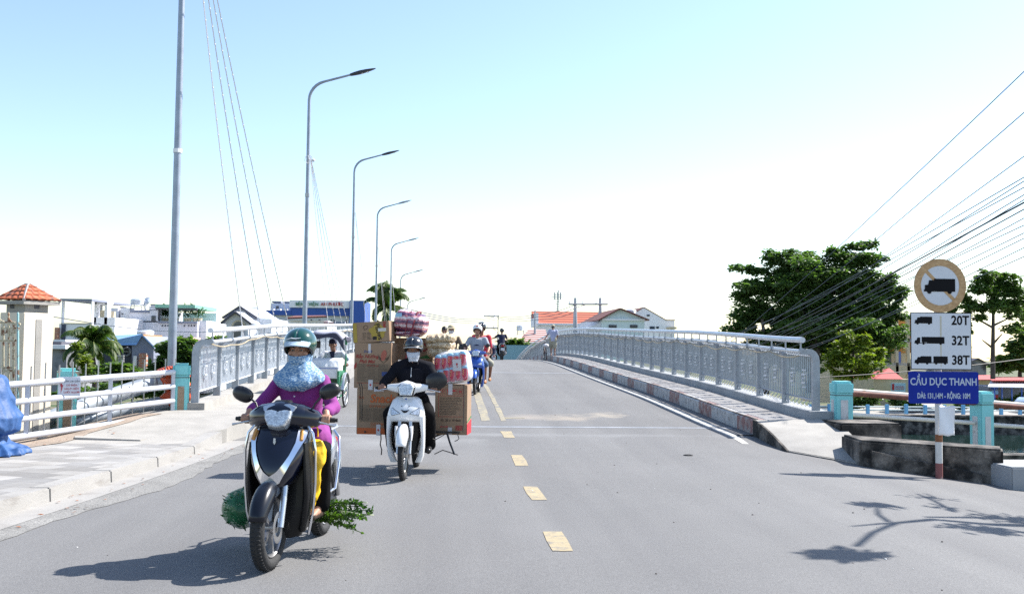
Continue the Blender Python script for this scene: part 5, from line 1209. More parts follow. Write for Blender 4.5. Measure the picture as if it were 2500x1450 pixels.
# popcorn bags
def popmat():
    m = mat('popcorn snack in clear bag', (.66, .52, .33), .35, bump=.7, bs=60); t = m.node_tree; n = t.nodes; L = t.links; b = n['Principled BSDF']
    tc = n.new('ShaderNodeTexCoord'); v = n.new('ShaderNodeTexVoronoi'); v.inputs['Scale'].default_value = 75; L.new(tc.outputs['Object'], v.inputs[0])
    r = n.new('ShaderNodeValToRGB'); r.color_ramp.elements[0].color = (.80, .72, .58, 1); r.color_ramp.elements[1].position = .75; r.color_ramp.elements[1].color = (.34, .22, .09, 1); L.new(v.outputs['Distance'], r.inputs[0]); L.new(r.outputs[0], b.inputs['Base Color']); return m
M['popcorn'] = popmat()
for k, (x0, x1, y0, y1, lb) in enumerate(((1040, 1115, 817, 838, 'clear bag of pale puffed snacks, topmost of three behind the rider'), (1043, 1112, 834, 852, 'clear bag of pale puffed snacks, middle one of three behind the rider'), (1044, 1110, 848, 872, 'clear bag of pale puffed snacks, lowest of three resting by the pink bale'))):
    c = at((x0+x1)/2, (y0+y1)/2, YB+.30); w = (x1-x0)/204; h = (y1-y0)/204*1.15
    t = thing('snack_bag', lb, 'bag', c, rot=(0, R(-4+3*k), CZ), group='clear bags of puffed snacks')
    b = MB(); b.loft([(V(-w/2, 0, 0), (0, .10, 0), (0, 0, h*.28)), (V(-w/2+.03, 0, 0), (0, .17, 0), (0, 0, h*.46)), (V(0, 0, .005), (0, .19, 0), (0, 0, h*.52)), (V(w/2-.03, 0, 0), (0, .17, 0), (0, 0, h*.44)), (V(w/2, 0, 0), (0, .10, 0), (0, 0, h*.25))], 20, .8)
    remeshed(b, 'bag_body', M['popcorn'], t, .010, 1, .016, 12, k*3)
# pink snack bale in clear wrap
c = at(1103, 897, YB+.02); t = thing('pink_snack_bale', 'tilted clear bale of pink and blue snack packets with a white card', 'bag', c, rot=(0, R(-9), R(-9)))
M['packet_red'] = mat('pink red packet foil', (.52, .05, .09), .35, var=.15, vs=18, bump=.4, bs=30); M['packet_blue'] = mat('light blue packet end', (.25, .48, .66), .35, bump=.4, bs=30, var=.1, vs=20); M['packet_gold'] = mat('gold letters', (.75, .5, .12), .5)
M['wrap_white'] = mat('milky plastic wrap', (.72, .72, .75), .22, bump=.5, bs=16)
M['film'] = mat('clear glossy film', (.85, .85, .88), .08, alpha=.24, bump=1, bs=18)
W_, H_ = .43, .40
b = MB(); b.loft([(V(0, -.02, 0), (W_*.44, 0, 0), (0, 0, H_*.44)), (V(0, -.06, 0), (W_*.5, 0, 0), (0, 0, H_*.5)), (V(0, -.26, 0), (W_*.5, 0, 0), (0, 0, H_*.5)), (V(0, -.32, 0), (W_*.42, 0, 0), (0, 0, H_*.42))], 28, .45); b.build('wrap_body', M['wrap_white'], t, smooth=50)
for rw in range(2):
    for k in range(5):
        x = -W_*.37+k*W_*.175; z = (H_*.20 if rw == 0 else -H_*.20)+random.uniform(-.008, .008); tl = Matrix.Rotation(R(12+random.uniform(-4, 4)), 3, 'Y')
        b = MB(); hh = H_*.225
        b.loft([(V(x, -.02, z)+tl@Vector((0, 0, q*hh)), tl@Vector((W_*.10*ww, 0, 0)), (0, .035*ww, 0)) for q, ww in ((-1, .55), (-.85, .92), (-.4, 1), (.4, 1), (.62, .98))], 12, .7)
        pk = b.build('packet', M['packet_red'], t, smooth=50)
        b = MB(); b.loft([(V(x, -.02, z)+tl@Vector((0, 0, q*hh)), tl@Vector((W_*.10*ww, 0, 0)), (0, .034*ww, 0)) for q, ww in ((.5, 1.0), (.75, 1), (.92, .8), (1.02, .5))], 12, .7); b.build('packet_top', M['packet_blue'], pk, smooth=50)
        b = MB()
        for q in range(3): b.box(V(x, .0125, z)+tl@Vector((-.006+.004*(q % 2), 0, .03-.022*q)), (.022, .003, .012), M=tl@Matrix.Rotation(R(-20), 3, 'Y'))
        b.build('packet_mark', M['packet_gold'], pk)
b = MB(); b.loft([(V(0, .012, 0), (W_*.43, 0, 0), (0, 0, H_*.43)), (V(0, -.03, 0), (W_*.505, 0, 0), (0, 0, H_*.505)), (V(0, -.10, 0), (W_*.51, 0, 0), (0, 0, H_*.51))], 28, .5); b.build('clear_film', M['film'], t, smooth=50)
b = MB(); b.box((.07, -.022, .02), (.105, .003, .14), M=Matrix.Rotation(R(6), 3, 'Y')); cd_ = b.build('white_card', M['label_w'], t)
b = MB(); b.ball((.07, -.025, .03), (.012, .002, .015), 10, 6); b.box((.07, -.025, .0), (.01, .001, .02)); b.build('card_mark', M['red_ink'], cd_)
# striped blanket bundles
def stripemat(nm, a):
    m = mat(nm, (.5, .3, .35), .45, bump=.6, bs=22); t = m.node_tree; n = t.nodes; L = t.links; b = n['Principled BSDF']
    tc = n.new('ShaderNodeTexCoord'); mp = n.new('ShaderNodeMapping'); mp.inputs['Rotation'].default_value = (0, R(8), 0); L.new(tc.outputs['Object'], mp.inputs[0])
    w = n.new('ShaderNodeTexWave'); w.bands_direction = 'Z'; w.inputs['Scale'].default_value = a; w.inputs['Distortion'].default_value = 1.6; w.inputs['Detail'].default_value = 2; w.inputs['Detail Scale'].default_value = 14; L.new(mp.outputs[0], w.inputs[0])
    r = n.new('ShaderNodeValToRGB'); r.color_ramp.interpolation = 'CONSTANT'; e = r.color_ramp.elements
    e[0].position = 0; e[0].color = (.10, .035, .10, 1); e[1].position = .28; e[1].color = (.42, .10, .13, 1)
    for ps, c in ((.5, (.62, .47, .47, 1)), (.64, (.33, .05, .08, 1)), (.82, (.60, .50, .52, 1))): x = e.new(ps); x.color = c
    L.new(w.outputs[0], r.inputs[0])
    v = n.new('ShaderNodeTexVoronoi'); v.inputs['Scale'].default_value = 45; L.new(tc.outputs['Object'], v.inputs[0])
    x = n.new('ShaderNodeMix'); x.data_type = 'RGBA'; x.blend_type = 'OVERLAY'; x.inputs[0].default_value = .5; L.new(r.outputs[0], x.inputs[6]); L.new(v.outputs['Distance'], x.inputs[7])
    L.new(x.outputs[2], b.inputs['Base Color']); b.inputs['Coat Weight'].default_value = .5; return m
M['stripes'] = stripemat('red and white striped cloth in clear plastic', 3.2)
c = at(1004, 787, YB+.36)
t = thing('striped_bundle', 'big clear wrapped bundle of red and white striped cloths strapped on top of the load', 'bundle', c, rot=(0, R(12), CZ))
b = MB(); b.loft([(V(-.195, 0, -.01), (0, .12, 0), (0, 0, .09)), (V(-.165, 0, -.005), (0, .18, 0), (0, 0, .135)), (V(-.08, 0, .0), (0, .20, 0), (0, 0, .15)), (V(.055, 0, .0), (0, .20, 0), (0, 0, .13)), (V(.085, 0, .0), (0, .185, 0), (0, 0, .122)), (V(.12, 0, .0), (0, .195, 0), (0, 0, .128)), (V(.185, 0, -.01), (0, .17, 0), (0, 0, .11)), (V(.205, 0, -.015), (0, .12, 0), (0, 0, .08))], 26, .72); remeshed(b, 'cloths', M['stripes'], t, .010, 1, .008, 11, 1)
b = MB(); b.box((-.13, -.205, .06), (.075, .004, .045), M=Matrix.Rotation(R(-14), 3, 'Y')); b.build('blue_label', M['packet_blue'], t)
M['strap_red'] = mat('dark red rubber strap', (.20, .02, .035), .6)
b = MB(); b.tube([V(.07, .19, -.45), V(.075, .215, -.12), V(.075, .205, .0), V(.07, .12, .135), V(.07, -.1, .15), V(.07, -.2, .0)], .011, 6); b.tube([V(.0, .21, -.15), V(-.01, .205, 0), V(0, .13, .14)], .006, 6); b.tube([V(-.19, .13, -.05), V(-.05, .215, -.09), V(.15, .20, -.10)], .006, 6); b.build('strap', M['strap_red'], t)
c = at(1000, 815, YB+.36); t = thing('flat_cloth_bundle', 'flat dark red striped cloth bundle squeezed under the big striped bundle', 'bundle', c, rot=(0, R(2), CZ))
b = MB(); b.loft([(V(-.16, 0, 0), (0, .15, 0), (0, 0, .025)), (V(-.13, 0, 0), (0, .18, 0), (0, 0, .038)), (V(.10, 0, 0), (0, .18, 0), (0, 0, .04)), (V(.15, 0, 0), (0, .15, 0), (0, 0, .02))], 20, .7); remeshed(b, 'cloths', stripemat('dark striped cloth', 7), t, .010, 1, .006, 12, 3)
# side rack, straps and prop under the cartons
rk = thing('load_rack', 'black steel side rack with dangling straps under the cartons', 'rack', L2, RZ2)
b = MB()
for s in (-1, 1):
    for f in (-.12, -.42): b.tube([V(s*.08, f, .50), V(s*.30, f+.0, .475), V(s*.56, f, .47)], .012, 6)
    b.tube([V(s*.56, -.08, .47), V(s*.56, -.46, .47)], .012, 6); b.tube([V(s*.12, -.25, .36), V(s*.42, -.22, .47)], .012, 6)
    b.span(s*.16, s*.52, .10, .46, .464, .470)
b.build('rack_frame', M['black'], rk)
b = MB(); b.tube([V(.42, -.10, .47), V(.46, -.06, .36), V(.52, -.03, .22)], .012, 6); b.tube([V(.28, -.05, .22), V(.38, -.03, .27), V(.50, -.03, .235), V(.56, -.03, .215)], .006, 5); b.build('prop', M['black'], rk)
b = MB(); b.tube([V(-.34, .10, .47), V(-.335, .11, .40), V(-.345, .10, .34), V(-.325, .11, .28), V(-.33, .10, .22)], .007, 5); b.build('cord', M['black'], rk)
for pts in ([V(.56, .06, .47), V(.58, .08, .42), V(.56, .09, .40), V(.53, .10, .39)], [V(.42, .06, .47), V(.30, .08, .40), V(.22, .08, .44)], [V(-.60, .05, .62), V(-.60, .06, 1.0), V(-.62, .05, 1.06)], [V(-.575, .05, .62), V(-.575, .06, 1.0), V(-.595, .05, 1.06)], [V(.615, -.04, .48), V(.625, -.04, .8), V(.62, -.04, 1.05)]): b = MB(); b.tube(pts, .0055, 5); b.build('cord', M['black'], rk)
# ================================================================== OTHER RIDERS
M['tee'] = FAB('grey t shirt', (.30, .33, .38), var=.05, vs=8); M['red_tee'] = FAB('red shirt', (.50, .03, .06)); M['denim'] = FAB('blue denim', (.05, .09, .17)); M['brown_cloth'] = FAB('olive brown jacket', (.15, .11, .075)); M['navy'] = FAB('navy shirt', (.010, .014, .045)); M['khaki'] = FAB('khaki shorts', (.30, .29, .23)); M['lilac'] = FAB('pale lilac shirt', (.36, .38, .52)); M['white_shirt'] = FAB('pale grey shirt', (.50, .53, .60)); M['hat'] = FAB('straw sun hat', (.42, .36, .25)); M['helmet_white'] = mat('white helmet', (.75, .75, .75), .2, coat=.8); M['brown_sandal'] = mat('brown sandal', (.35, .14, .04), .7)
def seated(dz=0, f0=0, x0=0, feet=(.20, .05, .30), kn=(.22, .20, .72), gr=(.295, .315, 1.01), spread=.30, hand=True, sh=.185):
    q = lambda x, f, z: (x+x0, f+f0, z)
    d = dict(head=q(0, .03, 1.475+dz), neck=q(0, -.02, 1.335+dz), sl=q(sh, -.03, 1.255+dz), sr=q(-sh, -.03, 1.255+dz), hl=q(.09, -.16, .86), hr=q(-.09, -.16, .86),
             kl=q(kn[0], kn[1], kn[2]), kr=q(-kn[0], kn[1], kn[2]), al=q(feet[0], feet[1]-.10, feet[2]+.06), ar=q(-feet[0], feet[1]-.10, feet[2]+.06), tl=q(feet[0], feet[1]+.06, feet[2]), tr=q(-feet[0], feet[1]+.06, feet[2]))
    if hand: d.update(gl=gr, gr=(-gr[0], gr[1], gr[2]), wl=(gr[0], gr[1]-.06, gr[2]+.045), wr=(-gr[0], gr[1]-.06, gr[2]+.045), el=(spread, .06+f0, 1.09+dz*.5), er=(-spread, .06+f0, 1.09+dz*.5))
    else: d.update(gl=q(.16, .18, .86), gr=q(-.16, .18, .86), wl=q(.17, .12, .89), wr=q(-.17, .12, .89), el=q(.25, -.04, 1.02), er=q(-.25, -.04, 1.02))
    return joints(**d)
def dress(o, J, top, bottom, shoe, long_sleeve=False, shorts=False, top_name='shirt', v=.014):
    def ft(b):
        torso(b, J, .014, low=.03)
        for s in 'lr':
            if long_sleeve: arm(b, J, s, .012, part='upper'); cap(b, J['e'+s], J['e'+s].lerp(J['w'+s], .92), .05, .038)
            else: cap(b, J['s'+s], J['s'+s].lerp(J['e'+s], .62), .070, .062)
    cloth(o, top_name, M[top], ft, v, .008, 8, 1)
    def fb(b):
        for s in 'lr':
            if shorts: cap(b, J['h'+s], J['k'+s], .10, .085)
            else: leg(b, J, s, .012, flare=.02)
    cloth(o, 'shorts' if shorts else 'trousers', M[bottom], fb, v, .008, 8, 2)
    def fs(b):
        for s in 'lr': foot(b, J, s, .008)
    zz = J['tl'].z; cloth(o, 'shoes', M[shoe], fs, v, 0, keep=lambda c: c.z < zz+.05)
# --- blue motorbike, two riders
RZ3 = R(-6); L3, _ = mid_from_front(1159, 964, RZ3, .62)
scooterB('blue motorbike carrying a rider in white helmet and a passenger in red', L3, RZ3, M['blue_paint'], M['blue_paint'], mirrors=(1, 1), emblem=False)
b = MB(); 
J = seated(.10, kn=(.22, .17, .73), feet=(.20, .0, .27)); o, HM, T = person('person in grey t-shirt and white helmet steering the blue motorbike', 'person', L3, RZ3, J, voxel=.010)
dress(o, J, 'tee', 'denim', 'brown_sandal', shorts=True)
b = MB(); b.prism([V(x, .150, z) for x, z in ((-.10, 1.20), (-.04, 1.215), (0, 1.23), (.04, 1.215), (.11, 1.195), (.04, 1.195), (-.04, 1.19))], V(0, .004, 0)); b.build('shirt_print', M['navy'], o)
h = dome(T, M['helmet_white'], o, front=.05); peak(T, M['black_satin'], o, z=.058, out=.04, drop=.015, name='helmet_peak'); strap(T, o)
b = MB(); b.ball(T(-.0, .128, .115), (.03, .01, .016), 10, 6); b.build('helmet_mark', M['red_ink'], h)
J = seated(.16, f0=-.42, x0=.07, hand=False, kn=(.26, .12, .74), feet=(.22, .0, .32)); o, HM, T = person('passenger in red shirt and black helmet seated behind the grey t-shirt rider', 'person', L3, RZ3, J, 'skin_dark', voxel=.011)
dress(o, J, 'red_tee', 'khaki', 'brown_sandal', shorts=True); dome(T, M['helmet_black'], o, front=.05); strap(T, o)
# --- masked rider further back
RZ4 = R(-2); L4 = Vector((.03, 27.0, Zr(27.0)))
scooterB('dark motorbike with wide mirrors behind the load, ridden by the person in sun hat', L4, RZ4, M['black_satin'], mirrors=(2, 2), emblem=False)
J = seated(.09); o, HM, T = person('person in straw sun hat, white face cloth and olive jacket riding behind the load', 'person', L4, RZ4, J, voxel=.011)
dress(o, J, 'brown_cloth', 'trouser', 'black', long_sleeve=True)
b = MB(); b.ball(T(0, -.01, .07), (.098, .112, .085), 16, 8); b.loft([(T(0, .0, .06), (.105, 0, 0), (0, .12, 0)), (T(0, .01, .045), (.15, 0, 0), (0, .17, 0)), (T(0, .01, .040), (.15, 0, 0), (0, .17, 0))], 20); b.build('sun_hat', M['hat'], o, smooth=50)
mask(T, M['label_w'], o, low=-.13)
def f(b): hc = J['head']; b.loft([(hc+V(0, 0, -.09), (.08, 0, 0), (0, .08, 0)), (hc+V(0, 0, -.14), (.12, 0, 0), (0, .11, 0)), (hc+V(0, .02, -.19), (.15, 0, 0), (0, .12, 0)), (hc+V(0, .03, -.21), (.1, 0, 0), (0, .09, 0))], 20)
cloth(o, 'neck_cloth', M['label_w'], f, .012, .006)
J = seated(.08, f0=-.42, x0=-.20, hand=False); o, HM, T = person('dark haired passenger half hidden behind the sun hat rider', 'person', L4, RZ4, J, 'skin_dark', voxel=.012)
dress(o, J, 'lilac', 'trouser', 'black')
b = MB(); b.ball(T(0, -.015, .035), (.084, .105, .097), 16, 10); b.build('hair', M['hair'], o, smooth=60)
# --- rider going away over the crest
b0 = Vector((2.78, 52.9, Zr(52.9)))
r = scooterA('dark scooter going away over the crest with red tail light and number plate', b0-Vector((0, -.64, 0)), R(180), M['black_satin'], M['black_satin'], M['black_satin'], guards=False)
for s in (-1, 1):
    b = MB(); b.loft([(V(s*.15, -.30, .66), (.03, 0, 0), (0, .10, 0)), (V(s*.14, -.50, .80), (.025, 0, 0), (0, .12, 0)), (V(s*.12, -.62, .84), (.015, 0, 0), (0, .08, 0))], 12); b.build('side_panel', M['silver'], r, smooth=50)
J = seated(.06, kn=(.20, .2, .72), spread=.28); J['er'] = V(-.36, .05, 1.14); J['wr'] = V(-.55, .15, 1.10); J['gr'] = V(-.285, .325, .985); J['gl'] = V(.285, .325, .985); J['wl'] = V(.285, .27, 1.03)
J['er'] = V(-.28, .06, 1.12); J['wr'] = V(-.285, .27, 1.03); J['el'] = V(.42, -.05, 1.16); J['wl'] = V(.66, -.05, 1.10)
o, HM, T = person('person in navy shirt riding away over the crest with one arm held out', 'person', Vector((2.78, 53.54, Zr(53.5))), R(180), J, 'skin_dark', voxel=.013, gl='open')
dress(o, J, 'navy', 'trouser', 'black', v=.016); dome(T, M['helmet_black'], o, front=.05, back=-.05)
# --- farther rider sinking behind the crest
b0 = Vector((3.28, 74.4, Zr(74.4)))
scooterA('far scooter half sunk behind the crest beside the navy shirt rider', b0+Vector((0, .64, 0)), R(180), M['silver'], M['silver'], M['silver'], guards=False)
J = seated(.06); o, HM, T = person('distant rider in dark blue jacket and white helmet beyond the crest', 'person', b0+Vector((0, .64, 0)), R(180), J, 'skin_dark', voxel=.016)
dress(o, J, 'navy', 'trouser', 'black', long_sleeve=True, v=.018); dome(T, M['helmet_white'], o, front=.05)
# ================================================================== MAN PUSHING A BICYCLE
pz = Zr(51.5)+.25; lp = Vector((5.33, 51.5, pz))
J = joints(head=(0, .04, 1.50), neck=(0, .0, 1.36), sl=(.175, -.01, 1.30), sr=(-.175, -.01, 1.30), el=(.30, .10, 1.06), er=(-.24, .03, 1.03), wl=(.40, .33, .90), wr=(-.20, .20, .88), gl=(.42, .40, .87), gr=(-.19, .26, .85),
           hl=(.085, -.02, .88), hr=(-.085, -.02, .88), kl=(.09, .12, .48), kr=(-.10, -.03, .47), al=(.09, .02, .09), ar=(-.10, -.22, .12), tl=(.09, .15, .035), tr=(-.10, -.10, .03))
o, HM, T = person('man in pale lilac shirt, khaki shorts and cap walking on the river side walkway', 'person', lp, R(180-5), J, 'skin_dark', voxel=.013, gr='open', pitch=R(8))
def ft(b):
    torso(b, J, .02, low=.07)
    for s in 'lr': cap(b, J['s'+s], J['s'+s].lerp(J['e'+s], .65), .070, .066)
cloth(o, 'shirt', M['lilac'], ft, .016, .012, 7, 3)
def fb(b):
    for s in 'lr': cap(b, J['h'+s], J['k'+s]+Vector((0, 0, -.03)), .115, .10)
cloth(o, 'shorts', M['khaki'], fb, .016, .010, 7, 4)
b = MB(); b.ball(T(0, -.01, .055), (.090, .106, .080), 16, 8); b.loft([(T(0, .10, .05), (.07, 0, 0), (0, .03, 0)), (T(0, .15, .035), (.05, 0, 0), (0, .03, 0))], 12); b.build('cap', M['hat'], o, smooth=60)
b = MB(); b.ball(T(0, -.02, .0), (.082, .10, .07), 14, 8); b.build('hair', M['hair'], o, smooth=60)
bl = Vector((4.93, 51.6, Zr(51.6))); bk = thing('bicycle', 'old dark bicycle with a white sack on its carrier pushed beside the kerb', 'bicycle', bl, R(180))
M['bike_red'] = mat('dull dark red frame', (.08, .015, .02), .5)
for f in (.54, -.54):
    w = wheel(bk, f, .33, .04, 'wire', disc=False)
b = MB(); b.tube([V(0, -.54, .33), V(0, -.08, .30), V(0, -.18, .80)], .016, 6); b.tube([V(0, -.08, .30), V(0, .36, .78), V(0, -.15, .72)], .016, 6); b.tube([V(0, .54, .33), V(0, .40, .62), V(0, .36, .95)], .015, 6); b.tube([V(0, -.54, .33), V(0, -.16, .70)], .012, 6); b.build('frame', M['bike_red'], bk)
b = MB(); b.tube([V(-.28, .26, .98), V(-.22, .34, .99), V(0, .37, .95), V(.22, .34, .99), V(.28, .26, .98)], .012, 6); b.build('handlebar', M['steel'], bk)
b = MB(); b.loft([(V(0, -.05, .84), (.03, 0, 0), (0, 0, .02)), (V(0, -.2, .85), (.075, 0, 0), (0, 0, .03)), (V(0, -.30, .85), (.07, 0, 0), (0, 0, .025))], 12); b.build('saddle', M['black'], bk)
b = MB(); b.span(-.07, .07, .32, .75, .66, .675); b.build('carrier', M['steel'], bk)
b = MB(); b.loft([(V(0, -.35, .76), (.08, 0, 0), (0, 0, .05)), (V(0, -.45, .78), (.14, 0, 0), (0, 0, .09)), (V(0, -.62, .78), (.15, 0, 0), (0, 0, .10)), (V(0, -.75, .77), (.08, 0, 0), (0, 0, .05))], 14)
o = remeshed(b, 'white_sack', M['label_w'], None, .015, 2, .015, 9, 1); o.location = bl; o.rotation_euler = (0, 0, R(180)); tag(o, 'small white sack tied on the carrier of the bicycle', 'sack')
# ================================================================== CYCLO
M['cyclo_green'] = mat('green cyclo paint', (.01, .17, .07), .4, coat=.3); M['canopy'] = mat('dark canopy cloth', (.035, .035, .06), .8, bump=.3, bs=20); M['canopy_top'] = mat('pale grey canopy top', (.34, .34, .40), .8, bump=.3, bs=12); M['seat_white'] = mat('white seat cover', (.66, .67, .68), .6, bump=.4, bs=14, var=.05)  # canopy top is paler than the flaps
g = gp(843, 993); L5 = Vector((g.x-.42, g.y, Zr(g.y))); RZ5 = R(-4)
cy = thing('cyclo', 'green pedal cyclo with dark canopy and white seat beside the lamp side walkway', 'cyclo', L5, RZ5)
def big_wheel(x, f, R_):
    o = bpy.data.objects.new('wheel', None); COL.objects.link(o); o.parent = cy; o.location = V(x, f, R_)
    b = MB(); b.ring((0, 0, 0), R_-.02, .02, 'X', 40, 8, 1); b.build('tyre', M['rubber'], o, smooth=50)
    b = MB(); b.ring((0, 0, 0), R_-.045, .010, 'X', 40, 6); b.build('rim', M['alu'], o, smooth=50)
    b = MB(); b.tube([(-.05, 0, 0), (.05, 0, 0)], .025, 10)
    for k in range(28): t = 2*math.pi*k/28; b.tube([((-1)**k*.03, .02*math.cos(t+.4), .02*math.sin(t+.4)), (0, (R_-.04)*math.cos(t), (R_-.04)*math.sin(t))], .0022, 4)
    b.build('spokes', M['alu'], o)
for s in (-1, 1):
    big_wheel(s*.42, 0, .34); 
    b = MB(); rings = []
    for k in range(9): a = R(5+k*19); c = V(s*.42, .375*math.cos(a), .34+.375*math.sin(a)); rings.append([c+Vector((d, 0, 0))+V(0, math.cos(a)*e, math.sin(a)*e) for d, e in ((-.035, 0), (0, .015), (.035, 0), (0, .005))])
    b.rings(rings); b.build('mudguard', M['alu'], cy, smooth=50)
big_wheel(0, -1.35, .34)
b = MB()
for s in (-1, 1):
    b.tube([V(s*.36, .35, .22), V(s*.36, -.3, .30), V(s*.30, -.5, .62), V(s*.33, -.52, 1.05)], .018, 8); b.tube([V(s*.36, 0, .34), V(s*.36, .0, .62), V(s*.36, -.45, .62)], .016, 8); b.tube([V(s*.35, -.3, .62), V(s*.36, -.36, 1.05), V(s*.35, -.38, 1.12)], .016, 8)
b.tube([V(-.42, 0, .34), V(.42, 0, .34)], .016, 8); b.tube([V(0, -.4, .3), V(0, -.9, .38), V(0, -1.35, .34), V(0, -1.0, .80)], .018, 8); b.tube([V(-.36, .35, .22), V(.36, .35, .22)], .016, 8)
b.build('frame', M['cyclo_green'], cy)
b = MB(); b.tube([V(.36, -.36, 1.10), V(.365, -.30, 1.42)], .012, 8); b.tube([V(-.36, -.36, 1.10), V(-.365, -.30, 1.42)], .012, 8); b.build('canopy_pole', M['label_w'], cy)
b = MB()
for s in (-1, 1): b.tube([V(s*.365, -.31, 1.30), V(s*.37, -.29, 1.44)], .026, 8)
b.build('canopy_joint', M['cyclo_green'], cy)
b = MB(); b.span(-.33, .33, -.42, .18, .44, .47); b.span(-.33, .33, .30, .36, .45, .86); 
for s in (-1, 1): b.span(s*.31, s*.35, -.40, .30, .46, .76)
sb = b.build('seat_box', M['cyclo_green'], cy, bevel=.01)
b = MB(); b.loft([(V(0, .02, .66), (.30, 0, 0), (0, .06, 0)), (V(0, .0, .74), (.34, 0, 0), (0, .20, 0)), (V(0, -.05, .80), (.34, 0, 0), (0, .22, 0)), (V(0, -.10, .97), (.33, 0, 0), (0, .18, 0)), (V(0, -.14, 1.01), (.30, 0, 0), (0, .12, 0))], 24, .6); remeshed(b, 'seat_cover', M['seat_white'], cy, .014, 2, .012, 7, 1)
b = MB(); b.span(-.31, .31, -.34, -.20, .60, .84); ca = b.build('front_tray', M['alu'], cy, bevel=.01)
b = MB(); b.span(-.28, .28, -.346, -.34, .63, .80); b.build('tray_face', M['seat_white'], ca); b = MB(); b.span(-.32, .32, -.355, -.335, .80, .815); b.build('blue_strip', M['blue_paint'], ca)
b = MB(); b.prism([V(-.26, .34, .18), V(.26, .34, .18), V(.20, .16, .06), V(-.20, .16, .06)], (0, 0, .02)); b.tube([V(-.26, .35, .20), V(-.30, .2, .34), V(-.34, .1, .5)], .014, 6); b.tube([V(.26, .35, .20), V(.30, .2, .34), V(.34, .1, .5)], .014, 6); b.build('footrest', M['cyclo_green'], cy)
# canopy: sagging hood with dropped side lappets
def hood_fn(u, v):
    a = (u-.5)*2; x = .40*a; z = 1.60-.05*abs(a)**2-.11*max(0, abs(a)-.62)/.38*(1.0); f = -.62+.70*v
    z -= .07*(2*v-1)**4+.02*math.sin(u*9+v*4)
    return V(x*(1+.04*math.sin(v*5)), f, z)
b = MB(); b.grid(hood_fn, 16, 8); o = b.build('canopy_top', M['canopy_top'], cy, smooth=40); o.modifiers.new('s', 'SOLIDIFY').thickness = .01
b = MB()
def front_flap(u, v):
    a = (u-.5)*2; top = hood_fn(u, 1); L_ = .07+.15*abs(a)**1.6 if abs(a) < .98 else .20; return top+V(0, .02+.02*v, -L_*v)+V(.02*a*v, 0, 0)
b.grid(front_flap, 20, 4)
for s in (-1, 1): b.grid(lambda u, v, s=s: V(s*(.402+.012*math.sin(u*8))+s*.02*v, -.62+.70*u, 1.47-.12*v*(.6+.4*math.sin(u*3.1))), 8, 3)
o = b.build('canopy_flap', M['canopy'], cy, smooth=40); o.modifiers.new('s', 'SOLIDIFY').thickness = .008
b = MB(); b.span(-.33, -.18, .29, .30, 1.22, 1.37)
for k in range(6): b.span(-.33, -.18, .285, .29, 1.235+k*.022, 1.245+k*.022)
b.build('louvre_panel', M['black'], cy)
J = joints(head=(.02, -.62, 1.30), neck=(.02, -.70, 1.17), sl=(.21, -.72, 1.10), sr=(-.17, -.72, 1.10), el=(.40, -.62, .95), er=(-.30, -.58, .95), wl=(.38, -.42, .88), wr=(-.33, -.42, 1.0), gl=(.37, -.36, .86), gr=(-.33, -.36, .98),
           hl=(.09, -.98, .82), hr=(-.09, -.98, .82), kl=(.30, -.52, .70), kr=(-.25, -.52, .78), al=(.34, -.42, .34), ar=(-.22, -.50, .42), tl=(.34, -.28, .26), tr=(-.22, -.36, .34))
o, HM, T = person('cyclo driver in pale grey shirt and dark cap sitting under the canopy', 'person', L5, RZ5, J, 'skin_dark', voxel=.010, pitch=R(4))
dress(o, J, 'white_shirt', 'khaki', 'brown_sandal', long_sleeve=True)
b = MB(); b.ball(T(0, -.01, .05), (.088, .106, .085), 16, 10); b.loft([(T(0, .085, .055), (.075, 0, 0), (0, .03, 0)), (T(0, .13, .042), (.065, 0, 0), (0, .03, 0)), (T(0, .155, .035), (.04, 0, 0), (0, .01, 0))], 14); b.build('cap', M['navy'], o, smooth=60)
b = MB(); b.prism([V(-.035, -.575, 1.15), V(.075, -.575, 1.15), V(.055, -.575, .96), V(-.0, -.575, .96)], V(0, .01, 0)); b.build('undershirt', M['navy'], o)
# ================================================================== BLUE TARPAULIN
M['tarp'] = mat('blue tarpaulin', (.022, .08, .23), .6, var=.15, vs=5, bump=1, bs=11)
p = gp(30, 1118, lambda x, y: .14)
t0 = Vector((p.x-.80, p.y+.45, .13)); b = MB()
secs = [(0, .78, .55), (.05, .72, .50), (.12, .50, .42), (.22, .44, .40), (.30, .60, .42), (.45, .66, .45), (.65, .58, .42), (.82, .50, .40), (.92, .44, .36), (.97, .34, .28)]
b.loft([(t0+Vector((.02*math.sin(z*7), 0, z)), (a, 0, 0), (0, d, 0)) for z, a, d in secs], 30, .75)
import bmesh
o = remeshed(b, 'tarpaulin_cover', M['tarp'], None, .016, 1, .06, 5, 2); tag(o, 'blue tarpaulin draped and tied over an upright load on the pavement', 'tarpaulin')
b = MB(); b.tube([t0+Vector((.46*math.cos(a), .42*math.sin(a), .17+.01*math.sin(a*3))) for a in [R(k*15) for k in range(25)]], .01, 6); b.build('tie_cord', M['sign_black'], o)
for k in range(2):
    c = gp(132+k*18-50*k+5*k, 1066+8*k, lambda x, y: .14); b = MB(); b.ball(c+Vector((0, 0, .05)), (.08-.02*k, .07, .06), 10, 7)
    tag(remeshed(b, 'plastic_bag', M['label_w'], None, .012, 1, .02, 12, k), ['crumpled white plastic litter bag on the dirt near the tarpaulin', 'smaller white litter scrap on the dirt behind the tarpaulin'][k], 'litter')
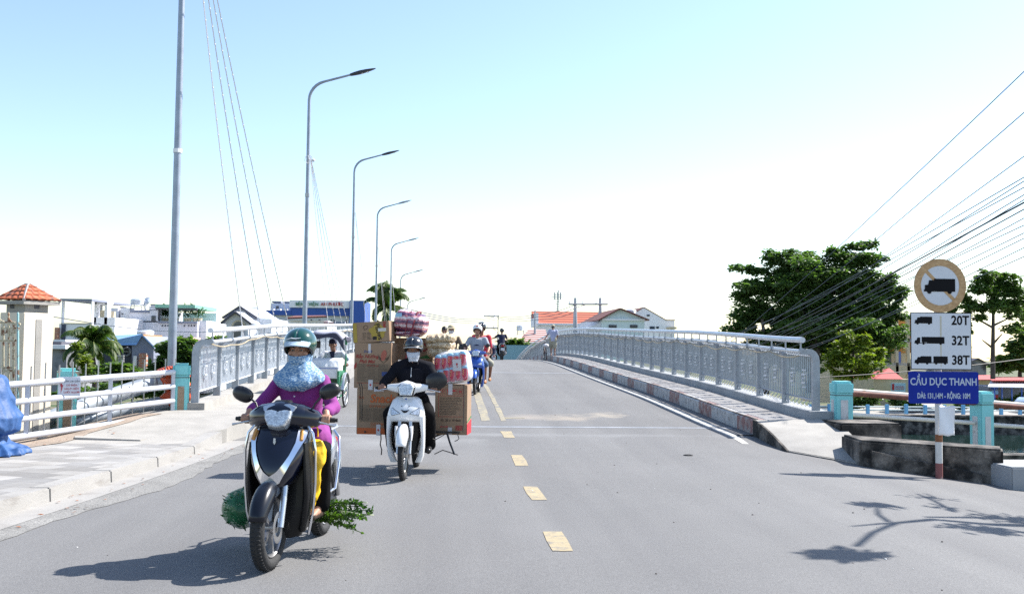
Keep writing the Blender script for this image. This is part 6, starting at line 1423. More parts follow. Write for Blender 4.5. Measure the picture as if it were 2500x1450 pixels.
# ================================================================== BIG PIPES AND ORANGE CONDUIT (left)
M['pipe'] = mat('grey steel pipe', (.30, .33, .37), .5, .35, var=.15, vs=1.5, col2=(.40, .43, .46), c2s=3); M['orange'] = mat('orange corrugated conduit', (.50, .075, .02), .45)
def bigpipe(pts, r, lab):
    t = thing('service_pipe', lab, 'pipe'); b = MB(); P = [at(x, y, d) for x, y, d in pts]
    out = []
    for i in range(len(P)-1):
        for k in range(6): out.append(P[i].lerp(P[i+1], k/6))
    out.append(P[-1]); b.tube(out, r, 20); b.build('pipe_body', M['pipe'], t, smooth=50); return t
bigpipe([(-60, 1062, 14.7), (60, 1048, 14.9), (150, 1012, 15.5), (250, 975, 16.2), (330, 948, 16.8), (380, 932, 17.1), (425, 930, 17.15)], .13, 'upper thick grey service pipe climbing behind the pipe railing')
bigpipe([(-60, 1085, 14.4), (80, 1052, 15.2), (150, 1035, 15.7), (270, 1010, 16.4), (350, 993, 16.8), (395, 985, 17.0), (435, 982, 17.1)], .12, 'lower thick grey service pipe behind the pipe railing')
def conduit(p0, p1, r, lab):
    t = thing('conduit', lab, 'conduit', group='orange corrugated conduits'); b = MB(); a, c = at(*p0), at(*p1); n = 14; pts = []; rs = []
    for k in range(n*4+1): u = k/(n*4); pts.append(a.lerp(c, u)+Vector((0, 0, .08*math.sin(u*math.pi)))); rs.append(r*(1+.05*math.sin(k*math.pi/2)))
    b.tube(pts, rs, 18); b.build('corrugated_tube', M['orange'], t, smooth=60)
conduit((392, 922, 17.05), (452, 930, 17.25), .145, 'orange corrugated conduit sleeving the upper grey service pipe')
conduit((400, 940, 17.0), (452, 946, 17.3), .12, 'second orange corrugated conduit just below the upper one')
conduit((404, 984, 16.95), (452, 976, 17.25), .14, 'lower orange corrugated conduit by the turquoise pillar foot')
# ================================================================== BACKGROUND BUILDINGS
M['wall_w'] = mat('white house wall', (.80, .80, .82), .85, var=.04, vs=.5); M['wall_g'] = mat('pale grey house wall', (.70, .70, .75), .85, var=.05, vs=.5); M['wall_b'] = mat('pale aqua wall', (.60, .70, .70), .85, var=.04, vs=.5)
M['wall_dark'] = mat('slate blue wall', (.055, .065, .10), .8, var=.1, vs=1); M['wall_gb'] = mat('grey blue gable wall', (.22, .24, .31), .85, var=.05, vs=1); M['trim_dark'] = mat('dark trim', (.07, .07, .09), .7); M['blue_roof'] = mat('blue sheet roof', (.22, .38, .62), .5); M['brickred'] = brickmat('orange brick', (.45, .18, .10), (.36, .13, .08), (.4, .36, .32), .22, .08, .01, (R(90), 0, 0)); M['dirty_wall'] = mat('dirty grey wall', (.22, .23, .25), .9, var=.2, vs=.8, col2=(.05, .05, .055), c2s=.9, c2t=(.5, .65))
M['hosp_blue'] = mat('hospital blue panel', (.015, .075, .33), .5, var=.04, vs=.2); M['hosp_white'] = mat('hospital white wall', (.60, .62, .64), .8, var=.05, vs=.3); M['green_sheet'] = mat('green sheet', (.20, .42, .32), .6); M['green_sign'] = mat('green letters', (.02, .20, .08), .6); M['red_sign'] = mat('red letters', (.45, .02, .02), .6)
M['cream'] = mat('cream wall', (.55, .47, .33), .85, var=.05, vs=.6); M['ochre'] = mat('orange ochre wall', (.50, .23, .06), .85, var=.06, vs=.6); M['cream_col'] = mat('cream column plaster', (.66, .59, .49), .85, var=.05, vs=3, bump=.2, bs=30)
def tilemat(nm, c1, c2, s, axis='Y', rot=None):
    m = mat(nm, c1, .8); t = m.node_tree; n = t.nodes; L = t.links; b = n['Principled BSDF']; tc = n.new('ShaderNodeTexCoord')
    w = n.new('ShaderNodeTexWave'); w.bands_direction = axis; w.inputs['Scale'].default_value = s; w.inputs['Distortion'].default_value = .4; L.new(tc.outputs['Object'], w.inputs[0])
    r = n.new('ShaderNodeValToRGB'); r.color_ramp.elements[0].color = (*c2, 1); r.color_ramp.elements[0].position = .35; r.color_ramp.elements[1].color = (*c1, 1); r.color_ramp.elements[1].position = .6; L.new(w.outputs[0], r.inputs[0]); L.new(r.outputs[0], b.inputs['Base Color']); return m
M['tile_z'] = tilemat('red tile roof rows', (.52, .15, .08), (.20, .035, .02), 1.15, 'Z'); M['tile_z2'] = tilemat('weathered tile roof rows', (.50, .40, .38), (.26, .08, .06), 1.5, 'Z'); M['tile_red'] = tilemat('red sheet roof', (.50, .10, .09), (.35, .06, .06), 2, 'X')
M['roof_pale'] = mat('pale sheet roof', (.50, .54, .62), .6)
def house(name, label, cat='house', grp=None): return thing(name, label, cat, (0, 0, 0), group=grp)
def bx(par, nm, m, px0, px1, py0, py1, Y, dep, dy=0, bev=0):
    a = at(px0, py1, Y); c = at(px1, py0, Y); b = MB(); b.span(a.x, c.x, Y+dy, Y+dy+dep, a.z, c.z); return b.build(nm, M[m] if isinstance(m, str) else m, par, bevel=bev)
def win(par, px0, px1, py0, py1, Y, m='glass', fr='trim_dark'):
    w = bx(par, 'window', fr, px0, px1, py0, py1, Y, .1, -.06); k = (px1-px0)*.12
    bx(w, 'pane', m, px0+k, (px0+px1)/2-k*.3, py0+k, py1-k, Y, .06, -.09); bx(w, 'pane', m, (px0+px1)/2+k*.3, px1-k, py0+k, py1-k, Y, .06, -.09); return w
def gable(par, nm, mwall, px0, px1, pyb, apx, apy, pyl, pyr, Y, dep, mroof=None, over=.25, th=.12, rnm='roof', pale=False):
    """gable end facing the camera; left eave height pyl, right eave height pyr"""
    P = [at(px0, pyb, Y), at(px1, pyb, Y), at(px1, pyr, Y), at(apx, apy, Y), at(px0, pyl, Y)]
    for p in P: p.y = Y
    b = MB(); b.prism(P, (0, dep, 0)); w = b.build(nm, M[mwall], par)
    if mroof:
        b = MB()
        for q, s in ((P[4], -1), (P[2], 1)):
            ap = P[3]; d = (q-ap).normalized(); e = q+d*over; nrm = Vector((-d.z, 0, d.x))*(-s)
            if nrm.z < 0: nrm = -nrm
            a0 = ap+Vector((0, -over, 0)); e0 = e+Vector((0, -over, 0))
            b.hexa([a0, e0, e0+Vector((0, dep+over, 0)), a0+Vector((0, dep+over, 0)), a0+nrm*th, e0+nrm*th, e0+nrm*th+Vector((0, dep+over, 0)), a0+nrm*th+Vector((0, dep+over, 0))])
        b.build(rnm, M['roof_pale'] if pale else M[mroof], par)
        if pale:
            b = MB()
            for q in (P[4], P[2]): d = (q-P[3]).normalized(); b.tube([P[3]+Vector((0, -over-.03, .03)), q+d*over+Vector((0, -over-.03, .03))], th*.9, 6)
            b.build('roof_edge', M[mroof], par)
    return w
def tank(px, py0, py1, Y, w, lab):
    c = at(px, py1, Y); z1 = at(px, py0, Y).z; h = z1-c.z; t = thing('water_tank', lab, 'water tank', c, group='steel water tanks on roofs')
    b = MB(); b.tube([(0, 0, h*.42), (0, 0, h*.44), (0, 0, h*.88), (0, 0, h*.97), (0, 0, h)], [w*.45, w*.5, w*.5, w*.35, w*.1], 16); 
    for k in range(4): b.ring((0, 0, h*(.5+.1*k)), w*.5, w*.03, 'Z', 20, 5)
    b.build('tank_body', M['galv_light'], t, smooth=50)
    b = MB()
    for sx in (-1, 1):
        for sy in (-1, 1): b.tube([(sx*w*.4, sy*w*.4, 0), (sx*w*.35, sy*w*.35, h*.43)], w*.03, 5)
    for k in (.1, .3): b.tube([(-w*.4, -w*.4, h*k), (w*.4, -w*.4, h*k)], w*.025, 5)
    b.build('stand', M['steel'], t); return t
D = 58
h = house('modern_house', 'white modern house with open roof frame above a coconut palm')
bx(h, 'wall', 'wall_w', 143, 224, 835, 960, D, 9); bx(h, 'wall', 'wall_w', 224, 281, 775, 960, D+2.5, 7)
bx(h, 'parapet', 'wall_w', 143, 224, 791, 833, D, .25); bx(h, 'parapet_panel', 'wall_dark', 150, 161, 792, 833, D, .1, -.08); bx(h, 'ledge', 'trim_dark', 141, 225, 832, 836, D, .5, -.2)
bx(h, 'roof_slab', 'wall_gb', 148, 226, 730, 734, D, 7, -.1)
for x0, x1, dy in ((149, 153, 0), (221, 225, 0), (176, 183, 5.5), (152, 156, 6)): bx(h, 'column', 'wall_w', x0, x1, 734, 792, D, .35, dy)
bx(h, 'balcony_block', 'wall_g', 181, 219, 795, 808, D, .4, 3)
for x0, x1 in ((226, 236), (254, 263)): bx(h, 'column', 'wall_w', x0, x1, 738, 792, D+2.5, .6)
bx(h, 'beam', 'wall_w', 226, 263, 735, 742, D+2.5, 1); bx(h, 'wall', 'cream', 233, 256, 758, 792, D+5, 2)
bx(h, 'sign_strip', 'brickred', 139, 148, 800, 838, D, .3, -.4)
win(h, 168, 189, 844, 868, D)
b_ = bx(h, 'rooftop_rail', 'steel', 150, 225, 789, 790.5, D, .05, -.05)
h = house('slab_house', 'plain tall white slab house right of the modern white house'); bx(h, 'wall', 'wall_g', 262, 288, 752, 960, D+8, 12); bx(h, 'wall', 'wall_w', 288, 321, 752, 960, D+8.2, 12); bx(h, 'vent', 'trim_dark', 297, 301, 765, 767, D+8.2, .1, -.06); bx(h, 'roof_vent', 'trim_dark', 293, 302, 749, 752, D+9, .6)
D = 66
h = house('terrace_house', 'wide pale house with green awning and potted plants on its roof terrace')
bx(h, 'wall', 'wall_g', 306, 482, 785, 960, D, 10); bx(h, 'wall', 'wall_g', 316, 386, 757, 786, D, 8); bx(h, 'parapet_strip', 'wall_gb', 318, 365, 757, 763, D, .1, -.08); bx(h, 'stair_tower', 'wall_g', 364, 386, 748, 758, D, 3); bx(h, 'cap_strip', 'trim_dark', 367, 383, 742.5, 745, D, 3); bx(h, 'stair_tower', 'wall_w', 368, 382, 744, 749, D, 2.8)
win(h, 370, 380, 771, 785, D)
for x in (395, 402, 409, 417, 449, 459, 466, 473): bx(h, 'vent', 'trim_dark', x, x+3, 793, 797, D, .1, -.05)
bx(h, 'awning', 'green_sheet', 385, 482, 745, 752, D, 6, -.6); bx(h, 'awning_beam', 'trim_dark', 384, 484, 752, 756, D, .3, -.4); bx(h, 'terrace_screen', mat('pale glass screen', (.50, .66, .66), .2), 390, 480, 758, 787, D, .1, 5.5)
bx(h, 'terrace_edge', 'wall_gb', 387, 482, 786, 789, D, .3, -.15); bx(h, 'column', 'trim_dark', 388, 390, 756, 787, D, .2)
win(h, 319, 331, 813, 819, D); bx(h, 'wall', 'wall_w', 482, 504, 783, 960, D+.6, 10); bx(h, 'pink_wall', mat('pinkish wall', (.55, .40, .37), .9), 468, 492, 824, 960, D, 3, -3.2)
for k, x in enumerate((398, 406, 415, 430, 455, 462, 476, 488)):
    c = at(x, 787, D+1); p_ = thing('potted_plant', ['bushy', 'tall', 'thin', 'drooping', 'small', 'dark', 'spreading', 'outermost'][k]+' potted plant on the green awning terrace', 'plant', c, group='plants on the roof terrace'); b = MB()
    for q in range(60): leaf(b, Vector((random.gauss(0, .16), random.gauss(0, .1), .45+random.random()*(.35+.2*(k % 3)))), rv(), rv(), .22, .09)
    b.build('leaves', M['greens'], p_); b = MB(); b.tube([(0, 0, 0), (0, 0, .28)], [.12, .17], 8); b.build('pot', M['cream'], p_)
tank(336, 728, 757, 66.5, .9, 'steel water tank highest of the roofs above the wide pale house'); 
c = at(356, 757, 66.5); t = thing('satellite_dish', 'pale round dish on the roof beside the steel water tank', 'dish', c); b = MB(); b.loft([(Vector((0, 0, .55)), (.28, 0, .12), (0, .1, .28)), (Vector((.06, -.1, .55)), (.1, 0, .05), (0, .03, .1))], 14); b.tube([(0, 0, -.1), (0, 0, .5)], .04, 6); b.build('dish', M['galv_light'], t)
D = 34
h = house('blue_roof_house', 'small slate house with blue sheet roof and round window behind the palm')
bx(h, 'wall', 'wall_dark', 248, 323, 842, 960, D, 4); gable(h, 'gable_wall', 'wall_gb', 322, 375, 960, 346, 820, 842, 850, D-.5, 5)
P = [at(240, 843, D-.6), at(333, 842, D-.6), at(346, 820, D-.6), at(262, 822, D+2.5)]; b = MB(); b.prism([p for p in P], (0, .05, .06)); b.build('roof', M['blue_roof'], h)
P = [at(346, 819, D-.6), at(377, 851, D-.6), at(377, 853, D+3), at(346, 821, D+3)]; b = MB(); b.prism(P, (0, 0, .06)); b.build('roof', M['blue_roof'], h)
c = at(309, 858, D-.05); b = MB(); b.ring(c, .13, .035, 'Y', 20, 6); w = b.build('round_window', M['wall_gb'], h); b = MB(); b.tube([c+Vector((-.16, -.04, 0)), c+Vector((.16, -.04, 0))], .01, 5); b.build('bar', M['galv_light'], w)
bx(h, 'brick_side', 'brickred', 354, 374, 862, 930, D, .2, -.75); bx(h, 'white_louvre', 'wall_w', 341, 350, 868, 900, D, .1, -.7)
for k in range(6): bx(h, 'balcony_bar', 'wall_w', 300, 326, 867+k*4.4, 868.6+k*4.4, D, .05, -1.0)
bx(h, 'roof_box', 'trim_dark', 274, 284, 826, 835, D, .5, -.2)
h = house('orange_roof_house', 'low house with orange tile ridge showing above the blue sheet roof'); bx(h, 'roof', 'ochre', 318, 345, 817, 822, 42, 3); bx(h, 'wall', 'wall_w', 320, 344, 822, 960, 42.2, 2.6); bx(h, 'roof', mat('pale blue roof', (.3, .45, .6), .5), 300, 350, 822, 826, 40, 2)
tank(350, 806, 838, 44, .55, 'short steel tank with orange band behind the blue sheet roof'); tank(361, 805, 835, 45, .5, 'second short steel tank close beside the orange banded one')
h = house('grey_shed', 'dirty grey shed with white flat roof beside the roofed gate column'); bx(h, 'wall', 'dirty_wall', 100, 163, 851, 970, 36, 5); bx(h, 'roof', 'wall_w', 96, 168, 842, 851, 36, 5.4, -.3); bx(h, 'roof_edge', 'trim_dark', 96, 150, 834, 842, 37, 5); bx(h, 'roof', 'wall_w', 130, 160, 829, 836, 40, 3)
D = 60
h = house('gabled_house', 'small white house with two dark edged gables behind the bridge railing')
gable(h, 'gable_wall', 'wall_g', 556, 620, 960, 588, 750, 771, 771, D+2.5, 8, 'trim_dark', .3, .08, pale=True)
gable(h, 'gable_wall', 'wall_g', 552, 606, 960, 577, 763, 783, 785, D, 3, 'trim_dark', .3, .08, pale=True)
b = MB(); a = at(620, 772, D+2.6); c = at(662, 800, D+2.6); b.span(a.x, c.x, D+2.8, D+9, -3, at(640, 778, D+3).z); b.build('side_wing', M['wall_w'], h)
c = at(583, 800, D-.1); b = MB(); pts = [c+Vector((.30*math.cos(R(k)), 0, .34*math.sin(R(k)))) for k in range(0, 181, 15)]+[c+Vector((-.30, 0, -1.6)), c+Vector((.30, 0, -1.6))]; b.prism(pts, (0, -.05, 0)); w = b.build('arched_window', M['glass'], h)
b = MB(); b.tube([c+Vector((.38*math.cos(R(k)), -.08, .42*math.sin(R(k)))) for k in range(0, 181, 15)], .05, 6); b.build('arch_frame', M['cream'], w)
win(h, 608, 616, 814, 828, D+2.5)
tank(625, 749, 785, 72, .85, 'steel water tank rising behind the small white gabled house')
D = 140
h = house('hospital', 'long blue and white hospital with a lettered roof band behind the street lamps', 'hospital')
bx(h, 'white_band', 'hosp_white', 655, 862, 768, 900, D, 20); bx(h, 'blue_band', 'hosp_blue', 710, 862, 750, 770, D, 18, -.6); bx(h, 'sign_band', 'wall_w', 709, 860, 735, 751, D, 1, -.9); bx(h, 'blue_band', 'hosp_blue', 648, 712, 758.5, 769, D, 14, -.7); bx(h, 'roof_room', 'hosp_white', 660, 711, 741, 759, D+2, 8); bx(h, 'roof_cap', 'wall_gb', 664, 686, 735, 739, D+2, 6); bx(h, 'roof_cap', 'wall_gb', 694, 712, 736, 740, D+2, 6); bx(h, 'blue_base', 'hosp_blue', 660, 702, 786, 797, D, .5, -.8); bx(h, 'blue_tower', 'hosp_blue', 855, 893, 735, 800, D, 10, -1.4)
win(h, 674, 681, 747, 754, D+2)
for x in (758, 778, 807, 814, 844): win(h, x, x+4, 780, 790, D)
for k in range(3): bx(h, 'roof_unit', 'wall_w', 662+k*16, 670+k*16, 754, 759, D, 1, -.5)
Ht = at(700, 739, D).z-at(700, 748, D).z
text('lettering', 'BỆNH VIỆN', Ht*1.25, M['green_sign'], h, (at(752, 743, D).x, D-1.0, at(752, 743.5, D).z), off=.0, sx=.95, ext=.05)
text('lettering', 'AN PHƯỚC', Ht*1.25, M['red_sign'], h, (at(813, 743, D).x, D-1.0, at(813, 744, D).z), off=.0, sx=.95, ext=.05)
h = house('low_roofed_house', 'low pale house with a brown pitched roof in front of the hospital'); bx(h, 'wall', 'wall_w', 690, 800, 783, 900, 100, 8); P = [at(700, 779, 99), at(800, 775, 99), at(790, 773, 103), at(720, 774, 103)]; b = MB(); b.prism(P, (0, 0, .15)); b.build('roof', M['rail_rust'], h); bx(h, 'pink_panel', mat('pink panel', (.5, .3, .3), .8), 790, 815, 786, 792, 99, 1); bx(h, 'grey_panel', 'wall_gb', 815, 842, 785, 792, 99, 1)
# -------- centre
D = 110
h = house('tile_roof_house', 'long house with bright red tile roof behind the walking man')
a = at(1309, 790, D); c = at(1462, 761, D+3); b = MB(); zr = at(1400, 761, D+3).z
b.hexa([(a.x, D, a.z), (at(1475, 790, D).x, D, a.z), (at(1475, 790, D).x, D+6, a.z), (a.x, D+6, a.z), (a.x-.3, D+2.9, zr), (c.x, D+2.9, zr), (c.x, D+3.1, zr), (a.x-.3, D+3.1, zr)]); b.build('roof', M['tile_z'], h)
bx(h, 'wall', 'wall_w', 1312, 1470, 790, 880, D, 5, .4); bx(h, 'fascia', 'wall_w', 1306, 1315, 764, 797, D, 6, .1); bx(h, 'beam', 'wall_g', 1309, 1440, 790, 793, D, .2)
h = house('hip_roof_house', 'low house with faded striped tile roof at the crest of the bridge')
P = [at(1266, 836, 98), at(1340, 836, 98), at(1332, 807, 101), at(1291, 807, 101)]; b = MB(); b.prism(P, (0, .2, .15)); b.build('roof', M['tile_z2'], h); bx(h, 'wall', 'wall_w', 1272, 1340, 836, 880, 98.3, 6)
h = house('teal_wall', 'long pale teal boundary wall below the striped roof', 'wall'); bx(h, 'wall_body', mat('teal boundary wall', (.22, .38, .42), .9, var=.08, vs=.5), 1190, 1320, 843, 905, 92, .4)
D = 78
h = house('aqua_gable_house', 'pale aqua gabled house with dark red roof edge beyond the railing')
gable(h, 'gable_wall', 'wall_b', 1470, 1573, 880, 1513, 755, 778, 779, D, 10, 'rail_rust', .35, .1); bx(h, 'lean_to', 'wall_g', 1432, 1472, 786, 880, D+1, 6); bx(h, 'ledge', 'wall_w', 1470, 1573, 779, 782, D, .2, -.15)
win(h, 1486, 1505, 793, 800, D); win(h, 1538, 1556, 793, 800, D)
P = [at(1430, 800, D+.5), at(1470, 786, D+.5), at(1470, 800, D+.5)]; b = MB(); b.prism([Vector((p.x, D+.5, p.z)) for p in (P[0], P[2], P[1])], (0, 5, 0)); b.build('lean_roof', M['wall_g'], h)
h = house('white_gable_house', 'tall white gabled house with a stepped right side beyond the aqua house')
gable(h, 'gable_wall', 'wall_w', 1550, 1626, 880, 1572, 751, 764, 782, D+8, 10, 'rail_rust', .05, .06); bx(h, 'wall', 'wall_w', 1626, 1647, 782, 880, D+8, 8); bx(h, 'wall_cap', 'rail_rust', 1625, 1648, 780.5, 782, D+8, 8, -.05)
win(h, 1579, 1586, 768, 772, D+8); win(h, 1586, 1598, 797, 806, D+8); win(h, 1602, 1608, 797, 802, D+8); bx(h, 'balcony', 'cream', 1633, 1652, 798, 803, D+7, 1)
tank(1271, 793, 818, 105, .55*1.6, 'small steel water tank standing alone left of the striped roof'); tank(1540, 755, 772, 84, .9, 'steel tank peeping over the dark red roof edge of the aqua house')
M['concrete_pole'] = mat('concrete pole', (.42, .44, .46), .8)
def upole(px, py0, py1, Y, lab, w=.16, arms=()):
    t = thing('utility_pole', lab, 'utility pole', (0, 0, 0), group='utility poles beyond the bridge'); a, c = at(px, py1, Y), at(px, py0, Y); b = MB(); b.tube([(a.x, Y, a.z-1), (a.x, Y, c.z)], [w*1.3, w*.7], 8); b.build('pole', M['concrete_pole'], t)
    for x0, x1, y in arms:
        p, q = at(x0, y, Y), at(x1, y, Y); b = MB(); b.tube([(p.x, Y-.2, p.z), (q.x, Y-.2, q.z)], .07, 6); r = b.build('crossarm', M['steel'], t); b = MB(); n = 3
        for k in range(n): x = p.x+(q.x-p.x)*(k+.1)/n; b.tube([(x, Y-.2, p.z), (x, Y-.2, p.z+.3)], .05, 6)
        b.build('insulator', M['wall_g'], r)
        m_ = at(px, y+9, Y); b = MB(); b.tube([(a.x, Y-.15, m_.z), ((p.x+a.x*2)/3, Y-.15, p.z)], .03, 5); b.tube([(a.x, Y-.15, m_.z), ((q.x+a.x*2)/3, Y-.15, p.z)], .03, 5); b.build('brace', M['steel'], t)
upole(1404, 727, 800, 86, 'concrete utility pole joined by a long crossarm in front of the red tile roof', .17, ((1387, 1483, 743),)); upole(1465, 727, 800, 86, 'concrete utility pole carrying the outer end of the long crossarm', .17)
upole(1306, 757, 800, 100, 'thin utility pole at the end of the red tile roof', .10); upole(1215.5, 768, 840, 115, 'thin utility pole with two crossarms behind the navy shirt rider', .07, ((1181, 1218, 772), (1176, 1216, 801)))
t = thing('antenna_mast', 'thin lattice antenna mast rising behind the red tile roof', 'antenna', (0, 0, 0)); Y = 170; b = MB(); a, c = at(1361, 790, Y), at(1363, 708, Y)
b.tube([(a.x, Y, a.z), (c.x, Y, c.z)], .12, 6)
for k in range(9): z = a.z+(c.z-a.z)*(.3+.07*k); w = .35 if k < 6 else 1.3; b.tube([(a.x-w, Y, z), (a.x+w, Y, z)], .06, 5)
for dx in (-.5, 0, .5): b.tube([(a.x+dx, Y, a.z+(c.z-a.z)*.72), (a.x+dx, Y, a.z+(c.z-a.z)*.93)], .13, 6)
b.build('mast', M['concrete_pole'], t)
# ================================================================== RIGHT BANK
D = 76
h = house('school_house', 'cream and orange two storey building with balconies behind the big tree')
bx(h, 'wall', 'ochre', 2100, 2222, 770, 860, D+2, 8); bx(h, 'wall', 'cream', 2040, 2222, 858, 990, D+2.1, 8); bx(h, 'floor_slab', 'wall_w', 2030, 2224, 826, 833, D, 3); bx(h, 'parapet', 'cream', 2030, 2224, 893, 912, D, .3); bx(h, 'floor_slab', 'wall_w', 2030, 2224, 768, 774, D, 3)
for x in (2060, 2095, 2149, 2188, 2216): bx(h, 'column', 'cream', x, x+5, 775, 985, D, .3)
for y in (886, 889.5): bx(h, 'balcony_rail', 'steel', 2030, 2222, y, y+1, D, .05)
win(h, 2192, 2199, 858, 893, D+2, 'blue_paint'); win(h, 2160, 2175, 860, 893, D+2); win(h, 2110, 2125, 860, 893, D+2)
D = 66
h = house('gate_kiosk', 'low cream building with red pyramid roof across the river'); c = at(2168, 897, D+2.2); b = MB(); z = at(2168, 925, D).z; x0, x1 = at(2138, 925, D).x, at(2206, 925, D).x; b.add([(x0, D, z), (x1, D, z), (x1, D+4, z), (x0, D+4, z), (c.x, D+2, at(2165, 898, D+2).z)], [(0, 1, 4), (1, 2, 4), (2, 3, 4), (3, 0, 4), (3, 2, 1, 0)]); b.build('roof', M['tile_red'], h); bx(h, 'wall', 'cream', 2136, 2226, 926, 990, D, 4, .2)
t = thing('banner', 'pale blue notice banner with red lines on the cream kiosk wall', 'banner', (0, 0, 0)); o = bx(t, 'sheet', mat('pale blue banner', (.35, .55, .68), .6), 2176, 2211, 935, 957, D-.4, .05); bx(t, 'red_line', 'red_ink', 2186, 2207, 943, 944.4, D-.4, .03, -.03); bx(t, 'red_line', 'red_ink', 2186, 2207, 948, 949.4, D-.4, .03, -.03); bx(t, 'emblem_strip', 'red_ink', 2178, 2183, 937, 952, D-.4, .03, -.03)
h = house('grey_house', 'grey weathered gable house behind the thin tall tree'); gable(h, 'gable_wall', 'dirty_wall', 2368, 2408, 990, 2384, 876, 884, 889, 84, 8, 'trim_dark', .3, .08); win(h, 2375, 2382, 886, 892, 84)
h = house('awning_shop', 'white awning shop stall with pink sheet roof on the far bank', 'shop'); D = 62
b = MB(); P = [at(2420, 930, D-2), at(2560, 930, D-2), at(2560, 922, D+3), at(2420, 922, D+3)]; b.prism(P, (0, 0, .06)); b.build('roof', M['tile_red'], h); b = MB(); P = [at(2412, 945, D-3), at(2560, 947, D-3), at(2560, 929, D-.5), at(2420, 929, D-.5)]; b.prism(P, (0, 0, .05)); b.build('awning', M['wall_w'], h); bx(h, 'wall', 'wall_gb', 2424, 2560, 945, 985, D, 3, .5)
b = MB()
for x in (2428, 2446, 2470, 2494): p = at(x, 940, D-2.6); b.tube([(p.x, D-2.6, p.z), (p.x, D-2.6, -2)], .04, 6)
b.build('awning_post', M['blue_paint'], h); 
for k in range(3): bx(h, 'poster', ['hosp_blue', 'blue_roof', 'red_sign'][k], 2420+k*2, 2437, 942+k*11, 951+k*11, D-2.2, .05)
h = house('pink_roof_house', 'low house with pale pink roof half hidden by the thin tree trunk'); bx(h, 'wall', 'cream', 2378, 2425, 926, 990, 70, 4); P = [at(2374, 928, 69.5), at(2432, 928, 69.5), at(2425, 917, 73), at(2385, 917, 73)]; b = MB(); b.prism(P, (0, 0, .05)); b.build('roof', M['tile_red'], h)
# low blue rail on the far bank
M['blue_post'] = mat('sky blue painted post', (.16, .42, .66), .6)
rl = thing('bank_railing', 'low sky blue post and rail fence on the far river bank', 'railing', (0, 0, 0)); D = 53.2
for k in range(-4, 12):
    x = at(2120, 1000, D).x+k*1.075; b = MB(); b.span(x-.09, x+.09, D, D+.16, -1.98, -1.44+.02*(k % 3)); b.build('post', M['blue_post'], rl, bevel=.02)
for z in (-1.55, -1.72): b = MB(); xa = at(2120, 1000, D).x-5; b.tube([(xa, D+.08, z), (xa+18, D+.08, z)], .03, 6); b.build('rail', M['wall_b'], rl)
c = at(2566, 1000, 56); c.z = -1.98; cr = thing('parked_car', 'pale blue parked car at the far bank, cut by the picture edge', 'car', c, R(90)); b = MB(); b.loft([(V(0, -1.9, .45), (.6, 0, 0), (0, 0, .2)), (V(0, -1.6, .55), (.8, 0, 0), (0, 0, .33)), (V(0, 1.5, .5), (.8, 0, 0), (0, 0, .28)), (V(0, 1.9, .42), (.6, 0, 0), (0, 0, .18))], 16, .5); b.build('body', mat('pale blue car paint', (.4, .5, .65), .3, coat=.5), cr, smooth=50)
b = MB(); b.loft([(V(0, -1.3, .9), (.6, 0, 0), (0, 0, .1)), (V(0, -.9, 1.1), (.62, 0, 0), (0, 0, .25)), (V(0, .4, 1.1), (.62, 0, 0), (0, 0, .25)), (V(0, 1.0, .85), (.6, 0, 0), (0, 0, .08))], 16, .6); b.build('windows', M['glass'], cr, smooth=50)
for sx in (-1, 1):
    for f in (-1.2, 1.2): b = MB(); b.ring((sx*.72, -f, .3), .21, .09, 'X', 20, 8); b.build('wheel', M['rubber'], cr, smooth=50)
# ================================================================== GATE COLUMN (left)
cx, cz = XZ(72, 763, 14.6); th = R(-37+8); w = .50
gc = thing('gate_column', 'cream gate column with a small red tiled pyramid roof', 'column', (at(63, 763, 14.8).x, 14.85, 0), th)
z1 = cz; b = MB(); b.box((0, 0, z1/2-.2), (w, w, z1+.4)); b.build('shaft', M['cream_col'], gc, bevel=.008)
b = MB(); b.box((0, -w/2-.0, z1/2-.15), (w*.9, .01, z1*1.2)); 
b = MB(); b.box((w/2+.001, .0, z1/2-.12), (.012, .10, z1+.05)); b.build('niche', M['conc'], gc)
zn = at(72, 742, 14.7).z; b = MB(); b.box((0, 0, (z1+zn)/2), (w*.78, w*.78, zn-z1+.02)); b.build('neck', M['conc'], gc, bevel=.004)
for dx, dy, rr in ((-.07, -w*.39-.001, 0), (w*.39+.001, -.0, 1)): b = MB(); b.box((dx, dy, (z1+zn)/2+.03), (.085, .01, .065) if not rr else (.01, .085, .065)); b.build('vent_hole', M['trim_dark'], gc)
ze = at(72, 747, 14.7).z; za = at(66, 695, 14.8).z; e = .315; b = MB(); b.box((0, 0, zn+.015), (2*e*.97, 2*e*.97, .05)); b.build('eave_slab', M['conc'], gc)
zb2 = zn+.04; b = MB()
for q in range(4):
    Mq = Matrix.Rotation(q*math.pi/2, 3, 'Z'); rows = 4
    for r_ in range(rows):
        t0, t1 = r_/rows, (r_+1.25)/rows; n_ = max(1, 5-r_)
        for k in range(n_):
            u = -1+2*(k+.5)/n_
            def P(tt, uu, dz=0): tt = min(tt, 1); hw = e*(1-tt); return Mq@Vector((uu*hw if abs(uu) < 2 else 0, -hw, zb2+(za-zb2)*tt+dz))
            hw0 = 1/n_; A = [P(t0, u-hw0, .012), P(t0-.03, u-hw0*.4, .03), P(t0-.035, u+hw0*.4, .03), P(t0, u+hw0, .012), P(min(t1, .97), u+hw0*.95, .01), P(min(t1, .97), u-hw0*.95, .01)]
            b.prism(A, Mq@Vector((0, -.012, .016)))
b.build('roof_tiles', mat('orange red roof tiles', (.40, .11, .05), .8, var=.3, vs=12, col2=(.22, .10, .08), c2s=8, c2t=(.55, .65)), gc)
b = MB()
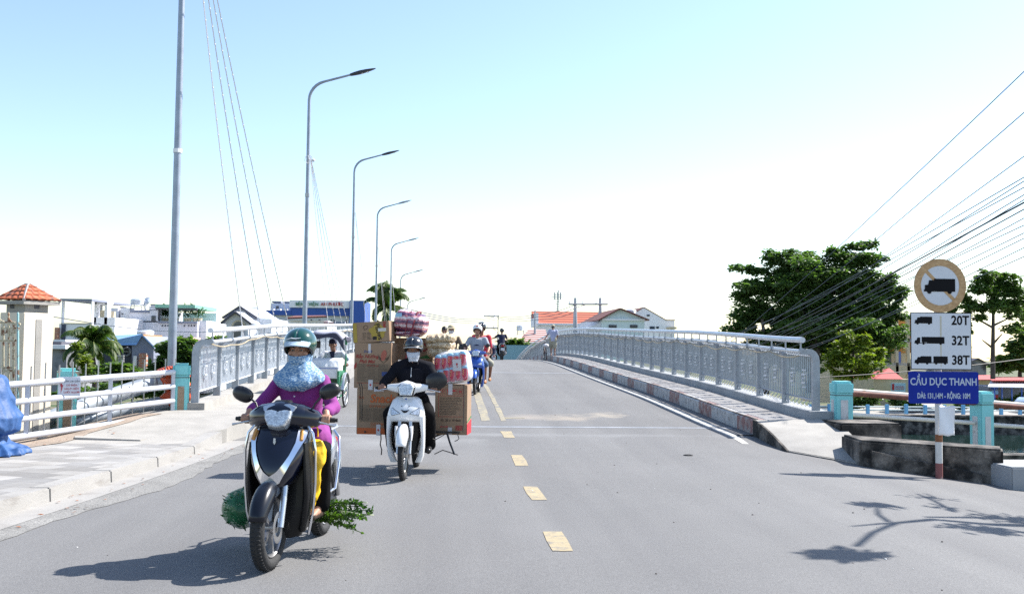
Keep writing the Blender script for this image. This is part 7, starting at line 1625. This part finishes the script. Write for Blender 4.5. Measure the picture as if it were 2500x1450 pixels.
for q in range(4): Mq = Matrix.Rotation(q*math.pi/2+math.pi/4, 3, 'Z'); b.tube([Mq@Vector((0, -e*1.414, zb2+.01)), Mq@Vector((0, -.02, za+.01))], .022, 6)
b.build('ridge', mat('mortar ridge', (.33, .31, .31), .9, bump=.4, bs=30), gc)
# ornate iron gate beside it
ig = thing('iron_gate', 'ornate rusty cream and turquoise iron gate in front of the roofed column', 'gate', (0, 0, 0)); M['gate_paint'] = mat('rusty cream gate paint', (.50, .44, .30), .7, col2=(.22, .10, .05), c2s=14, c2t=(.52, .6)); M['gate_turq'] = mat('rusty turquoise gate paint', (.28, .48, .48), .7, col2=(.18, .09, .05), c2s=12, c2t=(.55, .62)); Y = 14.2
def gq(x, y, d=0): p = at(x, y, Y-d); return p
for xs_, y0_, m_ in ((-18, 770, 'gate_paint'), (-6, 780, 'gate_paint'), (8, 785, 'gate_paint'), (21, 765, 'gate_paint'), (33, 792, 'gate_paint'), (44, 765, 'gate_turq')):
    b = MB(); b.tube([gq(xs_, 1010), gq(xs_, y0_), gq(xs_, y0_-3)], [.016, .016, .004], 6); b.build('bar', M[m_], ig)
for pts in ([(-20, 787), (36, 787)], [(-20, 831), (40, 831)], [(-20, 897), (36, 897)], [(-20, 905), (46, 905)], [(34, 791), (50, 791)]): b = MB(); b.tube([gq(*p) for p in pts], .014, 6); b.build('rail', M['gate_paint'], ig)
b = MB()
for c_ in (10, 32, -14):
    b.tube([gq(c_-6, 820), gq(c_-6, 800), gq(c_+6, 800), gq(c_+6, 812), gq(c_-2, 812), gq(c_-2, 820)], .012, 6); b.tube([gq(c_-9, 780), gq(c_-3, 786), gq(c_, 795)], .010, 6)
b.build('scroll', M['gate_paint'], ig)
# ================================================================== TREES
def foliage_mat(nm, c, c2): return leafmat(nm, c, c2, .5)
M['leaf_dark'] = foliage_mat('dark green leaves', (.050, .100, .028), (.095, .155, .045)); M['leaf_mid'] = foliage_mat('mid green leaves', (.06, .115, .026), (.10, .16, .04)); M['leaf_lime'] = foliage_mat('lime green leaves', (.10, .15, .018), (.19, .23, .03)); M['bark'] = mat('bark', (.07, .055, .045), .95, var=.3, vs=6, bump=.6, bs=20); M['palm_leaf'] = foliage_mat('palm leaves', (.03, .075, .015), (.10, .15, .03)); M['palm_rib'] = mat('palm rib', (.28, .30, .08), .6)
def tree(name, label, Y, trunk, clumps, m, size, n, cat='tree', grp=None, dens=1.0, seed=1, depth=1.0, tr=.25, sparse=.0):
    """trunk: list of limbs, each a list of px,py; clumps: (px, py, rx px, ry px)"""
    rr = random.Random(seed); t = thing(name, label, cat, (0, 0, 0), group=grp); sc = Y/FPX
    if trunk:
        b = MB()
        for li, l in enumerate(trunk):
            P = [at(x, y, Y) for x, y in l]; k = len(P); r0_ = tr*(1 if li == 0 else .5)
            for i, p in enumerate(P): p.y = Y+(0 if li == 0 else ((-1)**li)*.25*i*tr*4)
            b.tube(P, [r0_*(1-.6*i/(k-1)) for i in range(k)], 8)
        b.build('trunk', M['bark'], t, smooth=60)
    b = MB(); tot = sum(c[2]*c[3] for c in clumps)
    for (px, py, rx, ry) in clumps:
        c = at(px, py, Y); Rx, Rz = rx*sc, ry*sc; Ry = (Rx+Rz)/2*depth; cnt = int(n*rx*ry/tot)
        c.y += rr.uniform(-.5, .5)*Ry
        subs = [(c+Vector((rr.uniform(-1, 1)*Rx*.8, rr.uniform(-1, 1)*Ry*.8, rr.uniform(-.9, .95)*Rz*.85)), rr.uniform(.25, .5)) for _ in range(10)]
        for k in range(cnt):
            sc_, f = subs[rr.randrange(10)] if rr.random() > .3 else (c, .95)
            q = Vector((rr.gauss(0, 1), rr.gauss(0, 1), rr.gauss(0, 1))); q.normalize(); q *= rr.random()**.45
            p = sc_+Vector((q.x*Rx*f, q.y*Ry*f, q.z*Rz*f*.8)); nrm = Vector((rr.gauss(0, .6), rr.gauss(0, .6), 1)); d = Vector((rr.uniform(-1, 1), rr.uniform(-1, 1), rr.uniform(-.5, .3)))
            L_ = size*rr.uniform(.6, 1.3); leaf(b, p, d, nrm, L_, L_*.55)
    b.build('crown', m, t); return t
tree('broad_tree', 'large dark spreading tree across the river behind the bridge railing', 62,
     [[(1985, 960), (1988, 850), (1992, 770), (2000, 720)], [(1990, 790), (1940, 755), (1900, 765)], [(1992, 770), (2060, 742), (2120, 722)], [(1990, 760), (1960, 700), (1930, 660)], [(1995, 740), (2050, 680), (2080, 640)], [(1870, 960), (1865, 870), (1850, 780)]],
     [(1812, 655, 32, 10), (1850, 662, 36, 14), (1905, 630, 46, 22), (1975, 632, 62, 24), (2045, 628, 42, 22), (2085, 602, 34, 11), (2118, 600, 32, 14), (2095, 640, 50, 20), (1850, 700, 60, 26), (1925, 690, 80, 34), (2010, 690, 82, 36), (2090, 690, 72, 32), (2150, 685, 45, 20), (2185, 715, 36, 24), (1835, 755, 50, 38), (1900, 770, 70, 30), (1985, 780, 80, 34), (2070, 770, 80, 34), (2150, 770, 66, 40), (1812, 800, 40, 30), (1880, 830, 60, 34), (1960, 840, 70, 34), (2050, 840, 80, 34), (2140, 840, 60, 40), (2190, 760, 30, 30), (1930, 735, 110, 50), (2065, 735, 115, 52), (2000, 675, 110, 40), (1985, 800, 120, 44), (2120, 790, 80, 50), (1960, 650, 80, 28), (2075, 645, 70, 30), (2150, 720, 50, 30), (2140, 880, 40, 40), (1940, 880, 90, 30), (2200, 820, 20, 30)], M['leaf_dark'], .28, 95000, seed=3, tr=.45)
tree('lime_tree', 'bright yellow green young tree behind the turquoise pillar', 55, [[(2078, 985), (2080, 900), (2085, 840)], [(2080, 900), (2050, 860)], [(2082, 880), (2120, 850)]],
     [(2068, 822, 16, 16), (2080, 850, 46, 22), (2110, 828, 20, 16), (2130, 858, 26, 16), (2050, 880, 32, 22), (2095, 885, 56, 24), (2060, 915, 34, 16), (2108, 912, 30, 14), (2140, 875, 18, 10)], M['leaf_lime'], .24, 6500, seed=5, tr=.12)
tree('thin_tree', 'tall thin tree with sparse crown behind the weight limit board', 58, [[(2424, 925), (2424, 850), (2425, 770), (2420, 690)], [(2424, 800), (2385, 780), (2345, 772)], [(2424, 795), (2470, 775)], [(2424, 850), (2395, 830)], [(2424, 840), (2450, 815)]],
     [(2405, 672, 22, 20), (2440, 678, 18, 17), (2470, 690, 24, 26), (2395, 705, 30, 23), (2430, 712, 30, 23), (2480, 722, 30, 26), (2375, 745, 30, 23), (2425, 750, 36, 23), (2478, 755, 28, 26), (2350, 790, 22, 17), (2390, 775, 18, 11), (2330, 760, 10, 14), (2470, 800, 26, 14), (2350, 725, 14, 14), (2355, 810, 24, 11), (2352, 855, 20, 11)], M['leaf_mid'], .25, 11000, seed=7, tr=.15)
tree('bushy_tree', 'bushy green tree at the edge beyond the awning shop', 66, [[(2490, 960), (2490, 880)]], [(2495, 850, 40, 20), (2470, 875, 34, 18), (2500, 890, 44, 22), (2450, 900, 26, 12), (2520, 820, 40, 24), (2510, 760, 26, 30)], M['leaf_mid'], .42, 4200, seed=9, tr=.2)
tree('round_bush', 'dark round bush standing behind the first lamp pole', 27, [[(430, 960), (430, 900)]], [(440, 838, 26, 18), (410, 850, 22, 14), (455, 862, 30, 22), (420, 880, 36, 22), (460, 900, 30, 24), (395, 905, 24, 16), (440, 920, 40, 24)], M['leaf_dark'], .19, 7500, seed=11, tr=.08, cat='bush')
tree('garden_shrub', 'olive green shrub in front of the slate house', 25, [], [(285, 900, 30, 16), (315, 915, 36, 18), (260, 915, 30, 16), (340, 935, 40, 16)], M['leaf_mid'], .15, 3800, seed=13, cat='shrub')
tree('hedge_shrub', 'dark hedge growing behind the service pipes', 22.5, [], [(300, 955, 50, 18), (360, 950, 50, 18), (410, 935, 44, 20), (230, 960, 50, 14), (170, 965, 50, 12)], M['leaf_dark'], .13, 6500, seed=15, cat='hedge')
tree('river_shrub', 'dark clipped shrub on the far bank above the low blue rail', 57, [], [(2200, 985, 28, 9), (2230, 990, 26, 8), (2190, 975, 18, 7), (2350, 990, 24, 12)], M['leaf_dark'], .25, 1500, seed=17, cat='shrub')
tree('crest_bush', 'pale green bush in front of the striped roof near the crest', 95, [], [(1243, 838, 14, 7), (1262, 836, 16, 9), (1285, 842, 18, 8), (1225, 850, 12, 6)], M['leaf_mid'], .45, 900, seed=19, cat='bush')
tree('roadside_tree', 'small green tree top showing between the railing stubs', 40, [], [(532, 828, 18, 6), (508, 842, 14, 8)], M['leaf_mid'], .2, 800, seed=21, cat='tree')
def palm(label, px, py, base, Y, L_, n, seed, tr=.16, up=.4, leafw=.05):
    rr = random.Random(seed); t = thing('coconut_palm', label, 'palm tree', (0, 0, 0)); c = at(px, py, Y); g_ = at(base[0], base[1], Y); b = MB(); b.tube([Vector((g_.x, Y, g_.z)), Vector(((c.x+g_.x)/2+.1, Y, (c.z+g_.z)/2)), Vector((c.x, Y, c.z))], [tr*1.2, tr, tr*.8], 10); b.build('trunk', M['bark'], t, smooth=50)
    for k in range(n):
        a = 2*math.pi*k/n*1.618*3; el = rr.uniform(-.25, 1.25)*up+.2; LL = L_*rr.uniform(.8, 1.1); d = Vector((math.cos(a), math.sin(a)*.9, 0)); pts = []
        e0 = el*1.5; 
        p = Vector((c.x, Y, c.z)); ang = e0
        for q in range(13): pts.append(p.copy()); p = p+(d*math.cos(ang)+Vector((0, 0, math.sin(ang))))*LL/12; ang -= (.10+.085*q*.35)*(1.1 if el < .3 else .9)
        b = MB(); b.tube(pts, [tr*.16*(1-q/14) for q in range(13)], 5); rb = b.build('frond_rib', M['palm_rib'], t)
        b = MB(); sd = Vector((-d.y, d.x, 0)).normalized()
        for q in range(2, 60):
            u = q/60*12; i = min(int(u), 11); P = pts[i].lerp(pts[i+1], u-i); tg = (pts[i+1]-pts[i]).normalized(); wl = LL*.27*math.sin(math.pi*min(1, .12+.9*q/60))**.7
            for s in (-1, 1):
                dd = (sd*s*.75+tg*.55+Vector((0, 0, -.55-rr.random()*.4))).normalized(); e = P+dd*wl*rr.uniform(.85, 1.1); w_ = tg*leafw*.5
                m_ = P.lerp(e, .5)+Vector((0, 0, wl*.05)); b.add([P-w_, P+w_, m_+w_*1.1, e, m_-w_*1.1], [(0, 1, 2, 4), (4, 2, 3)])
        b.build('frond', M['palm_leaf'], t)
    return t
palm('coconut palm with drooping fronds in front of the modern white house', 224, 855, (226, 1000), 32, 1.35, 30, 3, .09, .85, .035)
palm('coconut palm beyond the bridge behind the fourth and fifth lamps', 945, 750, (947, 900), 84, 2.9, 30, 5, .2, 1.25, .12)
tree('river_shrub', 'loose dark bushes on the far bank beside the turquoise pillar', 58, [], [(2105, 975, 34, 16), (2135, 965, 22, 14), (2085, 985, 22, 12)], M['leaf_mid'], .28, 1500, seed=31, cat='shrub')
tree('river_shrub', 'dark bushes under the white awning across the river', 60, [], [(2450, 985, 40, 13), (2510, 975, 40, 18)], M['leaf_dark'], .28, 1800, seed=32, cat='shrub')
t = tree('creeper', 'pale sunlit creeper climbing under the coconut palm', 30, [], [(205, 880, 18, 28), (212, 915, 22, 18), (185, 845, 12, 12)], M['leaf_lime'], .12, 1500, seed=23, cat='creeper')
# ================================================================== OVERHEAD WIRES
M['wire'] = mat('overhead wire', (.06, .08, .11), .6); M['wire_blk'] = mat('black bundled cable', (.008, .010, .014), .6)
def wire(p0, p1, Y0, Y1, r, lab, sag=.6, m='wire', grp='overhead wires from the right edge', name='overhead_wire', nseg=14):
    a, c = at(*p0, Y0), at(*p1, Y1); b = MB(); b.tube([a.lerp(c, k/nseg)-Vector((0, 0, sag*math.sin(math.pi*k/nseg))) for k in range(nseg+1)], r, 5)
    return tag(b.build(name, M[m]), lab, 'wire', grp)
# each wire runs from a pole off frame to a pole beyond the river
WR = [((2560, 110), (1960, 655), 'highest thin overhead wire crossing the open sky'), ((2560, 215), (2040, 640), 'second highest thin overhead wire above the tree'), ((2560, 330), (2100, 640), 'third highest overhead wire, faint against the sky')]
for (p0, p1, l) in WR: wire((p0[0], p0[1]+8), (2*p1[0]-p0[0]+(p0[0]-p1[0])*.45, 2*p1[1]-p0[1]-(p1[1]-p0[1])*.45), 19, 52, .011, l, .35)
q = [(398, 925), (405, 960), (425, 905), (440, 955), (452, 965), (462, 920), (478, 935), (500, 945), (522, 900), (540, 925), (552, 940), (575, 955), (600, 935)]
for k, (ya, yb) in enumerate(q):
    thick = k in (5, 6)
    wire((2560, ya), (1700+k*9, yb-70+k*2), 20+.2*k, 75, .022 if k == 5 else (.016 if k == 6 else .0125), ['upper of the fanned thin wires', 'thin wire just under the uppermost of the fan', 'thin wire above the thick cable, steeper one', 'thin wire above the thick cable, flatter one', 'thin wire touching the thick cable', 'thickest black cable passing above the round sign', 'second black cable under the thickest one', 'thin wire right under the black cables', 'thin wire meeting the rim of the round sign', 'thin wire running behind the round sign', 'thin wire leaving the round sign low', 'low wire above the thin tree', 'lowest wire of the fan over the thin tree'][k], .45, 'wire_blk' if thick else 'wire')
wire((1990, 922), (2560, 868), 50, 54, .025, 'black cable crossing low behind the weight limit board', .15, 'wire_blk', 'low cables across the river')
for k, (ya, ym, yb) in enumerate(((742, 772, 742), (748, 775, 757), (754, 779, 768))):
    wire((985, ya+10), (1215, ym), 60, 114, .030, ['upper', 'middle', 'lower'][k]+' far wire running from the bridge lamps to the thin utility pole', .5, 'wire', 'far wires over the crest'); wire((1215, ym), (1306, ym-4+3*k), 114, 100, .030, ['upper', 'middle', 'lower'][k]+' far wire between the two thin utility poles', .2, 'wire', 'far wires over the crest')
    wire((1306, ym-4+3*k), (1404, 744+k*9), 100, 86, .028, ['upper', 'middle', 'lower'][k]+' far wire in front of the red tile roof', .2, 'wire', 'far wires over the crest')
wire((100, 768), (560, 810), 40, 52, .02, 'thin dark wire crossing the white houses behind the lamp pole', .25, 'wire', 'wires over the houses')
# ================================================================== INVENTED TREE OUT OF FRAME, ADDED TO SHADE THE ROAD
def shp(px, py, H): p = gp(px, py); return p+SUNV*(H/SUNV.z)
st = thing('added_shade_tree', 'invented tree outside the view, added so that its bough shades the road', 'tree', (0, 0, 0)); b = MB(); Hh = 5.2
def limb(pts, r0_, r1_, H0=Hh): P = [shp(x, y, H0) for x, y in pts]; b.tube(P, [r0_+(r1_-r0_)*i/(len(P)-1) for i in range(len(P))], 8); return P
A_ = limb([(2560, 1285), (2420, 1280), (2280, 1268), (2180, 1278), (2080, 1284)], .09, .018); limb([(2560, 1272), (2400, 1264), (2260, 1262)], .07, .03); limb([(2190, 1276), (2130, 1300), (2090, 1335)], .035, .03); limb([(2170, 1274), (2145, 1255), (2140, 1240)], .028, .018); limb([(2330, 1250), (2280, 1222), (2240, 1205)], .03, .018)
tk = A_[0]; b.tube([tk, tk+Vector((1.4, .5, -.4)), Vector((tk.x+2.6, tk.y+.8, tk.z-1.6)), Vector((tk.x+3.0, tk.y+.9, G(tk.x+3, tk.y+.9)-.3))], [.055, .10, .14, .18], 10); b.build('trunk', M['bark'], st, smooth=50)
b = MB(); rr = random.Random(8)
for (px, py, n_, sx, sz) in ((2058, 1353, 380, .20, .07), (2135, 1233, 160, .15, .05), (2430, 1295, 120, .3, .05), (2490, 1270, 220, .4, .08), (2265, 1215, 26, .22, .10), (2310, 1240, 22, .2, .1), (2360, 1288, 30, .25, .05)):
    c = shp(px, py, Hh)
    for k in range(n_): leaf(b, c+Vector((rr.gauss(0, sx*.5), rr.gauss(0, sx*.35), rr.gauss(0, sz))), Vector((rr.uniform(-1, 1), rr.uniform(-1, 1), rr.uniform(-.2, .2))), Vector((rr.gauss(0, .3), rr.gauss(0, .3), 1)), rr.uniform(.10, .18), rr.uniform(.05, .09))
b.build('crown', M['leaf_dark'], st)
# small things on the road
b = MB(); c = gp(1680, 1112); b.ring((c.x, c.y, c.z+.006), .06, .008, 'Z', 20, 5, 1); tag(b.build('rubber_ring', M['rubber']), 'small black ring lying on the road before the joint', 'ring')
M['pebble'] = mat('road grit', (.06, .05, .045), .9); M['scrap'] = mat('paper scrap', (.6, .6, .58), .8); rr = random.Random(5); b = MB(); b2 = MB()
for k in range(80):
    y = rr.uniform(4.2, 22); x = rr.uniform(-3, 4.4); s = rr.uniform(.004, .011); (b if k % 5 else b2).ball((x, y, G(x, y)+s*.3), (s, s*1.3, s*.5), 6, 4)
tag(b.build('road_grit', M['pebble']), kind='stuff'); tag(b2.build('paper_scraps', M['scrap']), kind='stuff')
M['dryleaf'] = mat('dry leaves', (.30, .10, .03), .8); b = MB()
for k in range(70):
    y = rr.uniform(7, 15); x = kx(y)+rr.uniform(.0, .5) if k % 2 else gx(y)+rr.uniform(.1, .6); z = G(x, y)+.012 if k % 2 else SW(y)+.015; leaf(b, Vector((x, y, z)), rv()*.5+Vector((1, 0, .2)), Vector((0, 0, 1)), rr.uniform(.03, .07), .03)
tag(b.build('dry_leaves', M['dryleaf']), kind='stuff')
